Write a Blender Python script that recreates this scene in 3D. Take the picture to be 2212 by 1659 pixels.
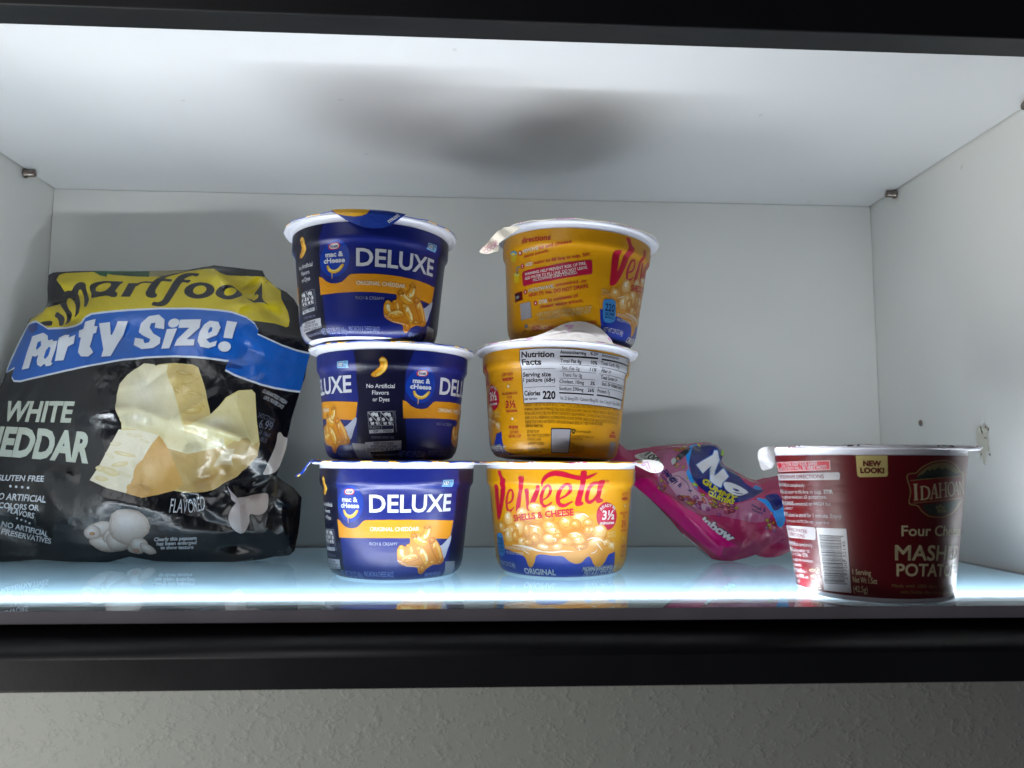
import bpy, bmesh, math, random
import numpy as np
from mathutils import Vector, Matrix
from mathutils.geometry import tessellate_polygon

S = bpy.context.scene
for o in list(bpy.data.objects): bpy.data.objects.remove(o)
R = math.radians

# ------------------------------------------------------------------ camera, world, lamps, exposure
CAM_POS = Vector((.3406, -.63, .0663)); YAW, PITCH, ROLL = .0529, .1014, .0039
fwd = Vector((math.sin(YAW)*math.cos(PITCH), math.cos(YAW)*math.cos(PITCH), math.sin(PITCH)))
r0 = Vector((math.cos(YAW), -math.sin(YAW), 0)); u0 = r0.cross(fwd)
rt = r0*math.cos(ROLL)+u0*math.sin(ROLL); up = u0*math.cos(ROLL)-r0*math.sin(ROLL)
cd = bpy.data.cameras.new('camera'); cam = bpy.data.objects.new('camera', cd); S.collection.objects.link(cam)
cam.matrix_world = Matrix((( rt.x, up.x, -fwd.x, CAM_POS.x), (rt.y, up.y, -fwd.y, CAM_POS.y), (rt.z, up.z, -fwd.z, CAM_POS.z), (0, 0, 0, 1)))
cd.sensor_width = 36; cd.lens = 36*1671.95/2212; cd.clip_start = .01; cd.clip_end = 20
cd.dof.use_dof = True; cd.dof.focus_distance = .455; cd.dof.aperture_fstop = 11
S.camera = cam
W = bpy.data.worlds.new('World'); S.world = W; W.use_nodes = True
W.node_tree.nodes['Background'].inputs[0].default_value = (.80, .86, 1, 1); W.node_tree.nodes['Background'].inputs[1].default_value = .035

def area(name, loc, target, size, power, col, size_y=None):
    l = bpy.data.lights.new(name, 'AREA'); l.energy = power; l.color = col; l.size = size
    if size_y: l.shape = 'RECTANGLE'; l.size_y = size_y
    o = bpy.data.objects.new(name, l); S.collection.objects.link(o); o.location = loc
    o.rotation_euler = (Vector(target)-Vector(loc)).to_track_quat('-Z', 'Y').to_euler(); return o
area('room_lamp', (-.75, -1.9, .75), (.2, 0, 0), .9, 4.2, (.97, .98, 1))
area('low_wall_fill', (-.30, -.50, -.30), (.30, 0, -.14), .25, 2.5, (1, 1, .97))  # added fill without a visible source, brightens the wall below the cabinet
strip = area('strip_lamp', (.341, -.2285, -.0007), (.341, -.2285, 1), .664, 1.20, (.92, .94, 1), .012); strip.data.spread = R(172)
LED_STRENGTH = 13.0; ADDED_GLOW = 10.5; INK = .47
S.view_settings.view_transform = 'Standard'; S.view_settings.look = 'None'; S.view_settings.exposure = .30; S.view_settings.gamma = 1
S.view_settings.use_curve_mapping = False
S.render.engine = 'CYCLES'; S.cycles.use_denoising = True; S.cycles.max_bounces = 10; S.cycles.diffuse_bounces = 6; S.cycles.glossy_bounces = 4
S.cycles.transparent_max_bounces = 12; S.cycles.caustics_reflective = False; S.cycles.caustics_refractive = False; S.cycles.sample_clamp_indirect = 6

# ------------------------------------------------------------------ object helpers
def tag(o, label=None, cat=None, group=None, kind=None):
    if label: o['label'] = label
    if cat: o['category'] = cat
    if group: o['group'] = group
    if kind: o['kind'] = kind
    return o
def empty(name, M):
    o = bpy.data.objects.new(name, None); S.collection.objects.link(o); o.matrix_world = M; o.empty_display_size = .02; return o
def link(name, me, mats, parent=None):
    o = bpy.data.objects.new(name, me); S.collection.objects.link(o)
    for m in (mats if isinstance(mats, (list, tuple)) else [mats]): me.materials.append(m)
    if parent: o.parent = parent
    return o
def box(name, a, b, mat, parent=None, bevel=0):
    bm = bmesh.new(); bmesh.ops.create_cube(bm, size=1)
    for v in bm.verts: v.co = Vector([(p+q)/2+(q-p)*c for p, q, c in zip(a, b, v.co)])
    if bevel: bmesh.ops.bevel(bm, geom=bm.edges[:], offset=bevel, segments=3, affect='EDGES', profile=.6)
    me = bpy.data.meshes.new(name); bm.to_mesh(me); bm.free(); return link(name, me, mat, parent)
def lathe(prof, n=128, cap=True):
    bm = bmesh.new(); rows = []
    for r, z in prof:
        rows.append([bm.verts.new((r*math.sin(2*math.pi*i/n), -r*math.cos(2*math.pi*i/n), z)) for i in range(n)])
    for a, b in zip(rows, rows[1:]):
        for i in range(n): bm.faces.new((a[i], a[(i+1) % n], b[(i+1) % n], b[i]))
    if cap: bm.faces.new(rows[0][::-1]); bm.faces.new(rows[-1])
    for f in bm.faces: f.smooth = len(f.verts) == 4
    return bm
def to_obj(name, bm, mat, parent=None):
    me = bpy.data.meshes.new(name); bm.to_mesh(me); bm.free(); return link(name, me, mat, parent)

# ------------------------------------------------------------------ materials
def lin(h):
    if not isinstance(h, str): return h
    c = [int(h[i:i+2], 16)/255 for i in (1, 3, 5)]
    return tuple(x/12.92 if x < .04045 else ((x+.055)/1.055)**2.4 for x in c)
def mat(name, col, rough=.5, spec=.5, bump=None, coat=0, emit=None, ink=False, metal=0, var=None):
    m = bpy.data.materials.new(name); m.use_nodes = True; N = m.node_tree.nodes; L = m.node_tree.links; p = N['Principled BSDF']
    p.inputs['Roughness'].default_value = rough; p.inputs['Specular IOR Level'].default_value = spec; p.inputs['Metallic'].default_value = metal
    p.inputs['Coat Weight'].default_value = coat; p.inputs['Coat Roughness'].default_value = .12
    tc = N.new('ShaderNodeTexCoord')
    if ink:
        a = N.new('ShaderNodeAttribute'); a.attribute_name = 'ink'; src = a.outputs['Color']
    else:
        rgb = N.new('ShaderNodeRGB'); rgb.outputs[0].default_value = (*lin(col), 1); src = rgb.outputs[0]
    if var:   # gentle surface soiling: (scale, amount)
        nz = N.new('ShaderNodeTexNoise'); nz.inputs['Scale'].default_value = var[0]; nz.inputs['Detail'].default_value = 5
        L.new(tc.outputs['Object'], nz.inputs['Vector'])
        rp = N.new('ShaderNodeMapRange'); rp.inputs['From Min'].default_value = .3; rp.inputs['From Max'].default_value = .7
        rp.inputs['To Min'].default_value = 1-var[1]; rp.inputs['To Max'].default_value = 1
        L.new(nz.outputs['Fac'], rp.inputs['Value'])
        mx = N.new('ShaderNodeMix'); mx.data_type = 'RGBA'; mx.blend_type = 'MULTIPLY'; mx.inputs['Factor'].default_value = 1
        L.new(src, mx.inputs['A']); L.new(rp.outputs['Result'], mx.inputs['B']); src = mx.outputs['Result']
        sp = N.new('ShaderNodeTexNoise'); sp.inputs['Scale'].default_value = 75; sp.inputs['Detail'].default_value = 1; L.new(tc.outputs['Object'], sp.inputs['Vector'])
        sr = N.new('ShaderNodeMapRange'); sr.inputs['From Min'].default_value = .80; sr.inputs['From Max'].default_value = .83; sr.inputs['To Min'].default_value = 1; sr.inputs['To Max'].default_value = .84; L.new(sp.outputs['Fac'], sr.inputs['Value'])
        m2 = N.new('ShaderNodeMix'); m2.data_type = 'RGBA'; m2.blend_type = 'MULTIPLY'; m2.inputs['Factor'].default_value = 1; L.new(src, m2.inputs['A']); L.new(sr.outputs['Result'], m2.inputs['B']); src = m2.outputs['Result']
        ro = N.new('ShaderNodeMapRange'); ro.inputs['To Min'].default_value = rough*.8; ro.inputs['To Max'].default_value = min(1, rough*1.25)
        L.new(nz.outputs['Fac'], ro.inputs['Value']); L.new(ro.outputs['Result'], p.inputs['Roughness'])
    L.new(src, p.inputs['Base Color'])
    if bump:  # list of (scale xyz, strength, distance)
        nrm = None
        for sc, st, di in bump:
            mp = N.new('ShaderNodeMapping'); mp.inputs['Scale'].default_value = sc; L.new(tc.outputs['Object'], mp.inputs['Vector'])
            nz = N.new('ShaderNodeTexNoise'); nz.inputs['Scale'].default_value = 1; nz.inputs['Detail'].default_value = 3; L.new(mp.outputs[0], nz.inputs['Vector'])
            b = N.new('ShaderNodeBump'); b.inputs['Strength'].default_value = st; b.inputs['Distance'].default_value = di
            L.new(nz.outputs['Fac'], b.inputs['Height'])
            if nrm: L.new(nrm, b.inputs['Normal'])
            nrm = b.outputs['Normal']
        L.new(nrm, p.inputs['Normal'])
    if emit:
        p.inputs['Emission Color'].default_value = (*emit[0], 1); p.inputs['Emission Strength'].default_value = emit[1]
    return m
M_top = mat('white_shelf_underside', '#d9d9d9', .45, .4, [((900, 900, 900), .05, .0004)], var=(9, .04))
M_panel = mat('white_melamine', '#e2e1dc', .42, .4, [((900, 900, 900), .05, .0004)], var=(9, .05))
M_base = mat('white_base_board', '#d8dbdc', .5, .4, var=(14, .06))
M_black = mat('black_laminate', '#0a0b0e', .45, .4, [((500, 60, 500), .12, .0003)], var=(30, .25))
M_pin = mat('nickel_pin', '#8a7f78', .35, .5, metal=1)
M_cupw = mat('white_cup_paper', '#bfbfc7', .38, .5, [((300, 300, 300), .05, .0004)])
M_print = mat('printed_sleeve', None, .33, .35, [((40, 40, 260), .12, .0012), ((900, 900, 900), .05, .0003)], ink=True)
M_lid = mat('printed_lid_film', None, .33, .5, [((260, 260, 260), .35, .0012)], coat=.1, ink=True)
M_bag = mat('glossy_bag_film', None, .22, .55, [((60, 60, 45), .4, .004), ((220, 160, 260), .16, .0012)], coat=.3, ink=True)
M_candy = mat('crinkled_candy_film', None, .2, .55, [((110, 110, 80), .5, .0035), ((320, 260, 320), .22, .0012)], coat=.35, ink=True)
M_led = mat('led_diffuser', '#ffffff', .5, .5, emit=((.80, .90, 1.0), LED_STRENGTH))
M_alu = mat('led_channel', '#b8bcc0', .4, .5, metal=1)
M_edge = mat('polished_glass_edge', '#77727a', .3, .5, var=(40, .15))
M_dark = mat('gap_block_black', '#050506', .8, .2)
M_wall = mat('textured_wall_paint', '#a7a9a3', .6, .35)
def wall_nodes(m):
    N = m.node_tree.nodes; L = m.node_tree.links; p = N['Principled BSDF']; tc = N.new('ShaderNodeTexCoord')
    v = N.new('ShaderNodeTexNoise'); v.inputs['Scale'].default_value = 210; v.inputs['Detail'].default_value = 2.2; v.inputs['Distortion'].default_value = .35
    w = N.new('ShaderNodeTexNoise'); w.inputs['Scale'].default_value = 70; w.inputs['Detail'].default_value = 3; w.inputs['Roughness'].default_value = .6
    mp = N.new('ShaderNodeMapping'); mp.inputs['Scale'].default_value = (.8, 1, 1.25); mp.inputs['Rotation'].default_value = (0, .5, 0)
    L.new(tc.outputs['Object'], mp.inputs[0]); L.new(mp.outputs[0], v.inputs['Vector']); L.new(tc.outputs['Object'], w.inputs['Vector'])
    r1 = N.new('ShaderNodeMapRange'); r1.interpolation_type = 'SMOOTHSTEP'; r1.inputs['From Min'].default_value = .42; r1.inputs['From Max'].default_value = .70; L.new(v.outputs['Fac'], r1.inputs['Value'])
    r2 = N.new('ShaderNodeMapRange'); r2.interpolation_type = 'SMOOTHSTEP'; r2.inputs['From Min'].default_value = .34; r2.inputs['From Max'].default_value = .66; L.new(w.outputs['Fac'], r2.inputs['Value'])
    mu = N.new('ShaderNodeMath'); mu.operation = 'MULTIPLY'; L.new(r1.outputs[0], mu.inputs[0]); L.new(r2.outputs[0], mu.inputs[1])
    ad = N.new('ShaderNodeMath'); ad.operation = 'MULTIPLY_ADD'; L.new(w.outputs['Fac'], ad.inputs[0]); ad.inputs[1].default_value = .35; L.new(mu.outputs[0], ad.inputs[2])
    b = N.new('ShaderNodeBump'); b.inputs['Strength'].default_value = .3; b.inputs['Distance'].default_value = .0018
    L.new(ad.outputs[0], b.inputs['Height']); L.new(b.outputs[0], p.inputs['Normal'])
wall_nodes(M_wall)
def glass_mat():
    m = bpy.data.materials.new('clear_shelf_glass'); m.use_nodes = True; N = m.node_tree.nodes; L = m.node_tree.links; N.clear()
    out = N.new('ShaderNodeOutputMaterial'); fr = N.new('ShaderNodeFresnel'); fr.inputs['IOR'].default_value = 1.5
    t = N.new('ShaderNodeBsdfTransparent'); t.inputs[0].default_value = (.93, .97, .96, 1)
    g = N.new('ShaderNodeBsdfGlossy'); g.inputs['Roughness'].default_value = .012; g.inputs[0].default_value = (1, 1, 1, 1)
    mx = N.new('ShaderNodeMixShader'); L.new(fr.outputs[0], mx.inputs[0]); L.new(t.outputs[0], mx.inputs[1]); L.new(g.outputs[0], mx.inputs[2]); L.new(mx.outputs[0], out.inputs[0])
    return m
M_glass = glass_mat()
M_clear = bpy.data.materials.new('clear_glass_underside'); M_clear.use_nodes = True
_n = M_clear.node_tree.nodes; _n.clear(); _o = _n.new('ShaderNodeOutputMaterial'); _t = _n.new('ShaderNodeBsdfTransparent'); M_clear.node_tree.links.new(_t.outputs[0], _o.inputs[0])
M_frost = bpy.data.materials.new('frosted_white_layer'); M_frost.use_nodes = True
_n = M_frost.node_tree.nodes; _l = M_frost.node_tree.links; _n.clear(); _o = _n.new('ShaderNodeOutputMaterial'); _d = _n.new('ShaderNodeBsdfDiffuse'); _t = _n.new('ShaderNodeBsdfTranslucent'); _m = _n.new('ShaderNodeMixShader')
_d.inputs[0].default_value = (.74, .80, .83, 1); _t.inputs[0].default_value = (.80, .90, .95, 1); _m.inputs[0].default_value = .5
_l.new(_d.outputs[0], _m.inputs[1]); _l.new(_t.outputs[0], _m.inputs[2]); _l.new(_m.outputs[0], _o.inputs[0])

# ------------------------------------------------------------------ the cabinet compartment
WX, CZ = .682, .287           # inner width, inner height
wall = box('wall', (-1.6, .012, -1.4), (2.4, .06, 1.6), M_wall); tag(wall, 'grey wall with knockdown plaster texture below the cabinet', 'wall', kind='structure')
cab = empty('cabinet', Matrix.Identity(4)); tag(cab, 'white lined cabinet compartment with black front rails', 'cabinet')
box('back_panel', (0, 0, -.0335), (WX, .010, CZ-.0004), M_panel, cab)
lp = box('side_panel', (-.018, -.2665, -.034), (-.0004, .010, .36), M_panel, cab)
rp_ = box('side_panel', (WX+.0004, -.2665, -.034), (WX+.018, .010, .36), M_panel, cab)
box('top_panel', (0.0006, -.2452, CZ), (WX-.0006, .010, CZ+.016), M_top, cab, .0007)
box('base_board', (0.0006, -.2180, -.0325), (WX-.0006, -.0006, -.0290), M_base, cab)
box('top_rail', (-.05, -.2640, CZ-.0012), (WX+.05, -.2460, CZ+.09), M_black, cab, .001)
def rail():
    yf, yk, zt, zb = -.2775, -.2420, -.0068, -.0324; P = [(yk, zb), (yk, zt)]
    P += [(-.2475-.030*math.sin(math.pi/2*k/16), zt-.012+.012*math.cos(math.pi/2*k/16)) for k in range(17)]
    P += [(yf+.001-.001*math.cos(math.pi/2*k/4), zb+.001-.001*math.sin(math.pi/2*k/4)) for k in range(5)]
    bm = bmesh.new(); A = [[bm.verts.new((x, y, z)) for y, z in P] for x in (-.05, WX+.05)]; n = len(P)
    for k in range(n): f = bm.faces.new((A[0][k], A[0][(k+1) % n], A[1][(k+1) % n], A[1][k])); f.smooth = 2 <= k < 18
    bm.faces.new(A[0][::-1]); bm.faces.new(A[1]); bmesh.ops.recalc_face_normals(bm, faces=bm.faces)
    to_obj('bottom_rail', bm, mat('black_rail_lacquer', '#101116', .42, .5, [((500, 60, 500), .1, .0003)], var=(22, .2)), cab)
rail()
box('gap_light_block', (.0015, -.2640, -.0070), (WX-.0015, -.2430, -.0053), M_dark, cab)  # added dark strip, stops strip light leaking under the glass edge
def pin(x, y, s):
    bm = lathe([(.0016, 0), (.0035, .0003), (.0035, .0016), (.0026, .0019), (.0026, .0075), (.0020, .0082)], 24)
    o = to_obj('shelf_pin', bm, M_pin, cab); o.rotation_euler = (0, s*math.pi/2, 0); o.location = (x, y, CZ-.0034)
pin(0, -.0422, 1); pin(WX, -.0400, -1); pin(WX, -.1962, -1)
bm = lathe([(.0024, 0), (.0022, .0004), (.0012, .0006)], 20); o = to_obj('screw_cap', bm, M_pin, cab); o.rotation_euler = (0, -math.pi/2, 0); o.location = (WX-.0002, -.0592, .0975)
# chipped patch on the right side panel
def chip():
    rnd = random.Random(5); bm = bmesh.new(); c = Vector((WX+.00025, -.1300, .0800)); vs = []
    for i in range(26):
        t = 2*math.pi*i/26; r = .0075*(1+.35*rnd.uniform(-1, 1)); vs.append(bm.verts.new(c+Vector((0, r*math.cos(t)*.8, r*1.5*math.sin(t)))))
    bm.faces.new(vs)
    for k in range(7):
        q = c+Vector((-.00008, rnd.uniform(-.006, .006), rnd.uniform(-.008, .012))); w = []
        for i in range(8):
            t = 2*math.pi*i/8; r = rnd.uniform(.0004, .0013); w.append(bm.verts.new(q+Vector((0, r*math.cos(t), r*math.sin(t)))))
        bm.faces.new(w).material_index = 1
    bmesh.ops.translate(bm, verts=bm.verts, vec=(-.0005, 0, 0))
    o = to_obj('chipped_patch', bm, [mat('chip_filler', '#c4c0b2', .8, .2), mat('chip_core', '#7d7566', .9, .1)], cab)
chip()
bm = bmesh.new()
def quad(*c, mi=0):
    f = bm.faces.new([bm.verts.new(p) for p in c]); f.material_index = mi
x0, x1, ya, yb, za, zb = .0012, WX-.0012, -.2682, -.0008, -.0055, 0.0
quad((x0, ya, zb), (x1, ya, zb), (x1, yb, zb), (x0, yb, zb)); zf = -.0013; quad((x0, yb, za), (x1, yb, za), (x1, ya, za), (x0, ya, za), mi=1); quad((x0+.0001, yb-.0001, zf), (x1-.0001, yb-.0001, zf), (x1-.0001, -.2490, zf), (x0+.0001, -.2490, zf), mi=3); quad((x0+.0001, -.2490, zf), (x1-.0001, -.2490, zf), (x1-.0001, ya+.0003, zf), (x0+.0001, ya+.0003, zf), mi=4)
quad((x0, ya, za), (x1, ya, za), (x1, ya, zb), (x0, ya, zb), mi=2); quad((x1, yb, za), (x0, yb, za), (x0, yb, zb), (x1, yb, zb), mi=2)
quad((x0, yb, za), (x0, ya, za), (x0, ya, zb), (x0, yb, zb), mi=2); quad((x1, ya, za), (x1, yb, za), (x1, yb, zb), (x1, ya, zb), mi=2)
bmesh.ops.remove_doubles(bm, verts=bm.verts, dist=1e-6)
shelf = to_obj('glass_shelf', bm, [M_glass, M_clear, M_edge, M_frost, mat('front_light_mask', '#161c1a', .5, .2)]); tag(shelf, 'glossy pale glass shelf the packages stand on, glowing near its front edge', 'shelf')  # dark front layer is added to hide the strip's glare
LY = -.2285
led = empty('light_strip', Matrix.Translation((WX/2, LY, -.012))); tag(led, 'bright white strip light glowing through the front of the glass shelf', 'strip light')
bm = bmesh.new(); n = 10; rows = []
for xx in (-WX/2+.004, WX/2-.004):
    rows.append([bm.verts.new((xx, -.0060*math.cos(math.pi*i/n), .0030+.0014*math.sin(math.pi*i/n))) for i in range(n+1)])
for i in range(n): bm.faces.new((rows[0][i], rows[1][i], rows[1][i+1], rows[0][i+1])).smooth = True
bm.faces.new(rows[0][::-1]); bm.faces.new(rows[1])
bmesh.ops.recalc_face_normals(bm, faces=bm.faces)
to_obj('diffuser', bm, M_led, led)
M_glow = mat('added_glow_face', '#ffffff', .5, .5, emit=((.52, .77, 1.0), ADDED_GLOW))
box('added_glow_strip', (-WX/2+.004, .0096, -.0145), (WX/2-.004, .0103, .0026), M_glow, led)  # added unseen emitter, lights the cavity so the shelf floor glows
bx = box('channel', (-WX/2+.003, -.0092, -.0160), (WX/2-.003, .0094, .0029), M_alu, led)

# ------------------------------------------------------------------ print: flat artwork laid on curved packaging
def catmull(P, n, closed):
    out = []; m = len(P); rng = range(m if closed else m-1)
    for i in rng:
        g = (lambda k: P[k % m]) if closed else (lambda k: P[max(0, min(m-1, k))])
        a, b, c, d = g(i-1), g(i), g(i+1), g(i+2)
        for j in range(n):
            t = j/n
            out.append(tuple(.5*(2*q+(r-p)*t+(2*p-5*q+4*r-s)*t*t+(3*q-p-3*r+s)*t**3) for p, q, r, s in zip(a, b, c, d)))
    if not closed: out.append(tuple(P[-1]))
    return out
_fc = {}
def glyphs(text, bold):
    k = (text, bold)
    if k not in _fc:
        cu = bpy.data.curves.new('lettering', 'FONT'); cu.body = text; cu.size = 1; cu.offset = bold; cu.resolution_u = 3; cu.fill_mode = 'FRONT'
        ob = bpy.data.objects.new('lettering', cu); S.collection.objects.link(ob)
        dg = bpy.context.evaluated_depsgraph_get(); me = ob.evaluated_get(dg).to_mesh(); me.calc_loop_triangles()
        V = [(v.co.x, v.co.y) for v in me.vertices]; T = [tuple(t.vertices) for t in me.loop_triangles]
        ob.evaluated_get(dg).to_mesh_clear(); bpy.data.objects.remove(ob); bpy.data.curves.remove(cu)
        xs = [v[0] for v in V] or [0, 1]; _fc[k] = (V, T, min(xs), max(xs))
    return _fc[k]
CAP = .70
class Print:
    def __init__(self): self.T = []; self.k = 0
    def tri(self, a, b, c, lay, ca, cb, cc): self.T.append((a, b, c, lay, ca, cb, cc))
    def fan(self, pts, lay, col):
        for t in tessellate_polygon([[Vector((p[0], p[1], 0)) for p in pts]]):
            self.tri(pts[t[0]], pts[t[1]], pts[t[2]], lay, col, col, col)
    def strip(self, pts, ws, lay, lanes, cols):
        m = len(pts); N = []
        for i in range(m):
            a = pts[max(0, i-1)]; b = pts[min(m-1, i+1)]; dx, dy = b[0]-a[0], b[1]-a[1]; l = math.hypot(dx, dy) or 1; N.append((-dy/l, dx/l))
        for i in range(m-1):
            for j in range(len(lanes)-1):
                q = []
                for ii, jj in ((i, j), (i+1, j), (i+1, j+1), (i, j+1)):
                    w = ws[ii]*lanes[jj]/2; q.append(((pts[ii][0]+N[ii][0]*w, pts[ii][1]+N[ii][1]*w), cols[jj]))
                self.tri(q[0][0], q[1][0], q[2][0], lay, q[0][1], q[1][1], q[2][1]); self.tri(q[0][0], q[2][0], q[3][0], lay, q[0][1], q[2][1], q[3][1])
    def add(self, items, du=0):
        for it in items:
            self.k += 1; k = it[0]; lay = it[2]+self.k*.0012
            if k == 'P':
                f = it[3]; P = [(f[i]+du, f[i+1]) for i in range(0, len(f), 2)]
                if it[4]: P = catmull(P, 5, True)
                self.fan(P, lay, lin(it[1]))
            elif k in 'SN':
                f = it[3]; P = [(f[i]+du, f[i+1], w) for i, w in zip(range(0, len(f), 2), it[4])]
                if k == 'N' or it[5]: P = catmull(P, 5, False)
                ws = [p[2] for p in P]; P = [p[:2] for p in P]
                if k == 'S': c = lin(it[1]); self.strip(P, ws, lay, [-1, 1], [c, c])
                else:
                    e, m, h = map(lin, it[1]); mh = tuple(.5*(a+b) for a, b in zip(m, h))
                    self.strip(P, ws, lay, [-1, -.78, -.3, .1, .35, .8, 1], [e, m, m, mh, h, m, e])
                    for q, w, s in ((P[0], ws[0], 0), (P[-1], ws[-1], 1)):
                        self.disc(q, w*.5, w*.42, 0, lay-.0004, [e, m, mh])
            elif k == 'B': self.disc((it[3]+du, it[4]), it[5], it[6], -it[7], lay, [lin(c) for c in it[1]])
            elif k == 'T':
                if 'M' in it[3] and it[6] > 0:   # the font's M cannot be thickened by offset: overprint it instead
                    b = it[6]; H0 = it[5][0]/CAP
                    for q, (dx, dy) in enumerate(((-b, -b), (b, -b), (-b, b), (b, b), (0, 0))):
                        j = list(it); j[6] = 0; j[4] = [c+(dx, dy)[i % 2]*H0 for i, c in enumerate(it[4])]; self.text(j, du, lay+q*.0002)
                else: self.text(it, du, lay)
    def disc(self, c, ra, rb, rot, lay, cols, n=18):
        e, m, h = cols; ca, sa = math.cos(R(rot)), math.sin(R(rot)); em = tuple(.45*a+.55*b for a, b in zip(e, m))
        rings = [(1, e, 0), (.82, em, .06), (.55, m, .16), (.22, h, .26)]; prev = None
        for f, col, sh in rings:
            ring = []
            for i in range(n):
                t = 2*math.pi*i/n; wob = 1+.05*math.sin(3*t+c[0])+.03*math.sin(5*t+c[1])
                x = ra*f*math.cos(t)*wob; y = rb*f*math.sin(t)*wob; ring.append((c[0]+x*ca-y*sa-sh*ra*.6, c[1]+x*sa+y*ca+sh*rb))
            if prev:
                for i in range(n):
                    j = (i+1) % n
                    self.tri(prev[0][i], prev[0][j], ring[j], lay, prev[1], prev[1], col); self.tri(prev[0][i], ring[j], ring[i], lay, prev[1], col, col)
            prev = (ring, col)
        cc = (sum(p[0] for p in prev[0])/n, sum(p[1] for p in prev[0])/n)
        for i in range(n): self.tri(prev[0][i], prev[0][(i+1) % n], cc, lay, prev[1], prev[1], prev[1])
    def text(self, it, du, lay):
        _, col, _, s, base, H, bold, shear, track = it
        V, T, xa, xb = glyphs(s, bold); c = lin(col)
        B = [(base[i]+du, base[i+1]) for i in range(0, len(base), 2)]
        if len(B) > 2: B = catmull(B, 8, False)
        L = [0]
        for a, b in zip(B, B[1:]): L.append(L[-1]+math.hypot(b[0]-a[0], b[1]-a[1]))
        out = []
        for x, y in V:
            f = (x-xa)/(xb-xa or 1); h = H[0] if len(H) == 1 else H[0]+(H[1]-H[0])*f
            s_ = f*L[-1]+shear*y/CAP*h; i = 0
            while i < len(L)-2 and L[i+1] < s_: i += 1
            t = (s_-L[i])/((L[i+1]-L[i]) or 1); a, b = B[i], B[i+1]; dx, dy = b[0]-a[0], b[1]-a[1]; l = math.hypot(dx, dy) or 1
            if len(B) > 2:   # smooth the direction along a bent baseline
                p, q = B[max(0, i-2)], B[min(len(B)-1, i+3)]; nx, ny = q[0]-p[0], q[1]-p[1]; nl = math.hypot(nx, ny) or 1; nx, ny = -ny/nl, nx/nl
            else: nx, ny = -dy/l, dx/l
            hh = y/CAP*h; out.append((a[0]+dx*t+nx*hh, a[1]+dy*t+ny*hh))
        for t in T: self.tri(out[t[0]], out[t[1]], out[t[2]], lay, c, c, c)
    def mesh(self, name, wrap, ulines, vlines, base_off, step, diag=None, gain=1.):
        """cut every piece along the surface's own grid, then lay it on the surface: wrap(U, V, off) -> points, normals (arrays)"""
        us, vs = sorted(ulines), sorted(vlines); key = {}; UV = []; F = []; C = []
        def cut(poly, ax, lines):
            val = (lambda p: p[0][ax]) if ax < 2 else (lambda p: (p[0][0]-diag[0])-(p[0][1]-diag[1]))
            out = []; lo = min(map(val, poly)); hi = max(map(val, poly))
            if ax == 2: g_ = diag[2]; lines = [k*g_ for k in range(math.ceil(lo/g_), math.floor(hi/g_)+1)]
            for l in lines:
                if l <= lo+1e-5 or l >= hi-1e-5: continue
                A, B = [], []
                for i in range(len(poly)):
                    p, q = poly[i], poly[(i+1) % len(poly)]; dp, dq = val(p)-l, val(q)-l
                    if dp <= 0: A.append(p)
                    if dp >= 0: B.append(p)
                    if dp*dq < 0:
                        t = dp/(dp-dq); x = (tuple(a+(b-a)*t for a, b in zip(p[0], q[0])), tuple(a+(b-a)*t for a, b in zip(p[1], q[1])))
                        A.append(x); B.append(x)
                if len(A) > 2: out.append(A)
                poly = B
                if len(poly) < 3: return out
            out.append(poly); return out
        for a, b, c, lay, ca, cb, cc in self.T:
            ar = (b[0]-a[0])*(c[1]-a[1])-(b[1]-a[1])*(c[0]-a[0])
            if abs(ar) < 1e-5: continue
            pl = [(a, ca), (b, cb), (c, cc)] if ar > 0 else [(a, ca), (c, cc), (b, cb)]
            off = base_off+lay*step
            for s1 in cut(pl, 0, us):
                for s2 in (x for y in cut(s1, 1, vs) for x in (cut(y, 2, ()) if diag else (y,))):
                    f = []
                    for p, col in s2:
                        k = (round(p[0], 3), round(p[1], 3), round(off, 5))
                        if k not in key: key[k] = len(UV); UV.append(k)
                        if not f or key[k] != f[-1][0]: f.append((key[k], col))
                    if len(f) > 2 and f[0][0] == f[-1][0]: f.pop()
                    if len({x[0] for x in f}) > 2: F.append([x[0] for x in f]); C.append([x[1] for x in f])
        A = np.array(UV); P, Nn = wrap(A[:, 0], A[:, 1], A[:, 2])
        me = bpy.data.meshes.new(name); me.from_pydata(P.tolist(), [], F); me.validate(clean_customdata=False)
        at = me.color_attributes.new('ink', 'FLOAT_COLOR', 'CORNER')
        flat = []
        if len(me.polygons) == len(F):
            for c in C:
                for x in c: flat += [x[0]*gain, x[1]*gain, x[2]*gain, 1]
        else:
            d = {tuple(sorted(f)): c[0] for f, c in zip(F, C)}
            for p in me.polygons:
                x = d.get(tuple(sorted(p.vertices)), (.5, .5, .5))
                for _ in p.vertices: flat += [x[0]*gain, x[1]*gain, x[2]*gain, 1]
        at.data.foreach_set('color', flat)
        me.polygons.foreach_set('use_smooth', [True]*len(me.polygons))
        if len(me.vertices) == len(Nn): me.normals_split_custom_set_from_vertices(Nn.tolist())
        return me

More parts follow.
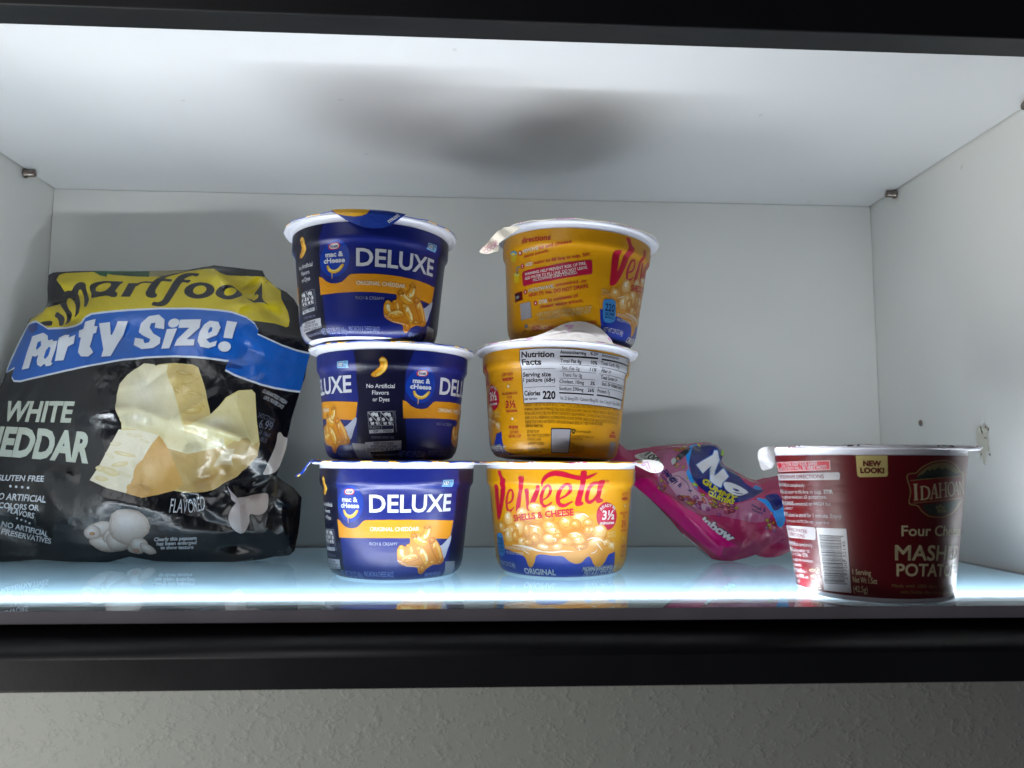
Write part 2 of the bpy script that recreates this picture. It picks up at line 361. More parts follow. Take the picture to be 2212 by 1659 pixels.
BLUE_FRONT = [
["P","#162580",1,[-29.89,63.63,-5.69,64.02,13.07,63.83,40.86,62.54,42.86,50.63,43.21,41.33,42.82,33.11,41.47,20.89,40.76,10.74,58.35,-1.36,27.91,-0.72,5.17,-0.54,-21.34,0.82,-36.67,1.95,-33.89,12.49,-35.13,23.46,-36.59,36.49,-32.9,54.31],0],
["P","#f5a21c",3,[-35.26,34.13,-32.91,33.39,-30.28,31.16,-27.03,29.76,-23.48,29.42,-19.95,30.1,-17.59,31.86,-15.9,33.58,-14.06,34.32,-0.86,34.67,11.34,34.57,25.7,34.06,42.1,33.05,41.3,27.82,40.31,22.62,24.06,23.87,11.72,24.47,-0.78,24.63,-12.59,24.48,-34.54,23.85],0],
["P","#0b3fb0",4,[-15.12,43.44,-15.28,41.68,-15.69,39.96,-16.33,38.35,-17.2,36.88,-18.27,35.6,-19.52,34.55,-20.94,33.75,-22.46,33.24,-24.08,33.03,-25.74,33.12,-27.4,33.51,-28.98,34.2,-30.45,35.16,-31.72,36.37,-32.76,37.8,-33.48,39.4,-33.85,41.12,-33.87,42.92,-33.53,44.72,-32.86,46.48,-31.88,48.14,-30.67,49.65,-29.27,50.95,-27.37,52.02,-25.48,52.83,-23.74,53.32,-22.16,53.51,-20.78,53.37,-19.57,52.93,-18.57,52.19,-17.69,51.17,-16.78,49.93,-16.04,48.5,-15.5,46.9,-15.19,45.2],0],
["P","#d42a2a",5,[-27.22,51.14,-25.25,51.69,-22.34,51.74,-20.94,51.27,-20.47,49.98,-21.13,48.63,-22.74,48.15,-25.71,48.08,-27.44,48.48,-28.05,49.82],0],
["P","#eef0f6",6,[-26.61,50.85,-25.29,51.28,-22.6,51.34,-21.57,50.95,-21.18,49.97,-21.65,48.96,-22.85,48.54,-25.55,48.48,-26.74,48.85,-27.22,49.84],0],
["T","#16307a",7,"Kraft",[-26.39,49.11,-21.95,49.11],[1.49],0.02,0,0],
["T","#eef0f6",5,"mac &",[-29.89,44.26,-18.79,44.26],[2.68],0.035,0,0],
["T","#eef0f6",5,"cHeese",[-31.16,40.91,-17.91,40.91],[2.68],0.035,0,0],
["N",["#c98a10","#f7c632","#fff0a0"],6,[-28.63,39.09,-27.75,37.28,-25.92,36.2,-23.6,36.03,-21.31,37.1,-19.28,39.24],[1.71,1.91,2.0,2.0,1.99,1.79]],
["S","#f3c63c",5,[-25.93,35.2,-25.94,33.7,-26.02,32.2],[0.8,0.45,0.35],1],
["T","#eef0f6",5,"DELUXE",[-11.59,38.89,38.35,38.89],[9.52],0.022,0,0],
["T","#fff2d8",5,"ORIGINAL CHEDDAR",[-11.41,28.44,17.2,28.44],[2.19],0.02,0,0],
["T","#d9def2",5,"RICH & CREAMY",[-11.82,20.56,4.8,20.56],[1.68],0.005,0,0],
["T","#8f9fe0",5,"NET WT 2.39 OZ (68g)",[-36.1,2.35,-17.86,2.35],[3.15],0,0,0],
["T","#9aa9e6",5,"MACARONI & CHEESE SAUCE",[-16.1,3.17,2.73,3.17],[2.92],0,0,0],
["T","#8f9fe0",5,"ENLARGED TO",[22.97,3.06,34.98,3.06],[1.68],0,0,0],
["T","#8f9fe0",5,"SHOW DETAIL",[23.25,1.36,35.84,1.36],[2.93],0,0,0],
["P","#b4b5bf",5,[37.46,9.92,47.83,9.28,51.05,0.5,39.68,0.92],0],
["P","#8cc6f2",5,[29.92,56.43,37.51,56.68,37.27,52.58,29.4,52.89],0],
["P","#172a6a",6,[30.55,55.92,34.43,55.96,34.02,53.32,29.87,53.6],0],
["P","#e6f2fb",7,[30.88,55.61,33.99,55.66,33.51,53.64,30.18,53.85],0],
["T","#172a6a",8,"3.5",[30.72,54.07,33.38,54.07],[1.23],0.03,0,0],
["P","#172a6a",6,[36.54,55.52,36.46,55.24,36.2,55.04,35.82,54.97,35.44,55.05,35.14,55.26,35.01,55.55,35.09,55.82,35.33,56.03,35.71,56.09,36.09,56.01,36.4,55.8],0],
["P","#8cc6f2",7,[36.17,55.53,36.12,55.35,35.93,55.24,35.67,55.24,35.44,55.36,35.35,55.54,35.41,55.72,35.6,55.83,35.85,55.82,36.09,55.71],0],
["S","#172a6a",6,[34.35,54.13,35.65,54.11],[0.27,0.27],1],
["S","#172a6a",6,[34.55,53.31,35.88,53.28],[0.3,0.31],1],
["P","#c9cede",5,[40.91,24.52,40.93,21.45,38.99,17.01,37.1,12.59,34.5,11.54,30.54,15.11,30.55,18.64,33.6,19.69,37.11,21.98],2],
["P","#e8941c",6,[4.79,18.69,7.11,20.13,9.76,19.83,12.08,21.99,11.96,25.21,14.55,26.97,19.22,26.97,20.12,30.67,24.77,30.59,25.07,24.97,25.35,22.71,29.28,21.48,34.12,14.85,35.97,10.91,33.35,8.85,27.77,8.88,23.62,7.03,22.28,5.6,20.5,4.14,18.12,5.08,16.92,7.93,10.13,8.96,5.76,11.04,4.62,14.26],2],
["N",["#d48a18","#f5ad2a","#fff0b0"],8,[22.43,30.34,22.29,28.09,21.27,25.89,19.37,24.23],[3.91,4.22,4.32,3.5]],
["B",["#b26a0a","#d98d12","#f0b030"],9,22.33,30.19,2.32,0.85,0],
["N",["#d48a18","#f5ad2a","#fff0b0"],9,[14.61,25.63,16.36,23.35,19.53,21.48,22.44,21.35],[4.37,4.58,4.29,2.51]],
["B",["#a86008","#cf8210","#eaa625"],10,14.46,25.49,1.85,1.49,0],
["N",["#c67c14","#ee9f24","#ffe08a"],8,[11.09,20.04,12.24,18.03,12.61,15.55],[2.97,3.47,2.98]],
["N",["#d48a18","#f5ad2a","#fff0b0"],9,[7.13,19.39,6.56,17.18,7.0,14.71,9.45,13.17],[3.46,4.15,3.94,2.97]],
["N",["#c07010","#e8921e","#fbcb6e"],9,[25.97,22.67,28.54,18.76,31.29,14.56,32.54,10.68],[4.55,5.99,5.71,4.1]],
["B",["#c07010","#e8921e","#fbcb6e"],10,32.6,10.17,2.49,1.12,0],
["N",["#d48a18","#f5ad2a","#fff0b0"],10,[17.44,18.34,19.26,16.28,21.48,13.43,22.61,10.12],[3.99,4.79,4.6,3.51]],
["N",["#c67c14","#ee9f24","#ffe08a"],11,[8.13,12.47,11.07,13.13,14.05,13.77,16.58,13.42],[3.46,4.36,4.46,2.99]],
["B",["#c07010","#e8921e","#fbcb6e"],10,20.53,7.23,2.19,2.37,0],
["B",["#c67c14","#ee9f24","#ffe08a"],11,26.97,10.34,2.64,1.32,0],
["B",["#ffeaa8","#fff2c8","#ffffff"],12,6.93,17.18,0.85,1.48,0],
["B",["#ffdf90","#fff0c0","#ffffff"],12,20.74,25.17,0.58,1.1,0],
["B",["#ffdf90","#fff0c0","#fff8e0"],12,19.23,16.77,0.81,1.5,0],
["B",["#f5b84c","#ffdf90","#fff4d0"],12,27.47,19.83,0.9,1.72,0],
["B",["#f5b84c","#ffdf90","#fff4d0"],12,12.15,13.34,1.31,0.49,0],
["B",["#f5b84c","#ffdf90","#fff4d0"],12,14.95,24.14,0.87,0.5,0],
["S","#f3ead2",12,[4.98,12.53,6.17,11.67,6.8,11.95,8.03,10.44,8.99,10.62,10.12,9.3,14.56,8.85,18.59,8.45],[0.25,0.25,0.25,0.25,0.25,0.25,0.25,0.26],0]]
BLUE_SIDE = [
["P","#0b0c30",1.5,[-60.92,64.79,-50.9,65.03,-41.9,65.26,-35.38,65.13,-34.44,50.0,-34.2,35.22,-33.52,25.22,-32.04,11.88,-31.16,1.41,-46.55,0.63,-61.07,1.31,-60.22,11.75,-61.16,26.05,-61.67,35.59,-62.76,47.07,-61.74,59.29],0],
["N",["#c07a0a","#eba61e","#ffd968"],5,[-46.9,56.56,-46.2,54.29,-47.01,51.81,-49.43,49.7,-52.08,48.38],[3.83,4.11,3.98,3.99,3.13]],
["B",["#f8c850","#fbd46c","#ffe08a"],6,-46.77,56.56,1.81,0.81,0],
["T","#eef0f6",5,"No Artificial",[-56.4,40.88,-40.12,40.88],[2.37],0.008,0,0],
["T","#eef0f6",5,"Flavors",[-53.04,37.13,-43.42,37.13],[2.37],0.008,0,0],
["T","#eef0f6",5,"or Dyes",[-52.77,33.34,-42.98,33.34],[2.37],0.008,0,0],
["S","#d4d6e2",5,[-55.82,27.33,-40.71,27.85,-40.24,15.98,-54.9,15.26,-55.82,27.33],[0.19,0.19,0.19,0.19,0.19],0],
["S","#d4d6e2",5,[-48.05,27.6,-47.48,17.92],[0.19,0.19],0],
["S","#d4d6e2",5,[-55.27,19.44,-40.44,19.97],[0.19,0.19],0],
["P","#eef0f6",5,[-53.84,26.56,-51.94,27.17,-51.17,26.69,-49.9,27.02,-49.24,24.79,-50.92,24.65,-51.68,25.5,-52.82,24.56,-53.75,25.27],0],
["P","#eef0f6",5,[-55.01,23.85,-53.75,24.27,-52.98,23.13,-53.35,22.09,-54.72,22.09],0],
["P","#eef0f6",5,[-50.16,24.32,-48.89,24.56,-48.22,22.66,-49.39,21.95,-50.26,23.04],0],
["P","#eef0f6",5,[-54.19,21.47,-51.95,21.71,-51.96,20.19,-53.79,20.05],0],
["P","#eef0f6",5,[-51.28,21.47,-49.9,22.28,-49.9,21.61,-48.37,21.62,-48.87,20.29,-49.9,20.19,-50.15,19.81],0],
["S","#0b0c30",6,[-55.56,27.18,-47.85,19.91],[0.76,0.76],0],
["S","#eef0f6",7,[-55.56,27.18,-47.85,19.91],[0.33,0.33],0],
["P","#eef0f6",5,[-46.24,26.56,-44.41,27.19,-43.66,26.72,-42.43,27.07,-41.74,24.85,-43.38,24.69,-44.14,25.53,-45.22,24.58,-46.13,25.28],0],
["P","#eef0f6",5,[-47.32,23.85,-46.12,24.28,-45.36,23.15,-45.7,22.1,-47.01,22.1],0],
["P","#eef0f6",5,[-42.63,24.36,-41.39,24.61,-40.7,22.72,-41.84,22.0,-42.71,23.08],0],
["P","#eef0f6",5,[-46.5,21.48,-44.34,21.73,-44.32,20.22,-46.08,20.06],0],
["P","#eef0f6",5,[-43.68,21.5,-42.34,22.32,-42.33,21.66,-40.83,21.67,-41.3,20.34,-42.3,20.23,-42.55,19.85],0],
["S","#0b0c30",6,[-47.89,27.17,-40.29,19.97],[0.76,0.76],0],
["S","#eef0f6",7,[-47.89,27.17,-40.29,19.97],[0.33,0.33],0],
["T","#c8cad8",5,"PLASTIC",[-54.44,17.92,-48.2,17.92],[1.14],0,0,0],
["T","#50528a",5,"MULTI-LAYER",[-47.08,18.28,-40.81,18.28],[0.85],0,0,0],
["P","#d8dae4",5,[-54.98,17.25,-40.29,17.78,-40.19,15.88,-54.79,15.26],0],
["T","#0b0c30",6,"CUP",[-52.5,15.87,-49.53,15.87],[1.19],0.02,0,0],
["T","#0b0c30",6,"POUCH",[-46.3,16.24,-41.37,16.24],[1.19],0.02,0,0],
["T","#a9acc8",5,"how2recycle.info",[-40.12,27.86,-39.47,21.79,-38.81,15.85],[0.86],0,0,0],
["T","#9a9cc0",5,"CONTAINS: WHEAT, MILK",[-53.69,12.34,-39.65,12.34],[1.33],0,0,0],
["P","#d6d7e0",5,[-57.81,10.22,-45.99,10.81,-35.28,11.37,-35.17,6.14,-46.01,5.32,-57.46,4.82],0],
["T","#0b0c30",6,"KEEP KIDS SAFE!",[-52.18,9.02,-40.19,9.02],[1.33],0.02,0.2,0],
["T","#0b0c30",6,"AVOID BURNS: CUP AND",[-54.44,7.37,-37.9,7.37],[1.33],0.02,0.2,0],
["T","#0b0c30",6,"CONTENTS WILL BE VERY HOT!",[-56.93,5.62,-35.54,5.62],[1.33],0.02,0.2,0],
["T","#9a9cc0",5,"NOT LABELED FOR INDIVIDUAL SALE",[-54.63,2.74,-45.06,2.58,-35.59,3.29],[1.14],0,0,0]]
YELLOW_FRONT = [
["P","#2440b4",1,[-53.89,18.48,-27.28,17.87,1.3,17.63,34.43,15.49,34.63,11.05,35.14,6.28,35.71,2.98,43.37,-1.67,19.62,-1.75,-3.95,-1.62,-27.17,-1.87,-58.65,-2.6,-52.17,0.5,-58.21,3.04,-55.12,10.37],0],
["P","#efa32a",2,[-58.39,26.68,-47.43,32.24,-39.69,37.67,-31.06,40.12,-23.45,43.45,-20.01,44.05,-15.16,41.86,-10.39,42.44,-4.18,39.96,6.38,38.94,13.27,34.76,19.69,29.98,24.59,28.76,25.74,23.55,30.86,20.68,35.2,17.26,34.78,15.2,31.58,14.14,28.23,13.33,25.4,9.65,22.53,6.97,19.4,6.63,16.38,8.6,14.59,11.75,12.98,13.08,10.89,12.13,8.0,9.67,4.24,9.18,-0.02,10.79,-3.64,13.32,-9.72,13.63,-17.65,14.15,-20.54,12.85,-21.72,9.47,-23.94,6.49,-26.17,6.87,-27.71,10.65,-29.29,12.35,-34.54,13.79,-42.76,15.22,-52.97,15.9,-58.67,20.74],2],
["P","#d98a1c",2.5,[-52.54,24.45,-33.25,29.41,-20.46,32.53,-4.18,32.35,12.3,29.68,23.98,27.24,23.7,21.59,6.88,19.09,-9.65,19.58,-21.04,18.19,-35.52,19.94,-49.4,20.46],2],
["B",["#e8a848","#fbd088","#fff8e6"],4.086,-28.61,37.89,4.22,2.8,0],
["B",["#e8a848","#fbd088","#fff8e6"],4.0365,-19.86,40.47,4.61,3.38,10],
["S","#fffaf0",4.0565,[-22.16,41.09,-20.26,42.15,-18.44,41.86],[0.21,0.62,0.2],1],
["B",["#e8a848","#fbd088","#fff8e6"],4.0515,-9.91,39.65,4.71,2.85,-10],
["S","#fffaf0",4.0715,[-12.27,40.19,-10.36,41.07,-8.48,40.81],[0.2,0.61,0.2],1],
["B",["#e8a848","#fbd088","#fff8e6"],4.249499999999999,-40.16,33.46,4.38,4.66,0],
["B",["#dd9430","#f6b85c","#fff0cc"],4.368,-48.13,27.96,5.29,3.91,0],
["B",["#dd9430","#f6b85c","#fff0cc"],4.125,-3.66,36.92,3.67,2.54,0],
["S","#c47a1e",4.145,[-5.67,36.27,-4.02,35.34,-1.82,35.96],[0.2,0.46,0.15],1],
["B",["#cf8422","#efa844","#ffe0a0"],4.2,-25.08,34.42,4.83,3.1,0],
["S","#c47a1e",4.220000000000001,[-27.87,33.54,-25.69,32.48,-22.76,33.33],[0.21,0.46,0.15],1],
["B",["#dd9430","#f6b85c","#fff0cc"],4.188000000000001,-18.66,35.14,4.28,3.17,0],
["S","#c47a1e",4.208,[-21.07,34.27,-19.16,33.16,-16.58,33.99],[0.21,0.46,0.15],1],
["B",["#cf8422","#efa844","#ffe0a0"],4.194,-12.11,34.78,3.74,2.85,0],
["S","#c47a1e",4.214,[-14.2,34.03,-12.52,33.01,-10.26,33.73],[0.2,0.46,0.15],1],
["B",["#e8a848","#fbd088","#fff8e6"],4.218,6.48,34.87,5.39,3.67,8],
["S","#fffaf0",4.2379999999999995,[3.81,35.62,5.9,36.7,8.06,36.31],[0.2,0.61,0.2],1],
["B",["#dd9430","#f6b85c","#fff0cc"],4.26,11.62,32.24,3.49,2.55,0],
["S","#c47a1e",4.28,[9.75,31.64,11.34,30.67,13.42,31.24],[0.2,0.46,0.15],1],
["B",["#e8a848","#fbd088","#fff8e6"],4.386,-31.88,28.96,4.35,4.38,0],
["B",["#cf8422","#efa844","#ffe0a0"],4.425,-26.07,27.7,2.89,4.12,0],
["B",["#dd9430","#f6b85c","#fff0cc"],4.479,-38.07,26.01,6.06,5.05,0],
["S","#c47a1e",4.4990000000000006,[-41.68,24.52,-39.01,22.84,-35.36,24.28],[0.21,0.47,0.16],1],
["B",["#e8a848","#fbd088","#fff8e6"],4.53,-40.82,23.74,4.19,4.78,6],
["B",["#cf8422","#efa844","#ffe0a0"],4.521,-34.82,23.61,3.27,3.87,0],
["B",["#dd9430","#f6b85c","#fff0cc"],4.311,-1.54,32.36,4.88,4.26,0],
["S","#c47a1e",4.3309999999999995,[-4.21,31.28,-2.01,29.71,0.93,30.74],[0.2,0.46,0.15],1],
["B",["#cf8422","#efa844","#ffe0a0"],4.305,3.83,31.33,3.8,3.05,0],
["S","#c47a1e",4.325,[1.77,30.58,3.49,29.44,5.77,30.15],[0.2,0.46,0.15],1],
["B",["#dd9430","#f6b85c","#fff0cc"],4.35,-11.12,30.22,5.29,3.56,14],
["S","#c47a1e",4.37,[-14.06,29.27,-11.68,28.01,-8.51,28.91],[0.2,0.46,0.15],1],
["B",["#e8a848","#fbd088","#fff8e6"],4.389,-9.27,27.71,5.17,2.34,18],
["S","#fffaf0",4.409,[-11.86,28.13,-9.77,28.87,-7.72,28.67],[0.2,0.61,0.2],1],
["B",["#dd9430","#f6b85c","#fff0cc"],4.4670000000000005,-19.82,26.93,4.87,4.5,-8],
["S","#c47a1e",4.487,[-22.58,25.69,-20.42,24.12,-17.47,25.3],[0.21,0.46,0.15],1],
["B",["#cf8422","#efa844","#ffe0a0"],4.5600000000000005,-20.86,22.8,3.31,3.59,0],
["S","#c47a1e",4.58,[-22.74,21.82,-21.27,20.56,-19.26,21.5],[0.21,0.46,0.15],1],
["B",["#cf8422","#efa844","#ffe0a0"],4.425,11.8,27.65,3.29,3.58,0],
["S","#c47a1e",4.445,[10.04,26.79,11.55,25.44,13.52,26.25],[0.2,0.46,0.15],1],
["B",["#dd9430","#f6b85c","#fff0cc"],4.41,14.48,27.58,3.04,3.07,0],
["B",["#e8a848","#fbd088","#fff8e6"],4.464,20.21,26.88,5.28,4.43,0],
["S","#fffaf0",4.484,[17.57,27.86,19.55,29.11,21.73,28.59],[0.21,0.62,0.21],1],
["B",["#dd9430","#f6b85c","#fff0cc"],4.524,4.52,24.21,5.51,3.36,14],
["S","#c47a1e",4.5440000000000005,[1.5,23.39,4.0,22.14,7.35,22.9],[0.2,0.46,0.15],1],
["B",["#e8a848","#fbd088","#fff8e6"],4.5435,6.23,22.41,3.93,2.24,0],
["B",["#e8a848","#fbd088","#fff8e6"],4.515000000000001,-11.77,23.6,4.17,2.55,0],
["S","#fffaf0",4.535,[-13.86,24.06,-12.17,24.86,-10.51,24.64],[0.2,0.61,0.2],1],
["B",["#dd9430","#f6b85c","#fff0cc"],4.5809999999999995,-2.02,21.7,4.67,2.74,0],
["S","#c47a1e",4.601,[-4.58,21.0,-2.48,19.99,0.33,20.66],[0.2,0.46,0.15],1],
["B",["#e8a848","#fbd088","#fff8e6"],4.572,-29.73,20.82,3.7,2.49,0],
["B",["#cf8422","#efa844","#ffe0a0"],4.575,-25.84,20.52,3.79,2.06,0],
["S","#c47a1e",4.595000000000001,[-28.0,19.89,-26.3,19.22,-23.99,19.83],[0.21,0.47,0.15],1],
["B",["#cf8422","#efa844","#ffe0a0"],4.47,-6.34,24.71,3.23,2.03,0],
["S","#c47a1e",4.49,[-8.12,24.18,-6.67,23.45,-4.72,23.95],[0.2,0.46,0.15],1],
["B",["#e8a848","#fbd088","#fff8e6"],4.584,17.92,21.33,5.85,2.88,-10],
["S","#fffaf0",4.604,[15.04,22.01,17.27,22.79,19.64,22.41],[0.2,0.62,0.21],1],
["B",["#dd9430","#f6b85c","#fff0cc"],4.59,26.01,20.44,4.59,2.6,0],
["S","#c47a1e",4.61,[23.6,19.92,25.69,18.86,28.47,19.32],[0.21,0.47,0.16],1],
["B",["#e8a848","#fbd088","#fff8e6"],4.6335,30.68,18.35,3.87,2.32,0],
["B",["#dd9430","#f6b85c","#fff0cc"],4.53,-49.21,21.53,4.9,3.27,0],
["B",["#e8a848","#fbd088","#fff8e6"],4.65,-15.8,18.4,3.99,2.04,10],
["B",["#e8a848","#fbd088","#fff8e6"],4.65,-6.92,18.61,3.28,2.03,-6],
["B",["#cf8422","#efa844","#ffe0a0"],4.641,7.46,18.58,4.34,1.73,0],
["S","#c47a1e",4.661,[5.1,18.18,7.06,17.51,9.69,17.87],[0.2,0.46,0.15],1],
["S","#fff1d6",6,[-38.03,18.46,-29.91,18.23,-23.51,17.31,-19.92,16.45,-16.45,15.83],[0.32,1.14,1.34,1.12,0.41],1],
["S","#fff1d6",6,[-16.45,15.83,-9.7,15.62,-3.09,16.36,2.99,16.0],[0.41,0.81,0.71,0.2],1],
["S","#fff1d6",6,[-30.05,16.16,-26.81,14.82,-24.92,13.9],[0.21,0.52,0.21],1],
["S","#fff1d6",6,[11.4,22.56,14.36,23.5,18.8,23.09,23.01,21.11,24.63,18.97],[0.25,0.61,0.83,0.62,0.31],1],
["S","#fff1d6",6,[17.63,20.83,20.43,18.15,22.67,15.99],[0.51,0.72,0.21],1],
["S","#fff1d6",6,[27.58,20.35,31.09,18.58,32.28,15.91],[0.21,0.53,0.32],1],
["S","#fff1d6",6,[5.75,18.61,6.94,16.55],[0.25,0.41],1],
["S","#fff1d6",6,[-12.32,23.59,-7.97,23.16,-8.53,21.63],[0.31,0.71,0.25],1],
["S","#fff1d6",6,[-16.37,18.38,-12.97,18.74],[0.41,1.12],1],
["S","#fff1d6",6,[14.14,14.83,16.64,15.24,18.51,16.7],[0.2,0.62,0.26],1],
["S","#fff1d6",6,[-3.66,35.14,-1.02,33.88],[0.51,0.3],1],
["S","#fff1d6",6,[5.34,36.91,8.62,37.39,12.08,35.3],[0.31,0.71,0.31],1],
["S","#fff1d6",6,[-23.53,41.66,-20.06,42.52,-16.79,41.82],[0.31,0.72,0.41],1],
["S","#fff1d6",6,[-24.09,30.35,-20.56,29.97,-17.18,29.05],[0.31,0.72,0.31],1],
["S","#fff1d6",6,[-13.24,32.22,-10.56,31.76,-8.98,29.75],[0.31,0.61,0.3],1],
["S","#fff1d6",6,[0.66,26.26,4.47,26.5,7.29,25.19],[0.3,0.61,0.3],1],
["S","#fff1d6",6,[-42.04,35.71,-38.6,36.41],[0.53,0.74],1],
["S","#fff1d6",6,[-46.26,25.98,-41.22,27.9],[0.54,0.42],1],
["S","#fff1d6",6,[-32.66,36.69,-28.54,38.92],[0.31,0.62],1],
["S","#fff1d6",6,[16.55,29.06,20.35,29.96,23.24,27.79],[0.31,0.72,0.31],1],
["P","#d3123c",2.8,[-46.19,61.24,-44.51,61.68,-42.77,61.18,-42.32,59.39,-40.83,57.58,-38.8,56.04,-41.0,50.99,-42.49,46.21,-44.77,40.84,-47.35,35.95,-49.81,33.05,-51.72,32.29,-53.13,32.84,-53.37,36.14,-53.45,41.49,-53.67,47.38,-52.97,51.97,-50.95,53.05,-48.57,53.33,-47.97,52.49,-48.66,49.16,-48.83,44.9,-48.79,41.18,-46.92,46.04,-45.47,51.39,-43.62,56.21,-45.31,59.35],2],
["S","#d3123c",2.8,[-39.75,42.38,-36.32,44.08,-34.92,47.51,-35.73,50.35,-38.19,49.5,-40.18,45.77,-41.0,41.54,-40.17,38.43,-37.62,38.29,-34.43,40.77],[0.96,1.26,1.68,1.36,1.37,1.8,2.02,1.8,1.27,0.52],1],
["P","#d3123c",2.8,[-29.46,58.02,-28.07,58.66,-26.63,58.57,-25.62,57.56,-26.33,53.96,-28.05,49.77,-28.86,45.62,-29.61,41.98,-30.01,39.9,-28.77,39.43,-29.09,38.18,-31.23,37.68,-33.23,38.22,-33.34,40.29,-32.55,43.43,-31.3,47.62,-30.14,51.79,-28.93,55.45],2],
["P","#d3123c",2.8,[-26.48,50.83,-25.34,51.64,-24.02,51.4,-23.6,49.87,-23.78,46.27,-23.71,42.68,-22.8,44.75,-20.95,48.38,-19.47,50.97,-18.64,53.31,-17.35,53.79,-16.64,52.87,-17.36,49.47,-19.13,45.35,-21.22,41.72,-23.06,39.1,-24.96,39.04,-25.73,40.56,-25.98,44.67,-26.14,48.27],2],
["S","#d3123c",2.8,[-15.51,44.91,-12.4,47.0,-10.69,50.07,-10.84,52.89,-12.49,53.39,-14.94,50.53,-16.11,46.43,-15.68,42.61,-13.25,41.64,-9.85,43.98],[0.71,1.12,1.73,1.55,1.35,1.84,2.14,1.94,1.53,0.61],1],
["S","#d3123c",2.8,[-6.23,45.54,-2.13,47.59,0.6,50.65,0.22,53.47,-1.96,54.13,-4.78,51.65,-6.42,47.57,-6.13,43.51,-3.14,42.0,1.92,44.45],[0.71,1.32,2.04,1.86,1.53,2.06,2.44,2.33,1.93,0.71],1],
["S","#d3123c",2.8,[-15.45,52.84,-14.67,55.91,-12.47,58.73,-8.79,60.27,-4.19,60.04,0.65,58.7,5.59,57.79,10.18,58.2,13.36,59.51,15.88,60.94],[0.73,1.52,2.23,2.84,2.94,2.53,2.33,1.83,1.12,0.31],1],
["P","#d3123c",2.8,[6.18,61.24,7.59,61.95,9.24,61.65,9.45,59.31,8.77,55.25,8.44,50.63,7.57,47.07,7.11,44.53,8.41,44.01,7.92,42.49,5.24,41.74,3.52,42.51,3.59,45.06,4.57,48.61,5.41,52.19,5.99,56.78],2],
["S","#d3123c",2.8,[18.31,54.18,15.64,54.97,12.47,53.71,10.96,50.11,10.32,46.03,11.74,43.98,14.57,44.96,17.35,48.51,18.62,52.62],[1.57,1.74,2.33,2.35,2.35,2.15,1.74,1.54,1.46],1],
["P","#d3123c",2.8,[16.71,55.98,20.83,56.31,20.24,53.12,19.76,49.5,19.19,46.43,20.98,45.36,20.74,44.03,18.25,43.36,16.27,44.12,16.02,46.48,16.68,50.05,16.46,53.68],2],
["P","#d3123c",2.8,[23.63,55.66,23.56,55.26,23.29,54.94,22.89,54.77,22.44,54.77,22.02,54.96,21.72,55.28,21.59,55.68,21.67,56.09,21.95,56.4,22.35,56.58,22.8,56.57,23.21,56.39,23.5,56.07],0],
["P","#f2aa0c",3.0,[23.37,55.67,23.31,55.35,23.11,55.11,22.82,54.97,22.48,54.97,22.17,55.12,21.94,55.37,21.84,55.68,21.9,55.99,22.1,56.24,22.41,56.38,22.75,56.37,23.06,56.23,23.27,55.98],0],
["T","#d3123c",3.1999999999999997,"R",[22.25,55.16,23.08,55.16],[1.03],0,0,0],
["T","#d3123c",7,"SHELLS & CHEESE",[-35.17,32.31,-14.8,35.14,2.77,36.72],[3.57],0.03,0,0],
["P","#cf1746",2.8,[33.63,35.31,33.67,33.9,33.35,32.54,32.76,31.28,31.88,30.17,30.78,29.22,29.5,28.48,28.11,27.95,26.67,27.66,25.19,27.6,23.76,27.79,22.39,28.21,21.13,28.85,20.0,29.69,19.02,30.71,18.24,31.87,17.63,33.16,17.24,34.51,17.06,35.91,17.08,37.29,17.34,38.63,17.78,39.89,18.41,41.01,19.24,41.98,20.21,42.76,21.33,43.33,22.57,43.66,23.9,43.75,25.29,43.59,26.71,43.19,28.11,42.55,29.46,41.7,30.7,40.66,31.8,39.46,32.66,38.14,33.3,36.74],0],
["T","#f3f0ea",7,"READY IN",[20.3,38.95,22.29,40.6,25.39,41.03,28.43,40.41,30.75,38.98],[1.77],0.015,0,0],
["T","#f3f0ea",7,"3½",[21.09,33.91,30.97,33.91],[5.05],0.03,0,0],
["T","#f3f0ea",7,"minutes",[19.64,31.03,31.29,31.03],[1.79],0.03,0,0],
["T","#fbe6a8",6,"ENLARGED TO",[26.2,25.31,33.79,25.31],[1.38],0.0,0,0],
["T","#fbe6a8",6,"SHOW DETAIL",[26.36,23.4,34.02,23.4],[1.38],0.0,0,0],
["T","#f3f0ea",7,"ORIGINAL",[-30.17,2.56,-8.06,2.56],[3.18],0.03,0,0],
["T","#f3f0ea",7,"MICROWAVEABLE SHELL",[9.09,4.71,33.57,4.71],[2.6],0.005,0.1,0],
["T","#f3f0ea",7,"PASTA & CHEESE SAUCE",[10.63,1.29,37.53,1.29],[5.24],0.005,0.1,0]]
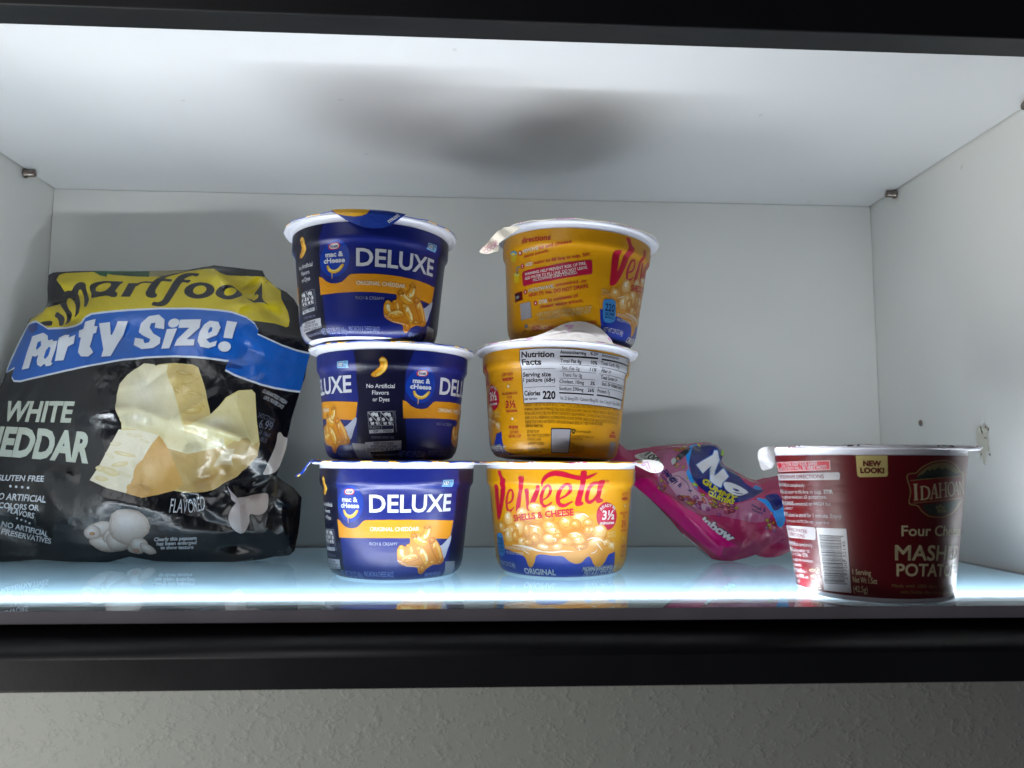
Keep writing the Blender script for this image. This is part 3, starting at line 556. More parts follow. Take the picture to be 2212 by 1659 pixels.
YELLOW_DIRECTIONS = [
["P","#2440b4",1,[-58.16,18.24,-55.45,17.88,-46.51,18.59,-34.63,20.84,-9.26,25.5,-9.36,14.77,-5.42,4.89,-4.1,1.43,-28.9,0.37,-39.91,0.41,-51.97,3.78,-55.84,7.48,-57.25,12.6],0],
["P","#4c9be0",7,[-56.0,23.4,-53.67,24.25,-49.62,24.41,-47.54,23.01,-46.23,15.13,-46.98,12.33,-50.42,10.78,-53.92,11.14,-55.4,13.36,-56.56,20.67],2],
["T","#12205a",8,"220",[-54.84,17.59,-47.77,17.59],[4.15],0.02,0,0],
["T","#12205a",8,"CALORIES",[-54.78,15.05,-47.36,15.05],[1.7],0.02,0,0],
["T","#12205a",8,"PER PACKAGE",[-54.4,13.16,-47.19,13.16],[1.17],0.01,0,0],
["T","#f3f0ea",8,"SEE NUTRITION INFORMATION",[-45.13,15.8,-23.74,15.8],[1.73],0.0,0,0],
["T","#f3f0ea",8,"FOR SODIUM CONTENT",[-44.66,12.88,-29.33,12.88],[1.66],0.0,0,0],
["T","#f3f0ea",8,"NET WT 2.39 OZ (68g)",[-54.06,5.5,-37.14,5.5],[2.68],0,0,0],
["T","#f6d9a0",6,"SERVING",[-58.42,28.3,-54.2,28.3],[1.27],0,0,0],
["T","#f6d9a0",6,"SUGGESTION",[-58.22,26.58,-52.03,26.58],[1.27],0,0,0],
["T","#c81f34",5,"directions",[-109.7,55.81,-90.08,55.81],[3.37],0.02,0,0],
["P","#c81f34",5,[-110.9,50.63,-111.03,50.09,-111.4,49.66,-111.98,49.44,-112.64,49.44,-113.34,49.67,-113.91,50.09,-114.31,50.64,-114.33,51.2,-113.93,51.66,-113.35,52.01,-112.66,52.19,-112.01,52.2,-111.45,52.0,-111.08,51.65,-110.94,51.19],0],
["T","#f3f0ea",6,"1",[-113.36,50.21,-111.93,50.21],[1.47],0.02,0,0],
["P","#c81f34",5,[-109.02,42.48,-109.15,41.93,-109.49,41.49,-110.04,41.25,-110.68,41.23,-111.33,41.43,-111.9,41.84,-112.27,42.38,-112.4,42.96,-112.27,43.51,-111.87,43.93,-111.3,44.17,-110.65,44.18,-110.0,43.97,-109.47,43.58,-109.14,43.06],0],
["T","#f3f0ea",6,"2",[-111.35,42.0,-110.01,42.0],[1.52],0.02,0,0],
["P","#c81f34",5,[-106.61,26.96,-106.74,26.41,-107.08,25.97,-107.6,25.7,-108.22,25.65,-108.86,25.83,-109.4,26.21,-109.77,26.73,-109.89,27.3,-109.77,27.85,-109.4,28.29,-108.84,28.55,-108.22,28.59,-107.6,28.42,-107.07,28.04,-106.74,27.53],0],
["T","#f3f0ea",6,"3",[-108.89,26.42,-107.57,26.42],[1.52],0.02,0,0],
["P","#c81f34",5,[-98.55,19.88,-98.64,19.33,-98.92,18.88,-99.38,18.59,-99.9,18.51,-100.43,18.65,-100.89,18.99,-101.21,19.48,-101.33,20.04,-101.23,20.6,-100.93,21.05,-100.48,21.33,-99.95,21.41,-99.42,21.27,-98.97,20.93,-98.65,20.44],0],
["T","#f3f0ea",6,"4",[-100.47,19.26,-99.36,19.26],[1.5],0.02,0,0],
["T","#f3f0ea",5,"REMOVE",[-109.83,50.46,-103.75,50.8,-98.38,51.07],[1.89],0.015,0,0],
["T","#c81f34",5,"lid and cheese",[-97.46,51.18,-87.21,52.58,-78.08,54.23],[1.7],0.015,0,0],
["T","#c81f34",5,"sauce pouch.",[-108.89,47.59,-99.4,48.27,-91.33,49.17],[1.83],0.015,0,0],
["T","#f3f0ea",5,"ADD",[-107.98,42.01,-105.09,42.36,-102.38,42.43],[2.06],0.015,0,0],
["T","#c81f34",5,"water to fill line in cup. Stir.",[-101.43,42.61,-83.04,44.53,-66.63,47.85],[1.9],0.015,0,0],
["T","#f3f0ea",5,"MICROWAVE,",[-105.52,26.53,-95.81,27.44,-87.36,28.47],[2.04],0.015,0,0],
["T","#c81f34",5,"uncovered, on",[-86.23,29.2,-77.13,30.68,-68.19,32.25],[1.79],0.015,0,0],
["T","#c81f34",5,"HIGH 3½ min. DO NOT DRAIN.",[-105.05,23.78,-84.36,25.81,-66.48,29.23],[2.23],0.015,0,0],
["T","#f3f0ea",5,"STIR",[-97.19,19.22,-94.27,19.67,-91.46,19.83],[2.14],0.015,0,0],
["T","#c81f34",5,"in contents of",[-90.62,20.24,-81.32,21.79,-72.42,23.39],[2.11],0.015,0,0],
["T","#c81f34",5,"cheese sauce pouch.",[-96.6,16.68,-82.23,18.55,-68.96,20.89],[1.9],0.015,0,0],
["T","#f0cf8e",5,"KEEP KIDS SAFE! AVOID BURNS: CUP",[-98.4,12.05,-80.27,14.21,-63.52,17.24],[2.01],0.015,0,0],
["T","#f0cf8e",5,"AND CONTENTS WILL BE VERY HOT.",[-97.38,9.44,-79.8,11.85,-63.42,15.03],[2.0],0.015,0,0],
["T","#c81f34",5,"NOTE:",[-102.63,5.05,-99.48,5.5,-96.54,5.66],[1.46],0.015,0,0],
["T","#c81f34",5,"- STARCH BLEND IN CHEESE POUCH. BOILS",[-104.2,3.44,-80.12,5.81,-59.44,9.6],[1.54],0.015,0,0],
["P","#c01844",4,[-110.45,39.34,-109.61,39.61,-93.16,40.91,-79.25,43.21,-66.52,45.23,-65.72,44.25,-65.03,38.25,-65.5,37.25,-76.08,35.05,-89.95,32.44,-108.86,30.68,-110.39,31.4,-111.15,38.07],0],
["T","#f3f0ea",5,"WARNING: HELP PREVENT RISK OF FIRE.",[-108.5,36.74,-86.83,38.68,-68.91,42.52],[1.7],0.015,0,0],
["T","#f3f0ea",5,"ADD WATER TO FILL LINE. DO NOT LEAVE",[-108.51,34.23,-86.51,36.24,-68.29,40.15],[1.7],0.015,0,0],
["T","#f3f0ea",5,"MICROWAVE UNATTENDED.",[-101.76,32.67,-86.89,34.39,-73.81,36.91],[1.7],0.015,0,0],
["P","#f0d020",5,[-122.9,52.28,-115.69,51.94,-117.02,47.27,-120.15,46.64,-122.91,47.86],0],
["P","#5aa0d8",6,[-115.82,51.45,-116.33,51.03,-117.12,50.72,-118.28,50.62,-119.75,50.8,-121.15,51.19,-122.13,51.68,-122.62,52.22,-122.4,52.69,-121.67,53.06,-120.55,53.27,-119.26,53.3,-117.99,53.16,-116.89,52.86,-116.13,52.45,-115.75,51.95],0],
["P","#f3dc50",7,[-116.94,51.24,-117.36,51.0,-118.06,50.86,-119.13,50.92,-120.25,51.14,-121.18,51.46,-121.7,51.82,-121.71,52.14,-121.21,52.35,-120.33,52.43,-119.27,52.37,-118.27,52.19,-117.45,51.89,-116.99,51.56],0],
["P","#f0d020",5,[-119.9,38.88,-113.49,39.23,-113.97,34.07,-116.82,33.49,-119.01,34.39],0],
["P","#e6e070",6,[-113.5,38.29,-113.79,37.91,-114.59,37.68,-115.78,37.67,-117.18,37.9,-118.47,38.3,-119.42,38.81,-119.76,39.31,-119.39,39.67,-118.43,39.86,-117.11,39.83,-115.74,39.61,-114.55,39.23,-113.77,38.76],0],
["S","#5aa0d8",7,[-115.81,39.03,-115.92,42.65,-113.05,42.74],[0.77,0.77,0.77],0],
["S","#203070",7.2,[-115.83,38.48,-115.99,40.45],[0.66,0.66],0],
["P","#7c1420",5,[-119.49,27.68,-111.02,27.92,-110.62,22.69,-118.73,22.01],0],
["P","#1a1420",6,[-118.83,26.75,-113.53,26.86,-113.19,23.52,-118.21,23.27],0],
["T","#f3f0ea",7,"3:30",[-118.2,24.17,-114.15,24.17],[1.65],0,0,0],
["P","#b2b0b8",5,[-113.44,20.53,-103.98,21.1,-102.7,11.63,-112.03,10.48],0],
["P","#7f8a90",5,[-106.25,6.88,-106.5,6.35,-106.99,5.94,-107.63,5.73,-108.32,5.78,-108.9,6.06,-109.25,6.53,-109.31,7.09,-109.05,7.62,-108.53,8.02,-107.87,8.22,-107.21,8.18,-106.66,7.9,-106.32,7.43],0],
["S","#5a4a30",5,[-113.0,3.45,-109.44,4.72,-107.61,4.11],[0.5,0.45,0.45],0]]
YELLOW_FACTS = [
["T","#c81f34",5,"JUST ADD",[37.5,47.24,46.54,47.24],[1.78],0.015,0,0],
["T","#c81f34",5,"water",[37.46,44.37,46.88,44.37],[2.56],0.025,0,0],
["P","#f3f0ea",5,[43.38,40.96,43.28,40.65,43.03,40.4,42.7,40.28,42.34,40.3,42.01,40.47,41.79,40.74,41.72,41.07,41.82,41.39,42.06,41.63,42.4,41.75,42.77,41.73,43.1,41.56,43.31,41.29],0],
["T","#c81f34",5,"MICROWAVE",[36.89,36.02,49.2,36.02],[1.47],0.015,0,0],
["T","#c81f34",5,"FOR",[41.34,33.9,45.2,33.9],[1.48],0.015,0,0],
["T","#c81f34",5,"3½",[39.63,28.47,47.79,28.47],[4.12],0.025,0,0],
["T","#c81f34",5,"minutes",[39.8,25.81,48.9,25.81],[1.66],0.025,0,0],
["P","#f3f0ea",5,[45.8,21.86,45.72,21.54,45.48,21.29,45.14,21.16,44.79,21.17,44.46,21.32,44.24,21.58,44.17,21.91,44.27,22.22,44.51,22.47,44.84,22.61,45.2,22.59,45.53,22.44,45.75,22.18],0],
["T","#c81f34",5,"enjoy",[41.92,16.22,49.46,16.22],[2.15],0.025,0,0],
["T","#c81f34",5,"DO NOT",[42.57,13.22,49.63,13.22],[1.56],0.015,0,0],
["T","#c81f34",5,"REUSE CUP",[41.49,10.87,51.34,10.87],[1.56],0.015,0,0],
["T","#8a4a10",5,"BEST WHEN USED",[40.81,3.02,51.75,3.02],[1.21],0,0,0],
["T","#8a4a10",5,"BY DATE ON BOTTOM",[39.13,1.34,53.07,1.34],[1.33],0,0,0],
["P","#20141c",4,[51.87,61.71,60.99,62.06,68.53,62.21,75.9,62.21,84.8,62.12,94.95,61.79,107.21,61.4,131.29,62.58,128.52,56.75,130.71,44.06,127.87,30.66,108.95,30.6,95.3,30.64,84.2,30.77,73.98,30.8,63.81,30.75,53.49,30.47,52.38,46.24],0],
["P","#dcdce4",5,[52.26,61.29,61.0,61.71,68.54,61.87,75.91,61.87,84.81,61.78,94.97,61.45,107.23,61.05,129.19,61.89,127.08,56.51,129.15,43.85,126.46,30.98,108.91,30.95,95.27,30.98,84.19,31.11,73.97,31.14,63.81,31.09,53.84,30.8,52.77,46.23],0],
["T","#20141c",6,"Nutrition",[53.19,56.99,71.97,56.99],[3.33],0.035,0,0],
["T","#20141c",6,"Facts",[53.36,52.77,64.95,52.77],[3.11],0.035,0,0],
["S","#20141c",6,[53.3,50.22,72.86,50.58],[0.2,0.19],0],
["T","#20141c",6,"Serving size",[53.43,46.04,70.24,46.04],[2.42],0.025,0,0],
["T","#20141c",6,"1 package (68g)",[53.49,42.9,72.76,42.9],[2.42],0.02,0,0],
["S","#20141c",6,[54.0,39.63,73.02,40.33],[0.2,0.19],0],
["T","#20141c",6,"Calories",[54.14,35.12,64.19,35.12],[2.71],0.03,0,0],
["T","#20141c",6,"per serving",[54.32,32.59,62.45,32.59],[1.36],0.02,0,0],
["T","#20141c",6,"220",[65.54,33.14,73.2,33.14],[4.44],0.035,0,0],
["T","#20141c",6,"Amount/serving",[75.06,59.12,89.81,59.12],[1.77],0.025,0,0],
["T","#20141c",6,"% DV",[92.29,59.37,97.38,59.37],[1.78],0.025,0,0],
["S","#20141c",6,[75.0,57.39,97.44,57.82],[0.98,0.99],0],
["T","#20141c",6,"Total Fat 8g",[75.28,54.04,87.13,54.04],[2.03],0.015,0,0],
["T","#20141c",6,"10%",[92.86,54.16,96.99,54.16],[2.05],0.02,0,0],
["S","#20141c",6,[75.05,53.1,97.08,53.29],[0.18,0.19],0],
["T","#20141c",6,"Sat. Fat 2g",[76.45,50.19,86.75,50.19],[1.97],0.0,0,0],
["T","#20141c",6,"11%",[93.24,50.37,97.58,50.37],[2.02],0.02,0,0],
["S","#20141c",6,[75.12,49.19,97.68,49.46],[0.19,0.2],0],
["T","#20141c",6,"Trans Fat 0g",[76.68,46.23,88.44,46.23],[2.04],0,0.15,0],
["S","#20141c",6,[75.15,45.13,97.45,45.41],[0.19,0.2],0],
["T","#20141c",6,"Cholest. 10mg",[75.24,42.33,89.97,42.33],[2.04],0.01,0,0],
["T","#20141c",6,"3%",[94.2,42.36,97.25,42.36],[2.05],0.02,0,0],
["S","#20141c",6,[75.17,41.17,97.35,41.18],[0.19,0.2],0],
["T","#20141c",6,"Sodium 590mg",[75.26,38.26,89.92,38.26],[2.04],0.01,0,0],
["T","#20141c",6,"26%",[92.7,38.28,97.14,38.28],[2.05],0.02,0,0],
["S","#20141c",6,[75.3,36.73,97.03,36.74],[0.77,0.78],0],
["T","#20141c",6,"Amount/serving",[99.71,59.32,114.34,59.32],[1.81],0.02,0,0],
["T","#20141c",6,"%DV",[123.92,59.54,128.19,59.54],[1.65],0,0,0],
["S","#20141c",6,[99.77,57.7,128.58,57.7],[0.99,1.03],0],
["T","#20141c",6,"Total Carb. 30g",[99.4,54.53,114.84,54.53],[2.1],0.01,0,0],
["T","#20141c",6,"11%",[124.38,54.13,127.93,54.13],[1.91],0,0,0],
["S","#20141c",6,[99.16,53.32,127.37,52.93],[0.2,0.4],0],
["T","#20141c",6,"Fiber 1g",[101.16,50.48,108.99,50.48],[2.16],0.02,0,0],
["T","#20141c",6,"4%",[127.1,50.92,130.36,50.92],[3.56],0,0,0],
["S","#20141c",6,[99.88,49.39,129.33,49.08],[0.2,0.22],0],
["T","#20141c",6,"Total Sugars 3g",[101.19,46.58,116.46,46.58],[2.11],0.02,0,0],
["S","#20141c",6,[102.62,45.39,130.02,45.11],[0.2,0.23],0],
["T","#20141c",6,"Incl. 0g Added Sugars",[102.64,42.79,124.42,42.79],[2.19],0.02,0,0],
["T","#20141c",6,"0%",[125.87,42.63,128.81,42.63],[1.97],0,0,0],
["S","#20141c",6,[99.43,41.37,128.61,41.19],[0.2,0.22],0],
["T","#20141c",6,"Protein 7g",[99.61,38.35,109.87,38.35],[2.29],0.01,0,0],
["S","#20141c",6,[99.24,36.93,127.71,36.52],[0.88,0.98],0],
["T","#20141c",6,"Vit. D 0mcg 0% • Calcium 90mg 8% • Iron 1.2mg 6% • Potas. 180mg 4%",[75.93,32.79,86.73,32.8,101.39,32.6,125.4,32.66],[1.96],0,0,0],
["T","#5e4410",5,"INGREDIENTS: ENRICHED MACARONI PRODUCT (WHEAT FLOUR, GLYCEROL MONOSTEARATE, NIACIN, FERROUS SULFATE [IRON], THIAMIN MONONITRATE",[53.69,28.61,68.96,28.86,86.98,28.65,125.45,29.23],[1.74],0,0,0],
["T","#5e4410",5,"[VITAMIN B1], RIBOFLAVIN [VITAMIN B2], FOLIC ACID), CHEESE SAUCE (WHEY, CANOLA OIL, CHEDDAR CHEESE [MILK, CHEESE CULTURE, SALT, ENZYMES],",[53.89,26.17,69.16,26.45,87.23,26.24,124.98,26.62],[1.74],0,0,0],
["T","#5e4410",5,"PROTEIN CONCENTRATE, MILK, MILK PROTEIN CONCENTRATE, SODIUM PHOSPHATE, CONTAINS LESS THAN 2% OF SALT, LACTIC ACID, SODIUM ALGINATE,",[54.08,23.73,69.36,24.04,87.49,23.83,124.51,24.03],[1.74],0,0,0],
["T","#5e4410",5,"SORBIC ACID AS A PRESERVATIVE, OLEORESIN PAPRIKA [COLOR], ENZYMES, CHEESE CULTURE, ANNATTO EXTRACT [COLOR], NATURAL FLAVOR),",[54.28,21.29,69.56,21.64,87.75,21.43,124.06,21.44],[1.74],0,0,0],
["T","#5e4410",5,"MODIFIED FOOD STARCH, MALTODEXTRIN, ACETYLATED MONOGLYCERIDES, SALT, MEDIUM CHAIN TRIGLYCERIDES.",[54.48,18.86,69.76,19.23,88.01,19.02,106.15,19.67],[1.74],0,0,0],
["T","#5e4410",5,"CONTAINS: WHEAT, MILK.",[54.67,16.74,66.14,16.74],[1.64],0.005,0,0],
["T","#5e4410",5,"DISTRIBUTED BY",[55.57,13.53,63.49,13.53],[1.54],0,0,0],
["T","#5e4410",5,"KRAFT HEINZ FOODS COMPANY",[55.66,11.37,70.65,11.37],[1.54],0,0,0],
["T","#5e4410",5,"CHICAGO, IL 60601",[55.87,9.19,64.93,9.19],[1.54],0,0,0],
["T","#5e4410",5,"KRAFT FOODS",[57.66,6.81,66.52,6.81],[1.53],0,0,0],
["T","#5e4410",5,"KraftHeinzcompany.com",[55.72,3.86,70.53,3.86],[1.51],0,0,0],
["T","#5e4410",5,"1-800-847-1997",[55.43,2.07,64.85,2.07],[1.51],0,0,0],
["P","#5e4410",5,[57.36,7.33,57.21,6.99,56.83,6.78,56.4,6.78,56.06,6.99,55.96,7.32,56.12,7.66,56.49,7.87,56.93,7.88,57.26,7.67],0],
["P","#f2aa0c",5.3,[57.07,7.33,56.94,7.09,56.63,6.99,56.36,7.09,56.25,7.33,56.39,7.56,56.69,7.66,56.98,7.57],0],
["P","#20141c",5,[70.97,16.32,83.46,16.49,83.0,2.49,71.08,2.43],0],
["P","#a6a2a8",6,[71.39,15.9,82.99,16.08,82.57,2.85,71.53,2.82],0],
["P","#5e4410",5,[83.8,16.12,86.31,16.04,86.19,14.44,85.14,13.43,84.02,14.0],2],
["S","#e6b85a",6,[84.37,15.56,85.79,15.48],[0.24,0.24],0],
["S","#e6b85a",6,[84.41,14.89,85.84,14.81],[0.24,0.24],0],
["T","#5e4410",5,"smartlabel®",[86.87,14.4,97.04,14.4],[1.56],0,0,0],
["T","#7a3c10",5,"SCAN HERE FOR MORE FOOD",[83.61,11.68,99.57,11.68],[1.27],0,0,0],
["T","#7a3c10",5,"INFORMATION",[83.69,10.11,91.37,10.11],[1.26],0,0,0],
["T","#7a3c10",5,"CALL",[83.61,7.5,86.36,7.5],[1.25],0,0,0],
["T","#7a3c10",5,"1-800-847-1997",[83.81,5.73,92.95,5.73],[1.26],0,0,0],
["T","#7a3c10",5,"FOR MORE FOOD",[83.77,4.3,93.11,4.3],[1.28],0,0,0],
["T","#7a3c10",5,"INFORMATION",[84.0,2.76,91.62,2.76],[1.31],0,0,0],
["P","#d24a20",5,[116.02,16.76,120.79,16.96,120.62,15.59,116.1,15.42],0],
["P","#d24a20",5,[113.93,14.76,122.8,15.09,122.77,13.26,114.07,13.08],0],
["P","#b4b0b2",5,[115.37,10.71,122.97,10.69,127.79,1.92,116.8,1.85],0]]
RED_LABEL = [
["P","#f0c8c8",2,[-79.52,66.99,-51.48,67.71,-36.83,68.08,-37.04,63.49,-50.94,62.81,-78.46,61.87],0],
["P","#d01433",3,[-77.33,66.64,-51.56,67.32,-37.22,67.71,-37.38,63.75,-50.88,63.19,-76.22,62.3],0],
["T","#cbc6ca",4,"CAUTION: KEEP KIDS SAFE!",[-69.94,64.7,-53.97,65.35,-43.34,65.73],[1.89],0.02,0,0],
["T","#cbc6ca",4,"CUP & CONTENTS WILL BE VERY HOT!",[-75.86,62.47,-52.2,63.39,-38.8,64.06],[1.66],0.02,0,0],
["P","#cbc6ca",2,[-85.84,60.66,-51.13,61.61,-33.38,62.32,-32.79,61.69,-32.99,59.07,-33.67,58.64,-51.72,58.06,-85.81,57.18,-85.77,57.7],0],
["T","#8c3040",4,"MICROWAVE DIRECTIONS",[-75.4,58.33,-55.19,58.86,-40.62,59.25],[1.91],0.01,0,0],
["P","#cbc6ca",4,[-79.69,54.75,-80.84,54.09,-83.43,53.51,-85.83,53.15,-85.81,53.15,-85.79,53.43,-85.81,53.94,-85.8,54.58,-85.81,55.22,-85.85,55.74,-83.59,56.07,-80.92,56.14,-79.72,55.89,-79.33,55.39],0],
["P","#cbc6ca",4,[-79.72,51.27,-80.94,50.6,-83.62,49.99,-85.83,49.63,-85.81,49.62,-85.81,49.9,-85.8,50.41,-85.8,51.05,-85.8,51.69,-85.84,52.2,-83.8,52.55,-80.99,52.64,-79.78,52.4,-79.38,51.91],0],
["P","#cbc6ca",4,[-78.7,45.42,-79.71,44.75,-81.58,44.15,-85.86,43.66,-85.84,43.65,-85.82,43.93,-85.81,44.44,-85.81,45.07,-85.84,45.71,-85.86,46.22,-81.68,46.69,-79.77,46.78,-78.74,46.55,-78.38,46.06],0],
["P","#cbc6ca",4,[-78.59,39.39,-79.59,38.7,-81.47,38.08,-85.86,37.53,-85.84,37.53,-85.82,37.81,-85.81,38.31,-85.81,38.95,-85.84,39.58,-85.85,40.09,-81.55,40.62,-79.66,40.73,-78.63,40.51,-78.29,40.03],0],
["T","#cbc6ca",4,"REMOVE",[-79.32,54.07,-72.47,54.19,-68.06,54.35],[1.93],0.02,0,0],
["T","#cbc6ca",4,"lid completely.",[-67.31,54.32,-58.45,54.46,-51.73,54.63],[1.94],0.0,0,0],
["T","#cbc6ca",4,"ADD",[-79.62,50.35,-76.07,50.4,-73.46,50.53],[2.1],0.02,0,0],
["T","#cbc6ca",4,"cold water to fill-line in cup.",[-72.75,50.5,-54.01,51.18,-42.48,51.65],[2.01],0.0,0,0],
["T","#cbc6ca",4,"STIR",[-41.57,51.68,-39.12,51.7,-36.75,51.83],[1.92],0.03,0,0],
["T","#cbc6ca",4,"thoroughly to moisten all potatoes.",[-80.5,47.53,-53.57,48.68,-40.14,49.28],[1.9],0.0,0,0],
["T","#cbc6ca",4,"MICROWAVE",[-79.07,44.02,-69.02,44.49,-63.02,44.87],[2.1],0.02,0,0],
["T","#cbc6ca",4,"uncovered on HIGH for",[-62.42,44.79,-48.61,45.33,-38.3,45.75],[1.98],0.0,0,0],
["T","#cbc6ca",4,"1½ minutes.*",[-80.02,41.78,-69.78,42.25,-63.91,42.59],[1.74],0.0,0,0],
["T","#cbc6ca",4,"STIR",[-79.25,38.37,-75.52,38.52,-72.75,38.73],[2.11],0.02,0,0],
["T","#cbc6ca",4,"well and let stand for 1 minute. Enjoy.",[-72.17,38.49,-48.03,39.55,-33.37,39.97],[2.08],0.0,0,0],
["T","#cbc6ca",4,"*using 1100W microwave. NOTE: Do not reuse cup.",[-85.82,34.7,-53.93,36.41,-40.03,36.88],[1.46],0.0,0,0],
["P","#cbc6ca",2,[-85.39,33.0,-60.69,34.28,-49.51,34.44,-48.8,33.69,-49.61,28.78,-50.45,28.01,-62.48,27.84,-83.56,26.67,-85.83,27.05],0],
["T","#8c3040",4,"BOILING WATER",[-77.33,30.91,-54.99,30.91],[1.92],0.0,0,0],
["T","#8c3040",4,"DIRECTIONS",[-74.74,28.3,-57.42,28.3],[1.94],0.0,0,0],
["P","#cbc6ca",4,[-79.18,24.19,-80.31,23.47,-82.47,22.78,-85.84,22.19,-85.83,22.19,-85.81,22.46,-85.8,22.96,-85.83,23.59,-85.83,24.22,-85.84,24.72,-81.98,25.34,-80.05,25.5,-79.08,25.31,-78.78,24.85],0],
["P","#cbc6ca",4,[-78.47,20.85,-79.47,20.13,-81.27,19.46,-85.86,18.74,-85.85,18.74,-85.83,19.01,-85.82,19.51,-85.82,20.14,-85.85,20.76,-84.01,21.44,-80.9,22.0,-79.27,22.16,-78.37,21.97,-78.12,21.5],0],
["P","#cbc6ca",4,[-78.84,10.05,-79.93,9.31,-82.02,8.58,-85.86,7.86,-85.82,7.86,-85.8,8.13,-85.82,8.62,-85.82,9.24,-85.83,9.87,-85.87,10.37,-81.57,11.12,-79.7,11.33,-78.74,11.17,-78.45,10.71],0],
["T","#cbc6ca",4,"REMOVE",[-81.03,22.65,-72.95,23.25,-68.25,23.64],[2.14],0.02,0,0],
["T","#cbc6ca",4,"lid completely.",[-67.45,23.61,-58.54,24.13,-51.82,24.54],[1.85],0.0,0,0],
["T","#cbc6ca",4,"ADD",[-80.39,19.75,-76.59,20.01,-73.89,20.29],[2.1],0.02,0,0],
["T","#cbc6ca",4,"boiling water to",[-73.11,20.25,-62.4,20.85,-55.18,21.19],[2.01],0.0,0,0],
["T","#cbc6ca",4,"fill-line in cup.",[-80.98,17.3,-69.18,18.25,-62.8,18.77],[1.89],0.0,0,0],
["T","#cbc6ca",4,"STIR",[-61.8,18.54,-59.26,18.65,-56.91,18.84],[1.86],0.02,0,0],
["T","#cbc6ca",4,"thoroughly to moisten",[-80.67,14.83,-62.77,16.02,-53.55,16.37],[1.79],0.0,0,0],
["T","#cbc6ca",4,"all potatoes.",[-81.94,11.97,-70.55,12.87,-64.56,13.28],[1.82],0.0,0,0],
["T","#cbc6ca",4,"LET STAND",[-79.84,8.81,-70.25,9.73,-64.62,10.3],[1.94],0.02,0,0],
["T","#cbc6ca",4,"for 1",[-63.98,10.05,-61.93,10.13,-60.0,10.31],[1.78],0.0,0,0],
["T","#cbc6ca",4,"minute.",[-80.7,6.11,-74.49,6.76,-70.62,7.24],[1.85],0.0,0,0],
["T","#cbc6ca",4,"STIR",[-69.75,7.02,-66.47,7.26,-63.63,7.57],[1.86],0.02,0,0],
["T","#cbc6ca",4,"well.",[-62.98,7.43,-61.06,7.56,-59.29,7.78],[1.41],0.0,0,0],
["T","#cbc6ca",4,"Enjoy.",[-81.23,3.56,-74.13,4.29,-69.83,4.79],[1.84],0.0,0,0],
["S","#e8dcb8",4,[-52.98,12.76,-53.18,12.55,-53.7,12.33,-54.44,12.14,-55.32,12.0,-56.19,11.94,-56.93,11.96,-57.42,12.06,-57.57,12.23,-57.34,12.45,-56.78,12.67,-55.98,12.87,-55.08,13.01,-54.23,13.07,-53.56,13.04,-53.11,12.93,-52.98,12.76],[0.28,0.28,0.28,0.28,0.28,0.28,0.29,0.29,0.29,0.29,0.29,0.28,0.29,0.28,0.28,0.28,0.28],1],
["S","#e8dcb8",4,[-49.57,12.92,-49.78,12.36,-50.19,11.86,-50.75,11.5,-51.38,11.32,-51.97,11.36,-52.42,11.61,-52.69,12.04,-52.7,12.57,-52.46,13.14,-52.03,13.64,-51.46,14.0,-50.84,14.18,-50.27,14.13,-49.84,13.88,-49.58,13.45,-49.57,12.92],[0.22,0.22,0.22,0.22,0.22,0.22,0.23,0.22,0.22,0.22,0.23,0.22,0.22,0.22,0.22,0.22,0.22],1],
["P","#e8dcb8",4,[-52.17,12.09,-50.92,13.74,-49.95,13.31,-51.49,11.52],0],
["S","#e8dcb8",4,[-52.59,9.89,-52.79,9.7,-53.29,9.5,-54.02,9.32,-54.9,9.18,-55.79,9.11,-56.53,9.11,-57.03,9.2,-57.16,9.35,-56.93,9.54,-56.39,9.75,-55.6,9.93,-54.71,10.07,-53.85,10.14,-53.17,10.13,-52.72,10.04,-52.59,9.89],[0.22,0.23,0.23,0.23,0.23,0.23,0.23,0.23,0.23,0.23,0.23,0.23,0.23,0.23,0.22,0.23,0.22],1],
["S","#e8dcb8",4,[-57.01,9.26,-57.04,6.86,-53.67,7.06,-52.79,9.76],[0.29,0.29,0.28,0.28],0],
["S","#e8dcb8",4,[-57.06,5.23,-57.35,2.81,-55.34,2.86,-55.15,4.18,-53.75,4.25,-53.99,2.71,-53.1,2.93,-52.84,5.44],[0.29,0.28,0.28,0.28,0.28,0.28,0.27,0.28],0],
["P","#e8dcb8",4,[-51.25,10.26,-50.32,10.37,-49.75,9.35,-50.7,9.14],0],
["P","#e8dcb8",4,[-49.35,9.08,-49.17,8.35,-50.77,7.95,-50.63,8.61],0],
["P","#e8dcb8",4,[-52.33,8.73,-51.26,8.64,-51.56,7.86,-52.65,7.94],0],
["P","#e8dcb8",4,[-52.16,5.63,-51.19,5.75,-50.58,4.75,-51.58,4.52],0],
["P","#e8dcb8",4,[-50.17,4.48,-49.97,3.75,-51.6,3.34,-51.52,3.99],0],
["P","#e8dcb8",4,[-53.28,4.09,-52.15,4.02,-52.42,3.23,-53.57,3.3],0],
["P","#e6e6ec",2,[-48.16,34.43,-31.89,34.91,-31.89,3.82,-48.23,3.32],0],
["P","#1c1c2c",3,[-47.06,31.07,-33.67,31.35,-33.67,30.93,-47.06,30.64],0],
["P","#1c1c2c",3,[-47.05,30.43,-33.67,30.73,-33.67,30.58,-47.06,30.28],0],
["P","#1c1c2c",3,[-47.06,30.09,-34.9,30.38,-34.9,30.1,-47.06,29.8],0],
["P","#1c1c2c",3,[-47.06,29.59,-34.9,29.9,-34.9,29.62,-47.06,29.3],0],
["P","#1c1c2c",3,[-47.07,29.1,-34.9,29.42,-34.9,29.27,-47.06,28.96],0],
["P","#1c1c2c",3,[-47.06,28.76,-34.9,29.08,-34.9,28.52,-47.06,28.18],0],
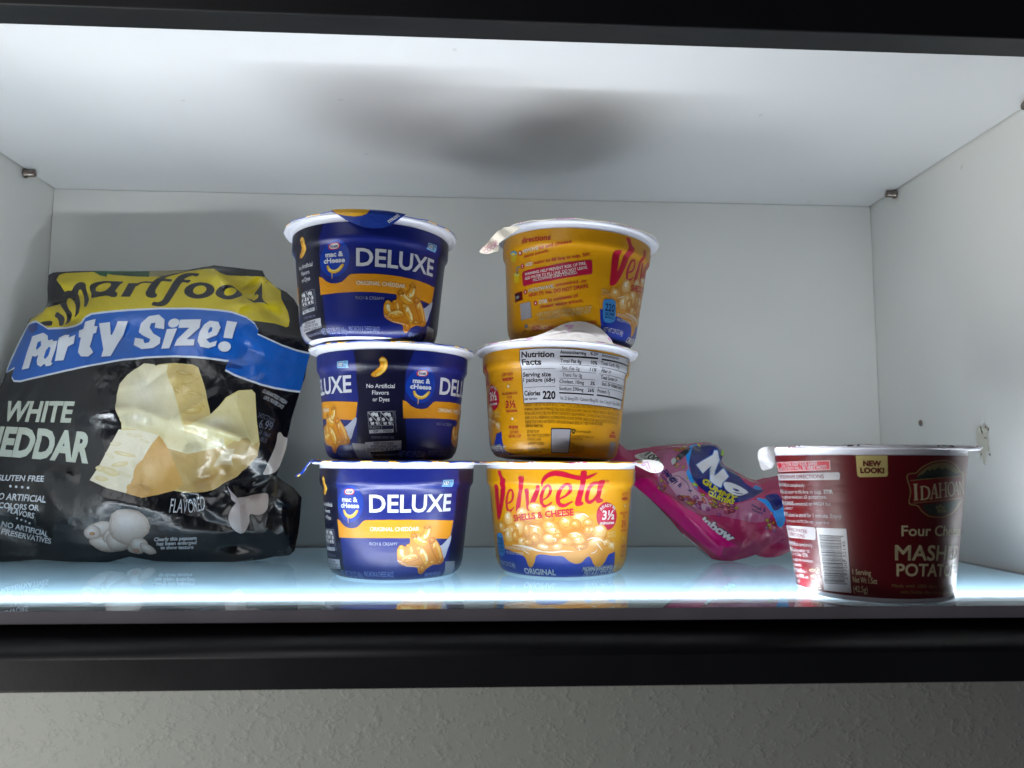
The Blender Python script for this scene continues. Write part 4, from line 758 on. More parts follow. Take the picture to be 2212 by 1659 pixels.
["P","#1c1c2c",3,[-47.06,27.96,-34.9,28.3,-34.9,28.16,-47.07,27.82],0],
["P","#1c1c2c",3,[-47.06,27.62,-34.9,27.97,-34.9,27.83,-47.07,27.47],0],
["P","#1c1c2c",3,[-47.07,27.28,-34.9,27.63,-34.9,27.21,-47.06,26.85],0],
["P","#1c1c2c",3,[-47.06,26.63,-34.9,27.0,-34.9,26.72,-47.06,26.34],0],
["P","#1c1c2c",3,[-47.07,26.14,-34.9,26.52,-34.9,26.38,-47.07,25.99],0],
["P","#1c1c2c",3,[-47.06,25.8,-34.9,26.19,-34.9,25.77,-47.07,25.36],0],
["P","#1c1c2c",3,[-47.07,25.15,-34.9,25.56,-34.9,25.28,-47.07,24.86],0],
["P","#1c1c2c",3,[-47.08,24.66,-34.89,25.08,-34.9,24.8,-47.08,24.37],0],
["P","#1c1c2c",3,[-47.08,24.16,-34.9,24.6,-34.9,24.46,-47.07,24.02],0],
["P","#1c1c2c",3,[-47.07,23.82,-34.9,24.26,-34.9,24.12,-47.08,23.68],0],
["P","#1c1c2c",3,[-47.07,23.48,-34.9,23.93,-34.9,23.65,-47.07,23.2],0],
["P","#1c1c2c",3,[-47.07,22.99,-34.9,23.45,-34.9,23.31,-47.08,22.84],0],
["P","#1c1c2c",3,[-47.09,22.65,-34.89,23.11,-34.9,22.55,-47.08,22.07],0],
["P","#1c1c2c",3,[-47.09,21.85,-34.9,22.34,-34.9,22.19,-47.08,21.71],0],
["P","#1c1c2c",3,[-47.08,21.51,-34.9,22.0,-34.9,21.72,-47.08,21.22],0],
["P","#1c1c2c",3,[-47.09,21.02,-34.9,21.52,-34.9,21.1,-47.09,20.58],0],
["P","#1c1c2c",3,[-47.08,20.37,-34.9,20.89,-34.89,20.75,-47.09,20.23],0],
["P","#1c1c2c",3,[-47.09,20.03,-34.89,20.56,-34.9,20.42,-47.08,19.89],0],
["P","#1c1c2c",3,[-47.09,19.69,-34.9,20.22,-34.9,19.94,-47.09,19.4],0],
["P","#1c1c2c",3,[-47.09,19.2,-33.66,19.78,-33.66,19.5,-47.09,18.91],0],
["P","#1c1c2c",3,[-47.09,18.7,-33.66,19.3,-33.66,18.88,-47.08,18.27],0],
["P","#1c1c2c",3,[-47.09,18.06,-34.89,18.63,-34.9,18.49,-47.1,17.91],0],
["P","#1c1c2c",3,[-47.1,17.72,-34.9,18.29,-34.89,18.16,-47.09,17.57],0],
["P","#1c1c2c",3,[-47.1,17.38,-34.89,17.96,-34.9,17.4,-47.1,16.8],0],
["P","#1c1c2c",3,[-47.1,16.58,-34.9,17.18,-34.89,16.9,-47.1,16.29],0],
["P","#1c1c2c",3,[-47.1,16.09,-34.9,16.7,-34.89,16.56,-47.09,15.95],0],
["P","#1c1c2c",3,[-47.1,15.75,-34.89,16.37,-34.89,16.23,-47.11,15.6],0],
["P","#1c1c2c",3,[-47.09,15.41,-34.89,16.03,-34.89,15.61,-47.1,14.97],0],
["P","#1c1c2c",3,[-47.1,14.76,-34.9,15.4,-34.89,15.12,-47.1,14.47],0],
["P","#1c1c2c",3,[-47.11,14.27,-34.89,14.92,-34.9,14.78,-47.1,14.13],0],
["P","#1c1c2c",3,[-47.1,13.93,-34.89,14.59,-34.89,14.31,-47.1,13.64],0],
["P","#1c1c2c",3,[-47.11,13.44,-34.9,14.11,-34.89,13.83,-47.11,13.15],0],
["P","#1c1c2c",3,[-47.11,12.94,-34.89,13.63,-34.9,13.48,-47.1,12.8],0],
["P","#1c1c2c",3,[-47.11,12.6,-34.89,13.29,-34.89,13.15,-47.11,12.46],0],
["P","#1c1c2c",3,[-47.1,12.26,-34.89,12.96,-34.89,12.4,-47.12,11.69],0],
["P","#1c1c2c",3,[-47.1,11.47,-34.89,12.18,-34.89,12.04,-47.11,11.32],0],
["P","#1c1c2c",3,[-47.12,11.13,-34.89,11.85,-34.89,11.42,-47.11,10.7],0],
["P","#1c1c2c",3,[-47.11,10.48,-34.89,11.22,-34.89,11.08,-47.12,10.34],0],
["P","#1c1c2c",3,[-47.12,10.14,-34.89,10.89,-34.89,10.6,-47.12,9.85],0],
["P","#1c1c2c",3,[-47.11,9.65,-34.89,10.4,-34.89,10.26,-47.12,9.51],0],
["P","#1c1c2c",3,[-47.12,9.31,-34.89,10.07,-34.89,9.93,-47.11,9.17],0],
["P","#1c1c2c",3,[-47.12,8.97,-34.89,9.73,-34.89,9.45,-47.12,8.68],0],
["P","#1c1c2c",3,[-47.12,8.48,-34.89,9.25,-34.89,8.83,-47.13,8.04],0],
["P","#1c1c2c",3,[-47.12,7.83,-34.89,8.62,-34.89,8.48,-47.13,7.69],0],
["P","#1c1c2c",3,[-47.13,7.49,-33.66,8.35,-33.65,8.21,-47.12,7.35],0],
["P","#1c1c2c",3,[-47.13,7.15,-33.65,8.02,-33.66,7.74,-47.13,6.86],0],
["T","#1c1c2c",3,"1",[-32.76,32.56,-32.78,32.56],[1.9],0.0,0,0],
["T","#1c1c2c",3,"32145",[-33.04,20.8,-33.02,28.77],[1.59],0.0,0,0],
["T","#1c1c2c",3,"29700",[-33.22,9.78,-33.01,19.23],[1.59],0.0,0,0],
["T","#1c1c2c",3,"0",[-32.93,5.87,-33.06,5.87],[1.8],0.0,0,0],
["P","#e2cf86",2,[-25.36,71.72,-18.87,71.81,-12.31,72.02,-12.28,61.38,-12.75,60.46,-18.77,60.2,-24.27,60.08,-25.17,60.75],0],
["T","#6c1820",4,"NEW",[-22.49,65.44,-14.94,65.44],[2.46],0.05,0,0],
["T","#6c1820",4,"LOOK!",[-23.82,62.1,-13.72,62.1],[2.46],0.05,0,0],
["T","#e8d9b0",4,"1 Serving",[-30.37,12.99,-21.27,12.99],[2.6],0.005,0,0],
["T","#e8d9b0",4,"Net Wt 1.5oz",[-30.44,9.12,-18.33,9.12],[2.8],0.005,0,0],
["T","#e8d9b0",4,"(42.5g)",[-30.57,4.64,-23.3,4.64],[2.92],0.005,0,0],
["T","#e8d9b0",4,"Four Cheese",[-6.3,32.38,8.04,32.43,35.7,31.54],[4.95],0.015,0,0],
["T","#e8d9b0",4,"MASHED",[-9.22,20.93,7.59,20.81,35.64,19.62],[7.12],0.016,0,0],
["T","#e8d9b0",4,"POTATOES",[-8.69,13.34,7.99,13.28,35.66,11.84],[5.79],0.02,0,0],
["T","#a08858",4,"Made with 100% REAL Idaho Potatoes",[-11.12,7.92,5.02,7.7,34.45,5.81],[1.55],0,0.15,0],
["T","#a08858",4,"with Cheddar, Blue, Romano & Parmesan",[-6.65,5.04,6.22,4.78,31.45,3.25],[1.55],0,0.15,0],
["P","#a88f5c",2,[-4.14,60.92,-2.93,62.05,0.05,62.47,2.05,64.52,5.57,66.67,9.68,68.02,15.06,68.37,19.85,67.67,24.72,65.59,28.78,62.94,32.94,62.1,35.73,51.01,33.35,47.87,29.85,45.91,23.55,42.52,16.95,40.97,11.32,40.99,7.08,41.74,3.35,44.08,1.31,46.39,-2.15,47.15,-3.11,48.68,-2.54,53.79,-3.97,58.88],1],
["P","#6d1420",3,[-3.65,60.82,-2.73,61.64,0.31,62.06,2.47,64.11,5.81,66.16,9.81,67.51,14.98,67.85,19.53,67.15,23.93,65.17,27.74,62.52,30.23,61.59,35.75,51.26,30.3,48.12,28.19,46.31,22.74,43.03,16.62,41.5,11.38,41.5,7.3,42.2,3.78,44.44,1.68,46.85,-1.74,47.66,-2.54,48.99,-1.98,53.79,-3.43,58.89],1],
["P","#8a7a52",3.5,[0.88,60.33,3.14,63.5,6.05,65.45,10.01,66.8,15.04,67.13,19.23,66.52,23.33,64.54,26.41,62.16,13.83,61.45,6.24,60.7],1],
["P","#3a4238",3.7,[0.12,59.67,2.15,61.46,3.74,61.97,5.66,64.02,6.84,63.1,7.94,64.43,9.43,63.51,11.38,65.16,13.66,63.77,15.37,64.81,18.84,63.51,22.23,62.45,26.74,61.89,13.89,60.84,6.27,60.03],0],
["P","#2a3330",3.9,[-0.38,59.15,3.77,60.95,8.56,61.36,13.82,61.71,20.66,61.42,26.81,61.63,27.06,60.57,13.94,60.01,5.84,59.32],0],
["P","#3a4238",3.5,[3.79,47.05,9.3,47.51,18.37,48.14,27.22,48.67,25.76,46.1,21.39,43.66,16.14,42.09,11.35,42.12,7.51,42.81,5.02,44.84],1],
["B",["#4a4632","#7d7550","#a89c70"],4,12.11,45.76,1.15,1.08,0],
["B",["#4a4632","#7d7550","#a89c70"],4,14.16,46.23,1.4,1.22,0],
["B",["#4a4632","#7d7550","#a89c70"],4,16.16,45.4,1.35,1.09,0],
["B",["#4a4632","#7d7550","#a89c70"],4,13.4,44.19,1.36,1.22,0],
["B",["#4a4632","#7d7550","#a89c70"],4,15.31,43.88,1.31,1.09,0],
["B",["#4a4632","#7d7550","#a89c70"],4,17.38,43.81,1.08,0.82,0],
["P","#8c1822",4,[-2.49,58.64,8.65,59.67,29.53,60.7,32.9,50.04,12.46,49.1,-1.13,47.92],0],
["S","#a88f5c",4.2,[-2.49,58.64,8.65,59.67,29.53,60.7],[0.36,0.36,0.41],1],
["S","#a88f5c",4.2,[-1.13,47.92,12.46,49.1,32.9,50.04],[0.36,0.36,0.55],1],
["S","#e8d9b0",5,[-0.06,56.86,0.42,49.5],[1.33,1.33],0],
["S","#e8d9b0",5,[-1.13,56.86,1.03,57.01],[0.46,0.46],0],
["S","#e8d9b0",5,[-0.64,49.4,1.59,49.61],[0.46,0.46],0],
["S","#e8d9b0",5,[3.05,55.84,3.45,49.71],[1.02,1.03],0],
["S","#e8d9b0",5,[2.14,55.74,4.52,56.05],[0.46,0.46],0],
["S","#e8d9b0",5,[2.46,49.61,4.92,49.7],[0.46,0.46],0],
["S","#e8d9b0",5,[4.19,55.94,6.25,55.07,7.05,52.87,6.43,50.62,4.47,49.7],[0.46,0.92,1.13,0.92,0.46],1],
["S","#e8d9b0",5,[9.59,57.05,8.26,50.09],[0.51,0.51],0],
["S","#e8d9b0",5,[9.69,57.05,11.69,50.35],[1.13,1.14],0],
["S","#e8d9b0",5,[8.74,52.34,11.11,52.62],[0.46,0.46],0],
["S","#e8d9b0",5,[7.37,49.99,9.26,50.18],[0.46,0.46],0],
["S","#e8d9b0",5,[10.5,50.27,12.8,50.54],[0.46,0.47],0],
["S","#e8d9b0",5,[12.89,57.34,13.62,50.63],[0.93,0.93],0],
["S","#e8d9b0",5,[16.53,57.61,17.34,50.97],[0.94,0.94],0],
["S","#e8d9b0",5,[13.25,54.04,16.98,54.4],[0.47,0.47],0],
["S","#e8d9b0",5,[12.0,57.24,13.92,57.43],[0.46,0.47],0],
["S","#e8d9b0",5,[12.58,50.54,14.72,50.71],[0.47,0.47],0],
["S","#e8d9b0",5,[15.5,57.52,17.75,57.7],[0.47,0.47],0],
["S","#e8d9b0",5,[16.26,50.84,18.63,51.04],[0.47,0.47],0],
["S","#e8d9b0",5,[20.3,57.88,18.71,56.76,18.53,54.58,19.58,52.06,21.38,51.18,22.93,52.08,23.31,54.58,22.14,57.02,20.3,57.88],[0.63,0.84,0.94,0.84,0.64,0.86,0.97,0.85,0.63],1],
["S","#e8d9b0",5,[24.69,58.13,24.3,51.41],[0.43,0.43],0],
["S","#e8d9b0",5,[24.81,58.12,28.3,51.54],[0.76,0.8],0],
["S","#e8d9b0",5,[24.54,53.71,27.03,53.86],[0.38,0.39],0],
["S","#e8d9b0",5,[27.82,58.28,30.41,51.74],[0.51,0.55],0],
["S","#e8d9b0",5,[27.82,58.28,35.75,51.64],[0.68,0.65],0],
["S","#e8d9b0",5,[31.44,58.43,35.77,51.75],[0.51,0.43],0]]
POPCORN_PRINT = [
["P","#d6c01c",1,[36.53,200.59,37.14,205.44,40.6,207.36,60.02,208.78,78.98,208.51,99.2,205.24,115.55,203.76,129.51,210.0,142.21,212.01,149.32,211.14,155.62,205.71,159.72,204.25,172.37,206.67,185.58,206.94,192.43,200.71,198.27,195.88,200.05,188.33,205.59,178.05,207.51,171.03,207.27,166.3,205.96,165.11,197.98,167.35,182.64,167.66,172.53,169.37,137.97,169.89,77.22,167.35,67.46,165.06,63.37,162.13,52.71,159.14,31.65,159.3,20.67,165.72,22.41,170.73,27.49,176.31,38.37,177.52,43.36,181.43,43.55,185.29,44.81,190.55,41.01,195.7],0],
["P","#0f5a30",2,[59.76,209.5,100.61,209.95,102.8,204.01,93.11,204.37,83.14,205.59,71.15,206.7,71.64,204.25,66.19,205.59],0],
["P","#0a3c20",2.5,[71.15,206.7,82.24,208.25,94.4,206.79,102.39,205.22,102.8,204.01,88.75,204.69],0],
["P","#a0956a",2,[100.68,209.78,105.72,210.49,129.17,210.9,123.63,208.4,114.01,205.27,103.33,204.01],0],
["P","#0b0d14",2,[28.64,205.37,31.59,205.95,36.35,206.15,36.79,200.55,41.0,195.91,44.61,190.55,43.55,185.29,43.9,181.42,40.25,180.01,31.96,182.85],0],
["P","#191a20",3,[43.56,190.65,45.19,191.8,47.29,192.26,48.93,192.35,49.94,195.3,51.51,197.9,53.72,199.21,56.22,199.05,57.96,197.6,58.69,194.35,59.97,190.85,62.19,186.24,63.06,184.5,63.86,179.35,62.94,177.78,61.84,178.45,60.27,182.89,58.51,187.26,56.72,190.46,55.66,192.57,54.49,193.46,53.55,192.07,53.35,189.96,54.96,187.27,57.22,183.25,58.9,178.5,59.5,174.01,57.93,172.44,55.5,170.6,56.15,173.33,56.21,176.67,54.52,180.68,51.62,184.13,48.64,186.51,46.55,186.56,46.56,184.12,48.3,180.62,51.04,176.52,53.64,173.17,53.48,170.05,52.92,167.03,51.7,163.51,51.19,166.88,50.54,170.55,49.44,173.16,46.57,176.9,43.22,180.92,42.36,184.46,42.96,188.12],1],
["P","#191a20",3,[43.98,173.5,43.45,170.01,45.35,168.45,47.08,165.96,48.45,162.45,50.58,162.65,50.17,166.08,49.52,169.21,48.27,170.94,45.91,172.59],1],
["P","#191a20",3,[28.86,167.26,33.54,165.3,37.34,166.06,42.34,165.89,42.52,162.45,36.75,162.78,35.11,164.3],1],
["P","#191a20",3,[60.74,196.38,62.19,198.16,65.91,199.61,71.73,200.31,76.88,200.04,85.12,199.36,83.71,196.84,82.49,193.7,81.72,191.12,83.85,188.75,83.75,185.96,80.9,185.61,76.68,186.95,71.04,186.58,64.73,186.29,63.19,189.81,61.27,193.31],1],
["P","#d6c01c",4,[65.77,194.24,67.36,196.49,70.52,198.04,74.27,198.56,76.38,197.84,76.91,195.99,75.68,193.44,73.6,191.51,70.6,190.99,67.07,191.9],1],
["P","#191a20",3,[89.56,197.89,96.1,197.91,95.74,196.11,95.27,193.0,93.66,185.85,87.11,185.83,88.14,189.96,89.01,194.61],0],
["P","#191a20",3,[95.81,197.43,99.12,199.16,102.88,199.52,107.91,199.02,106.48,198.11,103.25,198.09,99.45,197.93,96.0,195.06],1],
["P","#191a20",3,[115.77,204.28,114.99,202.08,120.04,201.57,119.55,199.4,113.58,199.79,111.88,196.34,110.67,192.7,110.77,189.74,112.31,188.02,111.54,185.67,107.74,185.28,105.0,186.95,103.89,189.57,104.58,192.57,105.84,196.86,108.61,201.68,111.5,203.77],1],
["P","#191a20",3,[139.06,206.55,137.84,204.12,134.52,204.94,131.19,203.74,129.21,201.36,133.92,200.88,132.88,198.43,128.27,198.68,126.28,193.53,124.05,187.0,121.65,181.19,119.1,178.91,115.29,178.32,110.26,179.36,111.01,181.93,114.2,181.71,116.81,183.47,118.12,186.96,119.96,192.87,121.74,198.93,123.99,204.14,128.0,207.61,133.14,207.87],1],
["P","#191a20",3,[153.75,191.75,153.75,190.38,153.3,189.02,152.4,187.72,151.11,186.55,149.46,185.55,147.5,184.83,145.31,184.4,142.99,184.27,140.64,184.46,138.37,184.96,136.26,185.73,134.43,186.74,132.94,187.95,131.88,189.3,131.27,190.75,131.14,192.24,131.5,193.7,132.34,195.06,133.63,196.25,135.32,197.21,137.35,197.89,139.64,198.25,142.09,198.26,144.58,197.93,146.97,197.31,149.13,196.46,150.93,195.47,152.33,194.33,153.28,193.08],0],
["P","#d6c01c",4,[147.5,192.72,147.68,191.77,147.52,190.82,147.04,189.91,146.28,189.11,145.29,188.46,144.13,188.04,142.88,187.85,141.62,187.91,140.43,188.23,139.4,188.79,138.59,189.53,138.06,190.43,137.85,191.41,137.97,192.4,138.41,193.34,139.16,194.17,140.16,194.81,141.34,195.22,142.63,195.38,143.93,195.27,145.15,194.92,146.2,194.34,147.0,193.59],0],
["P","#191a20",3,[154.64,189.81,156.08,192.55,158.9,194.66,162.68,195.49,165.43,195.64,167.97,194.1,172.58,189.8,170.22,186.11,166.15,184.28,161.31,184.28,156.79,186.0,155.01,187.88],1],
["P","#d6c01c",4,[160.66,189.57,161.44,191.98,164.14,193.63,166.4,194.24,168.11,192.95,167.21,189.15,164.1,187.48,161.52,187.76],1],
["P","#191a20",3,[183.89,202.26,186.8,187.55,188.72,184.45,192.08,181.67,188.73,183.14,185.44,183.09,182.53,182.07,175.64,186.36,180.23,185.29,182.01,183.95,184.05,188.0,183.77,190.18,181.92,191.63,181.02,189.33,180.28,193.11,181.73,196.7],0],
["S","#191a20",3,[185.09,204.62,186.34,205.39,187.91,204.36,187.76,202.69,186.24,202.52],[0.3,0.31,0.31,0.31,0.32],1],
["P","#dfe6f2",5,[11.0,132.08,12.63,140.18,15.98,153.29,20.62,167.46,29.95,167.15,36.77,163.11,40.57,160.66,52.9,161.06,58.5,163.56,62.22,165.78,65.37,169.67,69.2,172.03,82.09,173.94,95.81,175.66,115.72,177.29,136.74,176.95,155.67,175.61,167.95,174.26,178.37,170.7,184.73,166.06,187.63,161.21,186.9,158.38,194.52,155.08,204.25,151.41,213.85,149.03,222.53,148.12,217.85,117.64,211.0,117.41,201.77,117.98,192.44,119.58,182.31,122.99,174.25,125.88,167.51,129.43,169.15,136.31,159.32,137.27,146.51,138.44,131.67,138.67,111.52,137.9,97.15,135.96,83.46,132.51,64.7,128.0,43.66,124.33,25.76,121.65,20.12,122.48,17.67,125.36,18.65,132.22,11.54,130.05],0],
["P","#1560c0",6,[11.77,130.67,13.45,138.73,17.13,151.63,22.12,165.53,30.77,165.65,37.4,161.72,41.24,159.26,53.94,159.4,59.58,161.85,63.02,164.26,66.03,168.23,69.82,170.61,82.63,172.57,96.32,174.31,116.26,175.89,137.32,175.49,156.2,174.17,168.4,172.9,178.81,169.36,185.15,164.73,188.05,159.9,187.31,157.08,194.89,153.81,204.61,150.17,214.22,147.77,222.93,146.79,218.06,119.05,211.19,118.82,201.93,119.4,192.62,120.96,182.37,124.48,174.38,127.31,167.66,130.84,169.17,137.85,159.42,138.73,146.72,139.78,131.8,140.07,111.6,139.32,97.15,137.42,83.42,133.97,64.79,129.36,43.77,125.68,25.86,123.0,20.21,123.85,17.74,126.75,18.7,133.61,11.47,131.5],0],
["P","#0d3f8c",7,[169.59,136.56,173.31,134.94,177.27,133.88,179.41,132.02,175.61,131.27,171.67,131.84,168.76,131.53],1],
["P","#0d3f8c",7,[22.3,164.04,29.98,164.93,32.43,163.5,31.65,159.3,27.2,158.36],1],
["P","#0c4a9c",8,[30.71,154.23,39.46,155.99,43.55,153.38,45.34,148.22,41.94,141.37,36.23,138.56,33.79,139.29,32.46,130.41,26.88,129.84,28.63,141.37],0],
["P","#e4e8f0",9,[29.24,155.29,38.11,156.98,42.14,154.41,43.79,149.33,40.68,142.29,34.91,139.52,32.43,140.26,31.13,131.36,25.48,130.82,27.18,142.4],0],
["P","#1560c0",10,[34.7,150.36,37.13,151.27,37.95,147.38,35.14,144.33,34.2,146.04],0],
["P","#0c4a9c",8,[38.51,140.52,39.97,145.81,43.74,149.55,48.43,149.74,49.96,148.25,52.66,148.58,51.59,143.12,49.56,136.69,48.85,133.43,50.45,133.32,49.03,131.3,45.61,131.04,44.4,133.0,41.68,130.83,38.73,132.48,37.96,135.8],0],
["P","#e4e8f0",9,[37.2,141.47,38.64,146.78,42.24,150.63,46.86,150.86,48.56,149.27,51.55,149.42,50.45,143.98,48.28,137.62,47.62,134.34,49.15,134.26,47.79,132.2,44.36,131.95,43.15,133.91,40.42,131.75,37.46,133.41,36.67,136.73],0],
["P","#1560c0",10,[42.47,143.46,45.1,145.93,46.66,144.95,45.15,139.97,42.84,137.09,41.75,138.42],0],
["P","#0c4a9c",8,[53.62,150.66,57.15,152.9,59.79,153.14,59.71,150.93,63.13,153.59,63.55,146.85,60.11,144.56,58.46,134.59,51.91,134.44,52.71,142.57],0],
["P","#e4e8f0",9,[52.25,151.67,55.84,153.87,58.77,153.93,58.7,151.71,62.1,154.39,62.48,147.66,59.03,145.38,57.27,135.47,50.64,135.36,51.57,143.42],0],
["P","#0c4a9c",8,[67.6,164.18,74.6,166.38,74.58,160.75,76.85,160.81,76.66,155.82,74.76,155.05,74.04,145.26,77.34,140.87,74.82,137.35,70.05,137.41,67.56,140.41,67.09,151.7,65.64,152.14,64.75,157.32,66.88,158.72],0],
["P","#e4e8f0",9,[66.23,165.21,73.44,167.27,73.44,161.63,75.73,161.66,75.52,156.69,73.6,155.93,72.94,146.11,76.22,141.73,73.69,138.2,68.93,138.25,66.44,141.26,66.01,152.52,64.58,152.95,63.57,158.22,65.7,159.61],0],
["P","#0c4a9c",8,[77.44,163.07,84.56,164.24,86.44,154.6,87.3,154.72,89.78,165.24,96.67,165.45,92.95,153.46,89.49,138.28,83.29,137.69,83.61,143.31],0],
["P","#e4e8f0",9,[76.32,163.93,83.48,165.08,85.43,155.39,86.31,155.48,88.71,166.06,95.59,166.28,91.98,154.21,88.31,139.17,82.14,138.56,82.49,144.17],0],
["P","#0c4a9c",8,[105.04,157.51,105.85,164.01,110.77,169.55,117.82,170.68,122.45,166.56,123.27,159.18,116.2,160.53,116.14,164.46,113.08,163.96,112.51,160.62,115.85,156.04,121.58,152.57,121.7,148.15,117.54,144.91,109.45,144.13,103.2,147.38,103.01,153.18,109.2,151.74,110.77,148.57,113.77,149.19,114.43,151.62,108.68,154.6],0],
["P","#e4e8f0",9,[103.87,158.42,104.73,164.87,109.63,170.44,116.63,171.6,121.25,167.51,122.08,160.11,115.01,161.46,114.96,165.38,111.92,164.86,111.33,161.54,114.64,156.98,120.41,153.49,120.53,149.06,116.37,145.82,108.28,145.03,101.83,148.42,101.76,154.14,107.95,152.71,109.6,149.47,112.6,150.1,113.26,152.53,107.46,155.55],0],
["P","#e4e8f0",9,[132.21,166.09,132.53,164.88,132.35,163.66,131.7,162.55,130.66,161.7,129.36,161.21,127.95,161.13,126.6,161.47,125.48,162.19,124.71,163.22,124.39,164.42,124.56,165.65,125.2,166.77,126.23,167.64,127.53,168.14,128.94,168.23,130.3,167.87,131.44,167.13],0],
["P","#0c4a9c",8,[125.38,159.11,132.7,159.45,128.91,144.52,123.3,144.27],0],
["P","#e4e8f0",9,[124.2,160.04,131.52,160.38,127.77,145.41,122.14,145.16],0],
["P","#0c4a9c",8,[133.82,166.19,148.93,166.24,148.71,159.74,140.42,151.12,145.99,151.12,145.88,146.67,132.26,146.33,133.74,151.19,141.52,159.8,133.71,159.75],0],
["P","#e4e8f0",9,[132.62,167.15,147.77,167.16,147.59,160.63,139.3,151.98,144.91,151.97,144.8,147.51,131.13,147.21,132.6,152.08,140.37,160.71,132.53,160.68],0],
["P","#0c4a9c",8,[151.5,161.97,155.15,165.17,161.22,164.47,163.15,160.12,161.14,154.66,153.98,151.26,156.62,148.72,161.4,150.49,160.61,146.85,155.87,144.86,150.41,145.92,148.1,150.08,149.05,156.48],0],
["P","#e4e8f0",9,[150.39,162.85,154.03,166.06,160.14,165.32,162.09,160.95,160.1,155.47,152.93,152.07,155.58,149.53,160.37,151.28,159.61,147.61,154.85,145.65,149.36,146.73,147.02,150.92,147.95,157.34],0],
["P","#1560c0",10,[153.89,158.49,155.11,161.26,156.67,160.74,156.43,158.01,153.89,156.33],0],
["P","#0c4a9c",8,[167.0,165.67,174.01,164.9,171.4,152.71,165.67,152.77],0],
["P","#e4e8f0",9,[165.92,166.52,172.92,165.76,170.44,153.42,164.65,153.55],0],
["P","#0c4a9c",8,[170.63,146.75,170.43,145.46,169.77,144.29,168.68,143.39,167.31,142.88,165.83,142.81,164.41,143.18,163.25,143.94,162.48,144.99,162.19,146.22,162.4,147.48,163.09,148.62,164.18,149.5,165.55,150.02,167.02,150.11,168.41,149.77,169.56,149.03,170.32,147.99],0],
["P","#e4e8f0",9,[169.83,147.71,169.63,146.43,168.95,145.26,167.87,144.37,166.5,143.86,165.02,143.78,163.61,144.15,162.45,144.9,161.68,145.96,161.37,147.19,161.58,148.46,162.26,149.61,163.36,150.49,164.73,151.0,166.2,151.09,167.6,150.74,168.76,149.99,169.53,148.95],0],
["T","#ccd3c4",3,"WHITE",[18.46,94.06,44.8,92.32,69.43,91.36],[13.96],0.035,0,0],
["T","#ccd3c4",3,"CHEDDAR",[-5.48,72.39,32.96,68.97,57.96,66.75,84.17,64.12],[18.4,18.97],0.045,0,0],
["T","#e4e8f0",3,"GLUTEN FREE",[22.93,52.23,38.02,51.72,55.43,51.21],[3.81],0.02,0,0],
["P","#e4e8f0",3,[35.03,48.11,34.97,47.59,34.61,47.27,34.07,47.28,33.56,47.6,33.27,48.12,33.33,48.64,33.7,48.95,34.25,48.95,34.77,48.62],0],
["P","#e4e8f0",3,[38.91,47.71,38.84,47.19,38.48,46.88,37.95,46.88,37.46,47.2,37.2,47.71,37.26,48.23,37.63,48.55,38.16,48.54,38.65,48.23],0],
["P","#e4e8f0",3,[42.79,47.43,42.71,46.92,42.34,46.6,41.84,46.59,41.39,46.9,41.15,47.41,41.21,47.93,41.58,48.25,42.11,48.25,42.56,47.94],0],
["P","#e4e8f0",3,[46.6,47.07,46.51,46.56,46.14,46.25,45.63,46.24,45.17,46.55,44.94,47.06,45.03,47.57,45.4,47.89,45.91,47.89,46.37,47.58],0],
["T","#e4e8f0",3,"NO ARTIFICIAL",[23.5,39.74,40.1,38.71,58.52,37.34],[4.2],0.025,0,0],
["T","#e4e8f0",3,"COLORS OR",[28.72,33.9,41.36,32.92,54.63,32.1],[3.55],0.025,0,0],
["T","#e4e8f0",3,"FLAVORS",[34.23,31.19,42.31,28.86,51.2,26.99],[3.5],0.025,0,0],
["P","#e4e8f0",3,[40.87,27.21,40.67,26.75,40.21,26.56,39.77,26.75,39.6,27.2,39.8,27.65,40.26,27.84,40.7,27.66],0],
["P","#e4e8f0",3,[43.61,26.29,43.4,25.84,42.92,25.65,42.47,25.84,42.31,26.29,42.52,26.75,42.99,26.93,43.44,26.75],0],
["P","#e4e8f0",3,[46.39,25.28,46.17,24.83,45.69,24.64,45.23,24.83,45.06,25.29,45.28,25.74,45.76,25.92,46.22,25.73],0],
["P","#e4e8f0",3,[48.82,24.08,48.6,23.63,48.11,23.44,47.64,23.63,47.47,24.09,47.7,24.54,48.18,24.72,48.65,24.53],0],
["T","#e4e8f0",3,"NO ARTIFICIAL",[30.43,22.16,43.53,19.37,60.52,15.26],[3.29],0.025,0,0],
["T","#e4e8f0",3,"PRESERVATIVES",[30.39,17.33,44.4,14.29,62.66,10.84],[3.35],0.025,0,0],
["P","#e4d28e",3,[103.98,94.34,103.43,103.74,103.45,111.5,106.39,121.34,112.71,129.18,122.37,133.31,132.23,134.41,144.76,133.9,149.11,131.69,154.44,119.02,158.25,108.98,161.98,96.63,163.93,98.9,170.26,109.7,178.41,115.23,187.0,116.13,189.55,113.69,191.81,94.26,194.59,78.3,193.3,70.5,185.82,61.62,176.05,52.94,159.6,44.95,148.62,43.98,132.23,47.2,112.19,62.45,104.41,82.03],0],
["P","#efe6bd",3.3,[104.74,95.38,103.63,110.44,107.29,121.39,113.78,129.13,122.45,132.77,128.4,133.31,128.04,127.99,132.32,117.44,138.84,102.99,144.91,89.65,146.57,84.18,172.65,80.87,173.72,73.91,165.99,61.6,161.22,57.3,149.37,63.04,137.2,74.58,127.9,82.87,115.32,86.14,104.26,86.79],0],
["P","#d9c07a",3.5,[128.4,133.31,144.77,133.7,148.63,131.48,153.95,119.01,158.58,106.82,161.53,96.6,156.54,90.62,146.93,88.67,140.14,101.83,133.28,117.47,128.57,127.97],0],
["B",["#efe6bd","#f2eac6","#f8f2d8"],3.4,117.16,108.69,18.89,24.72,-20],
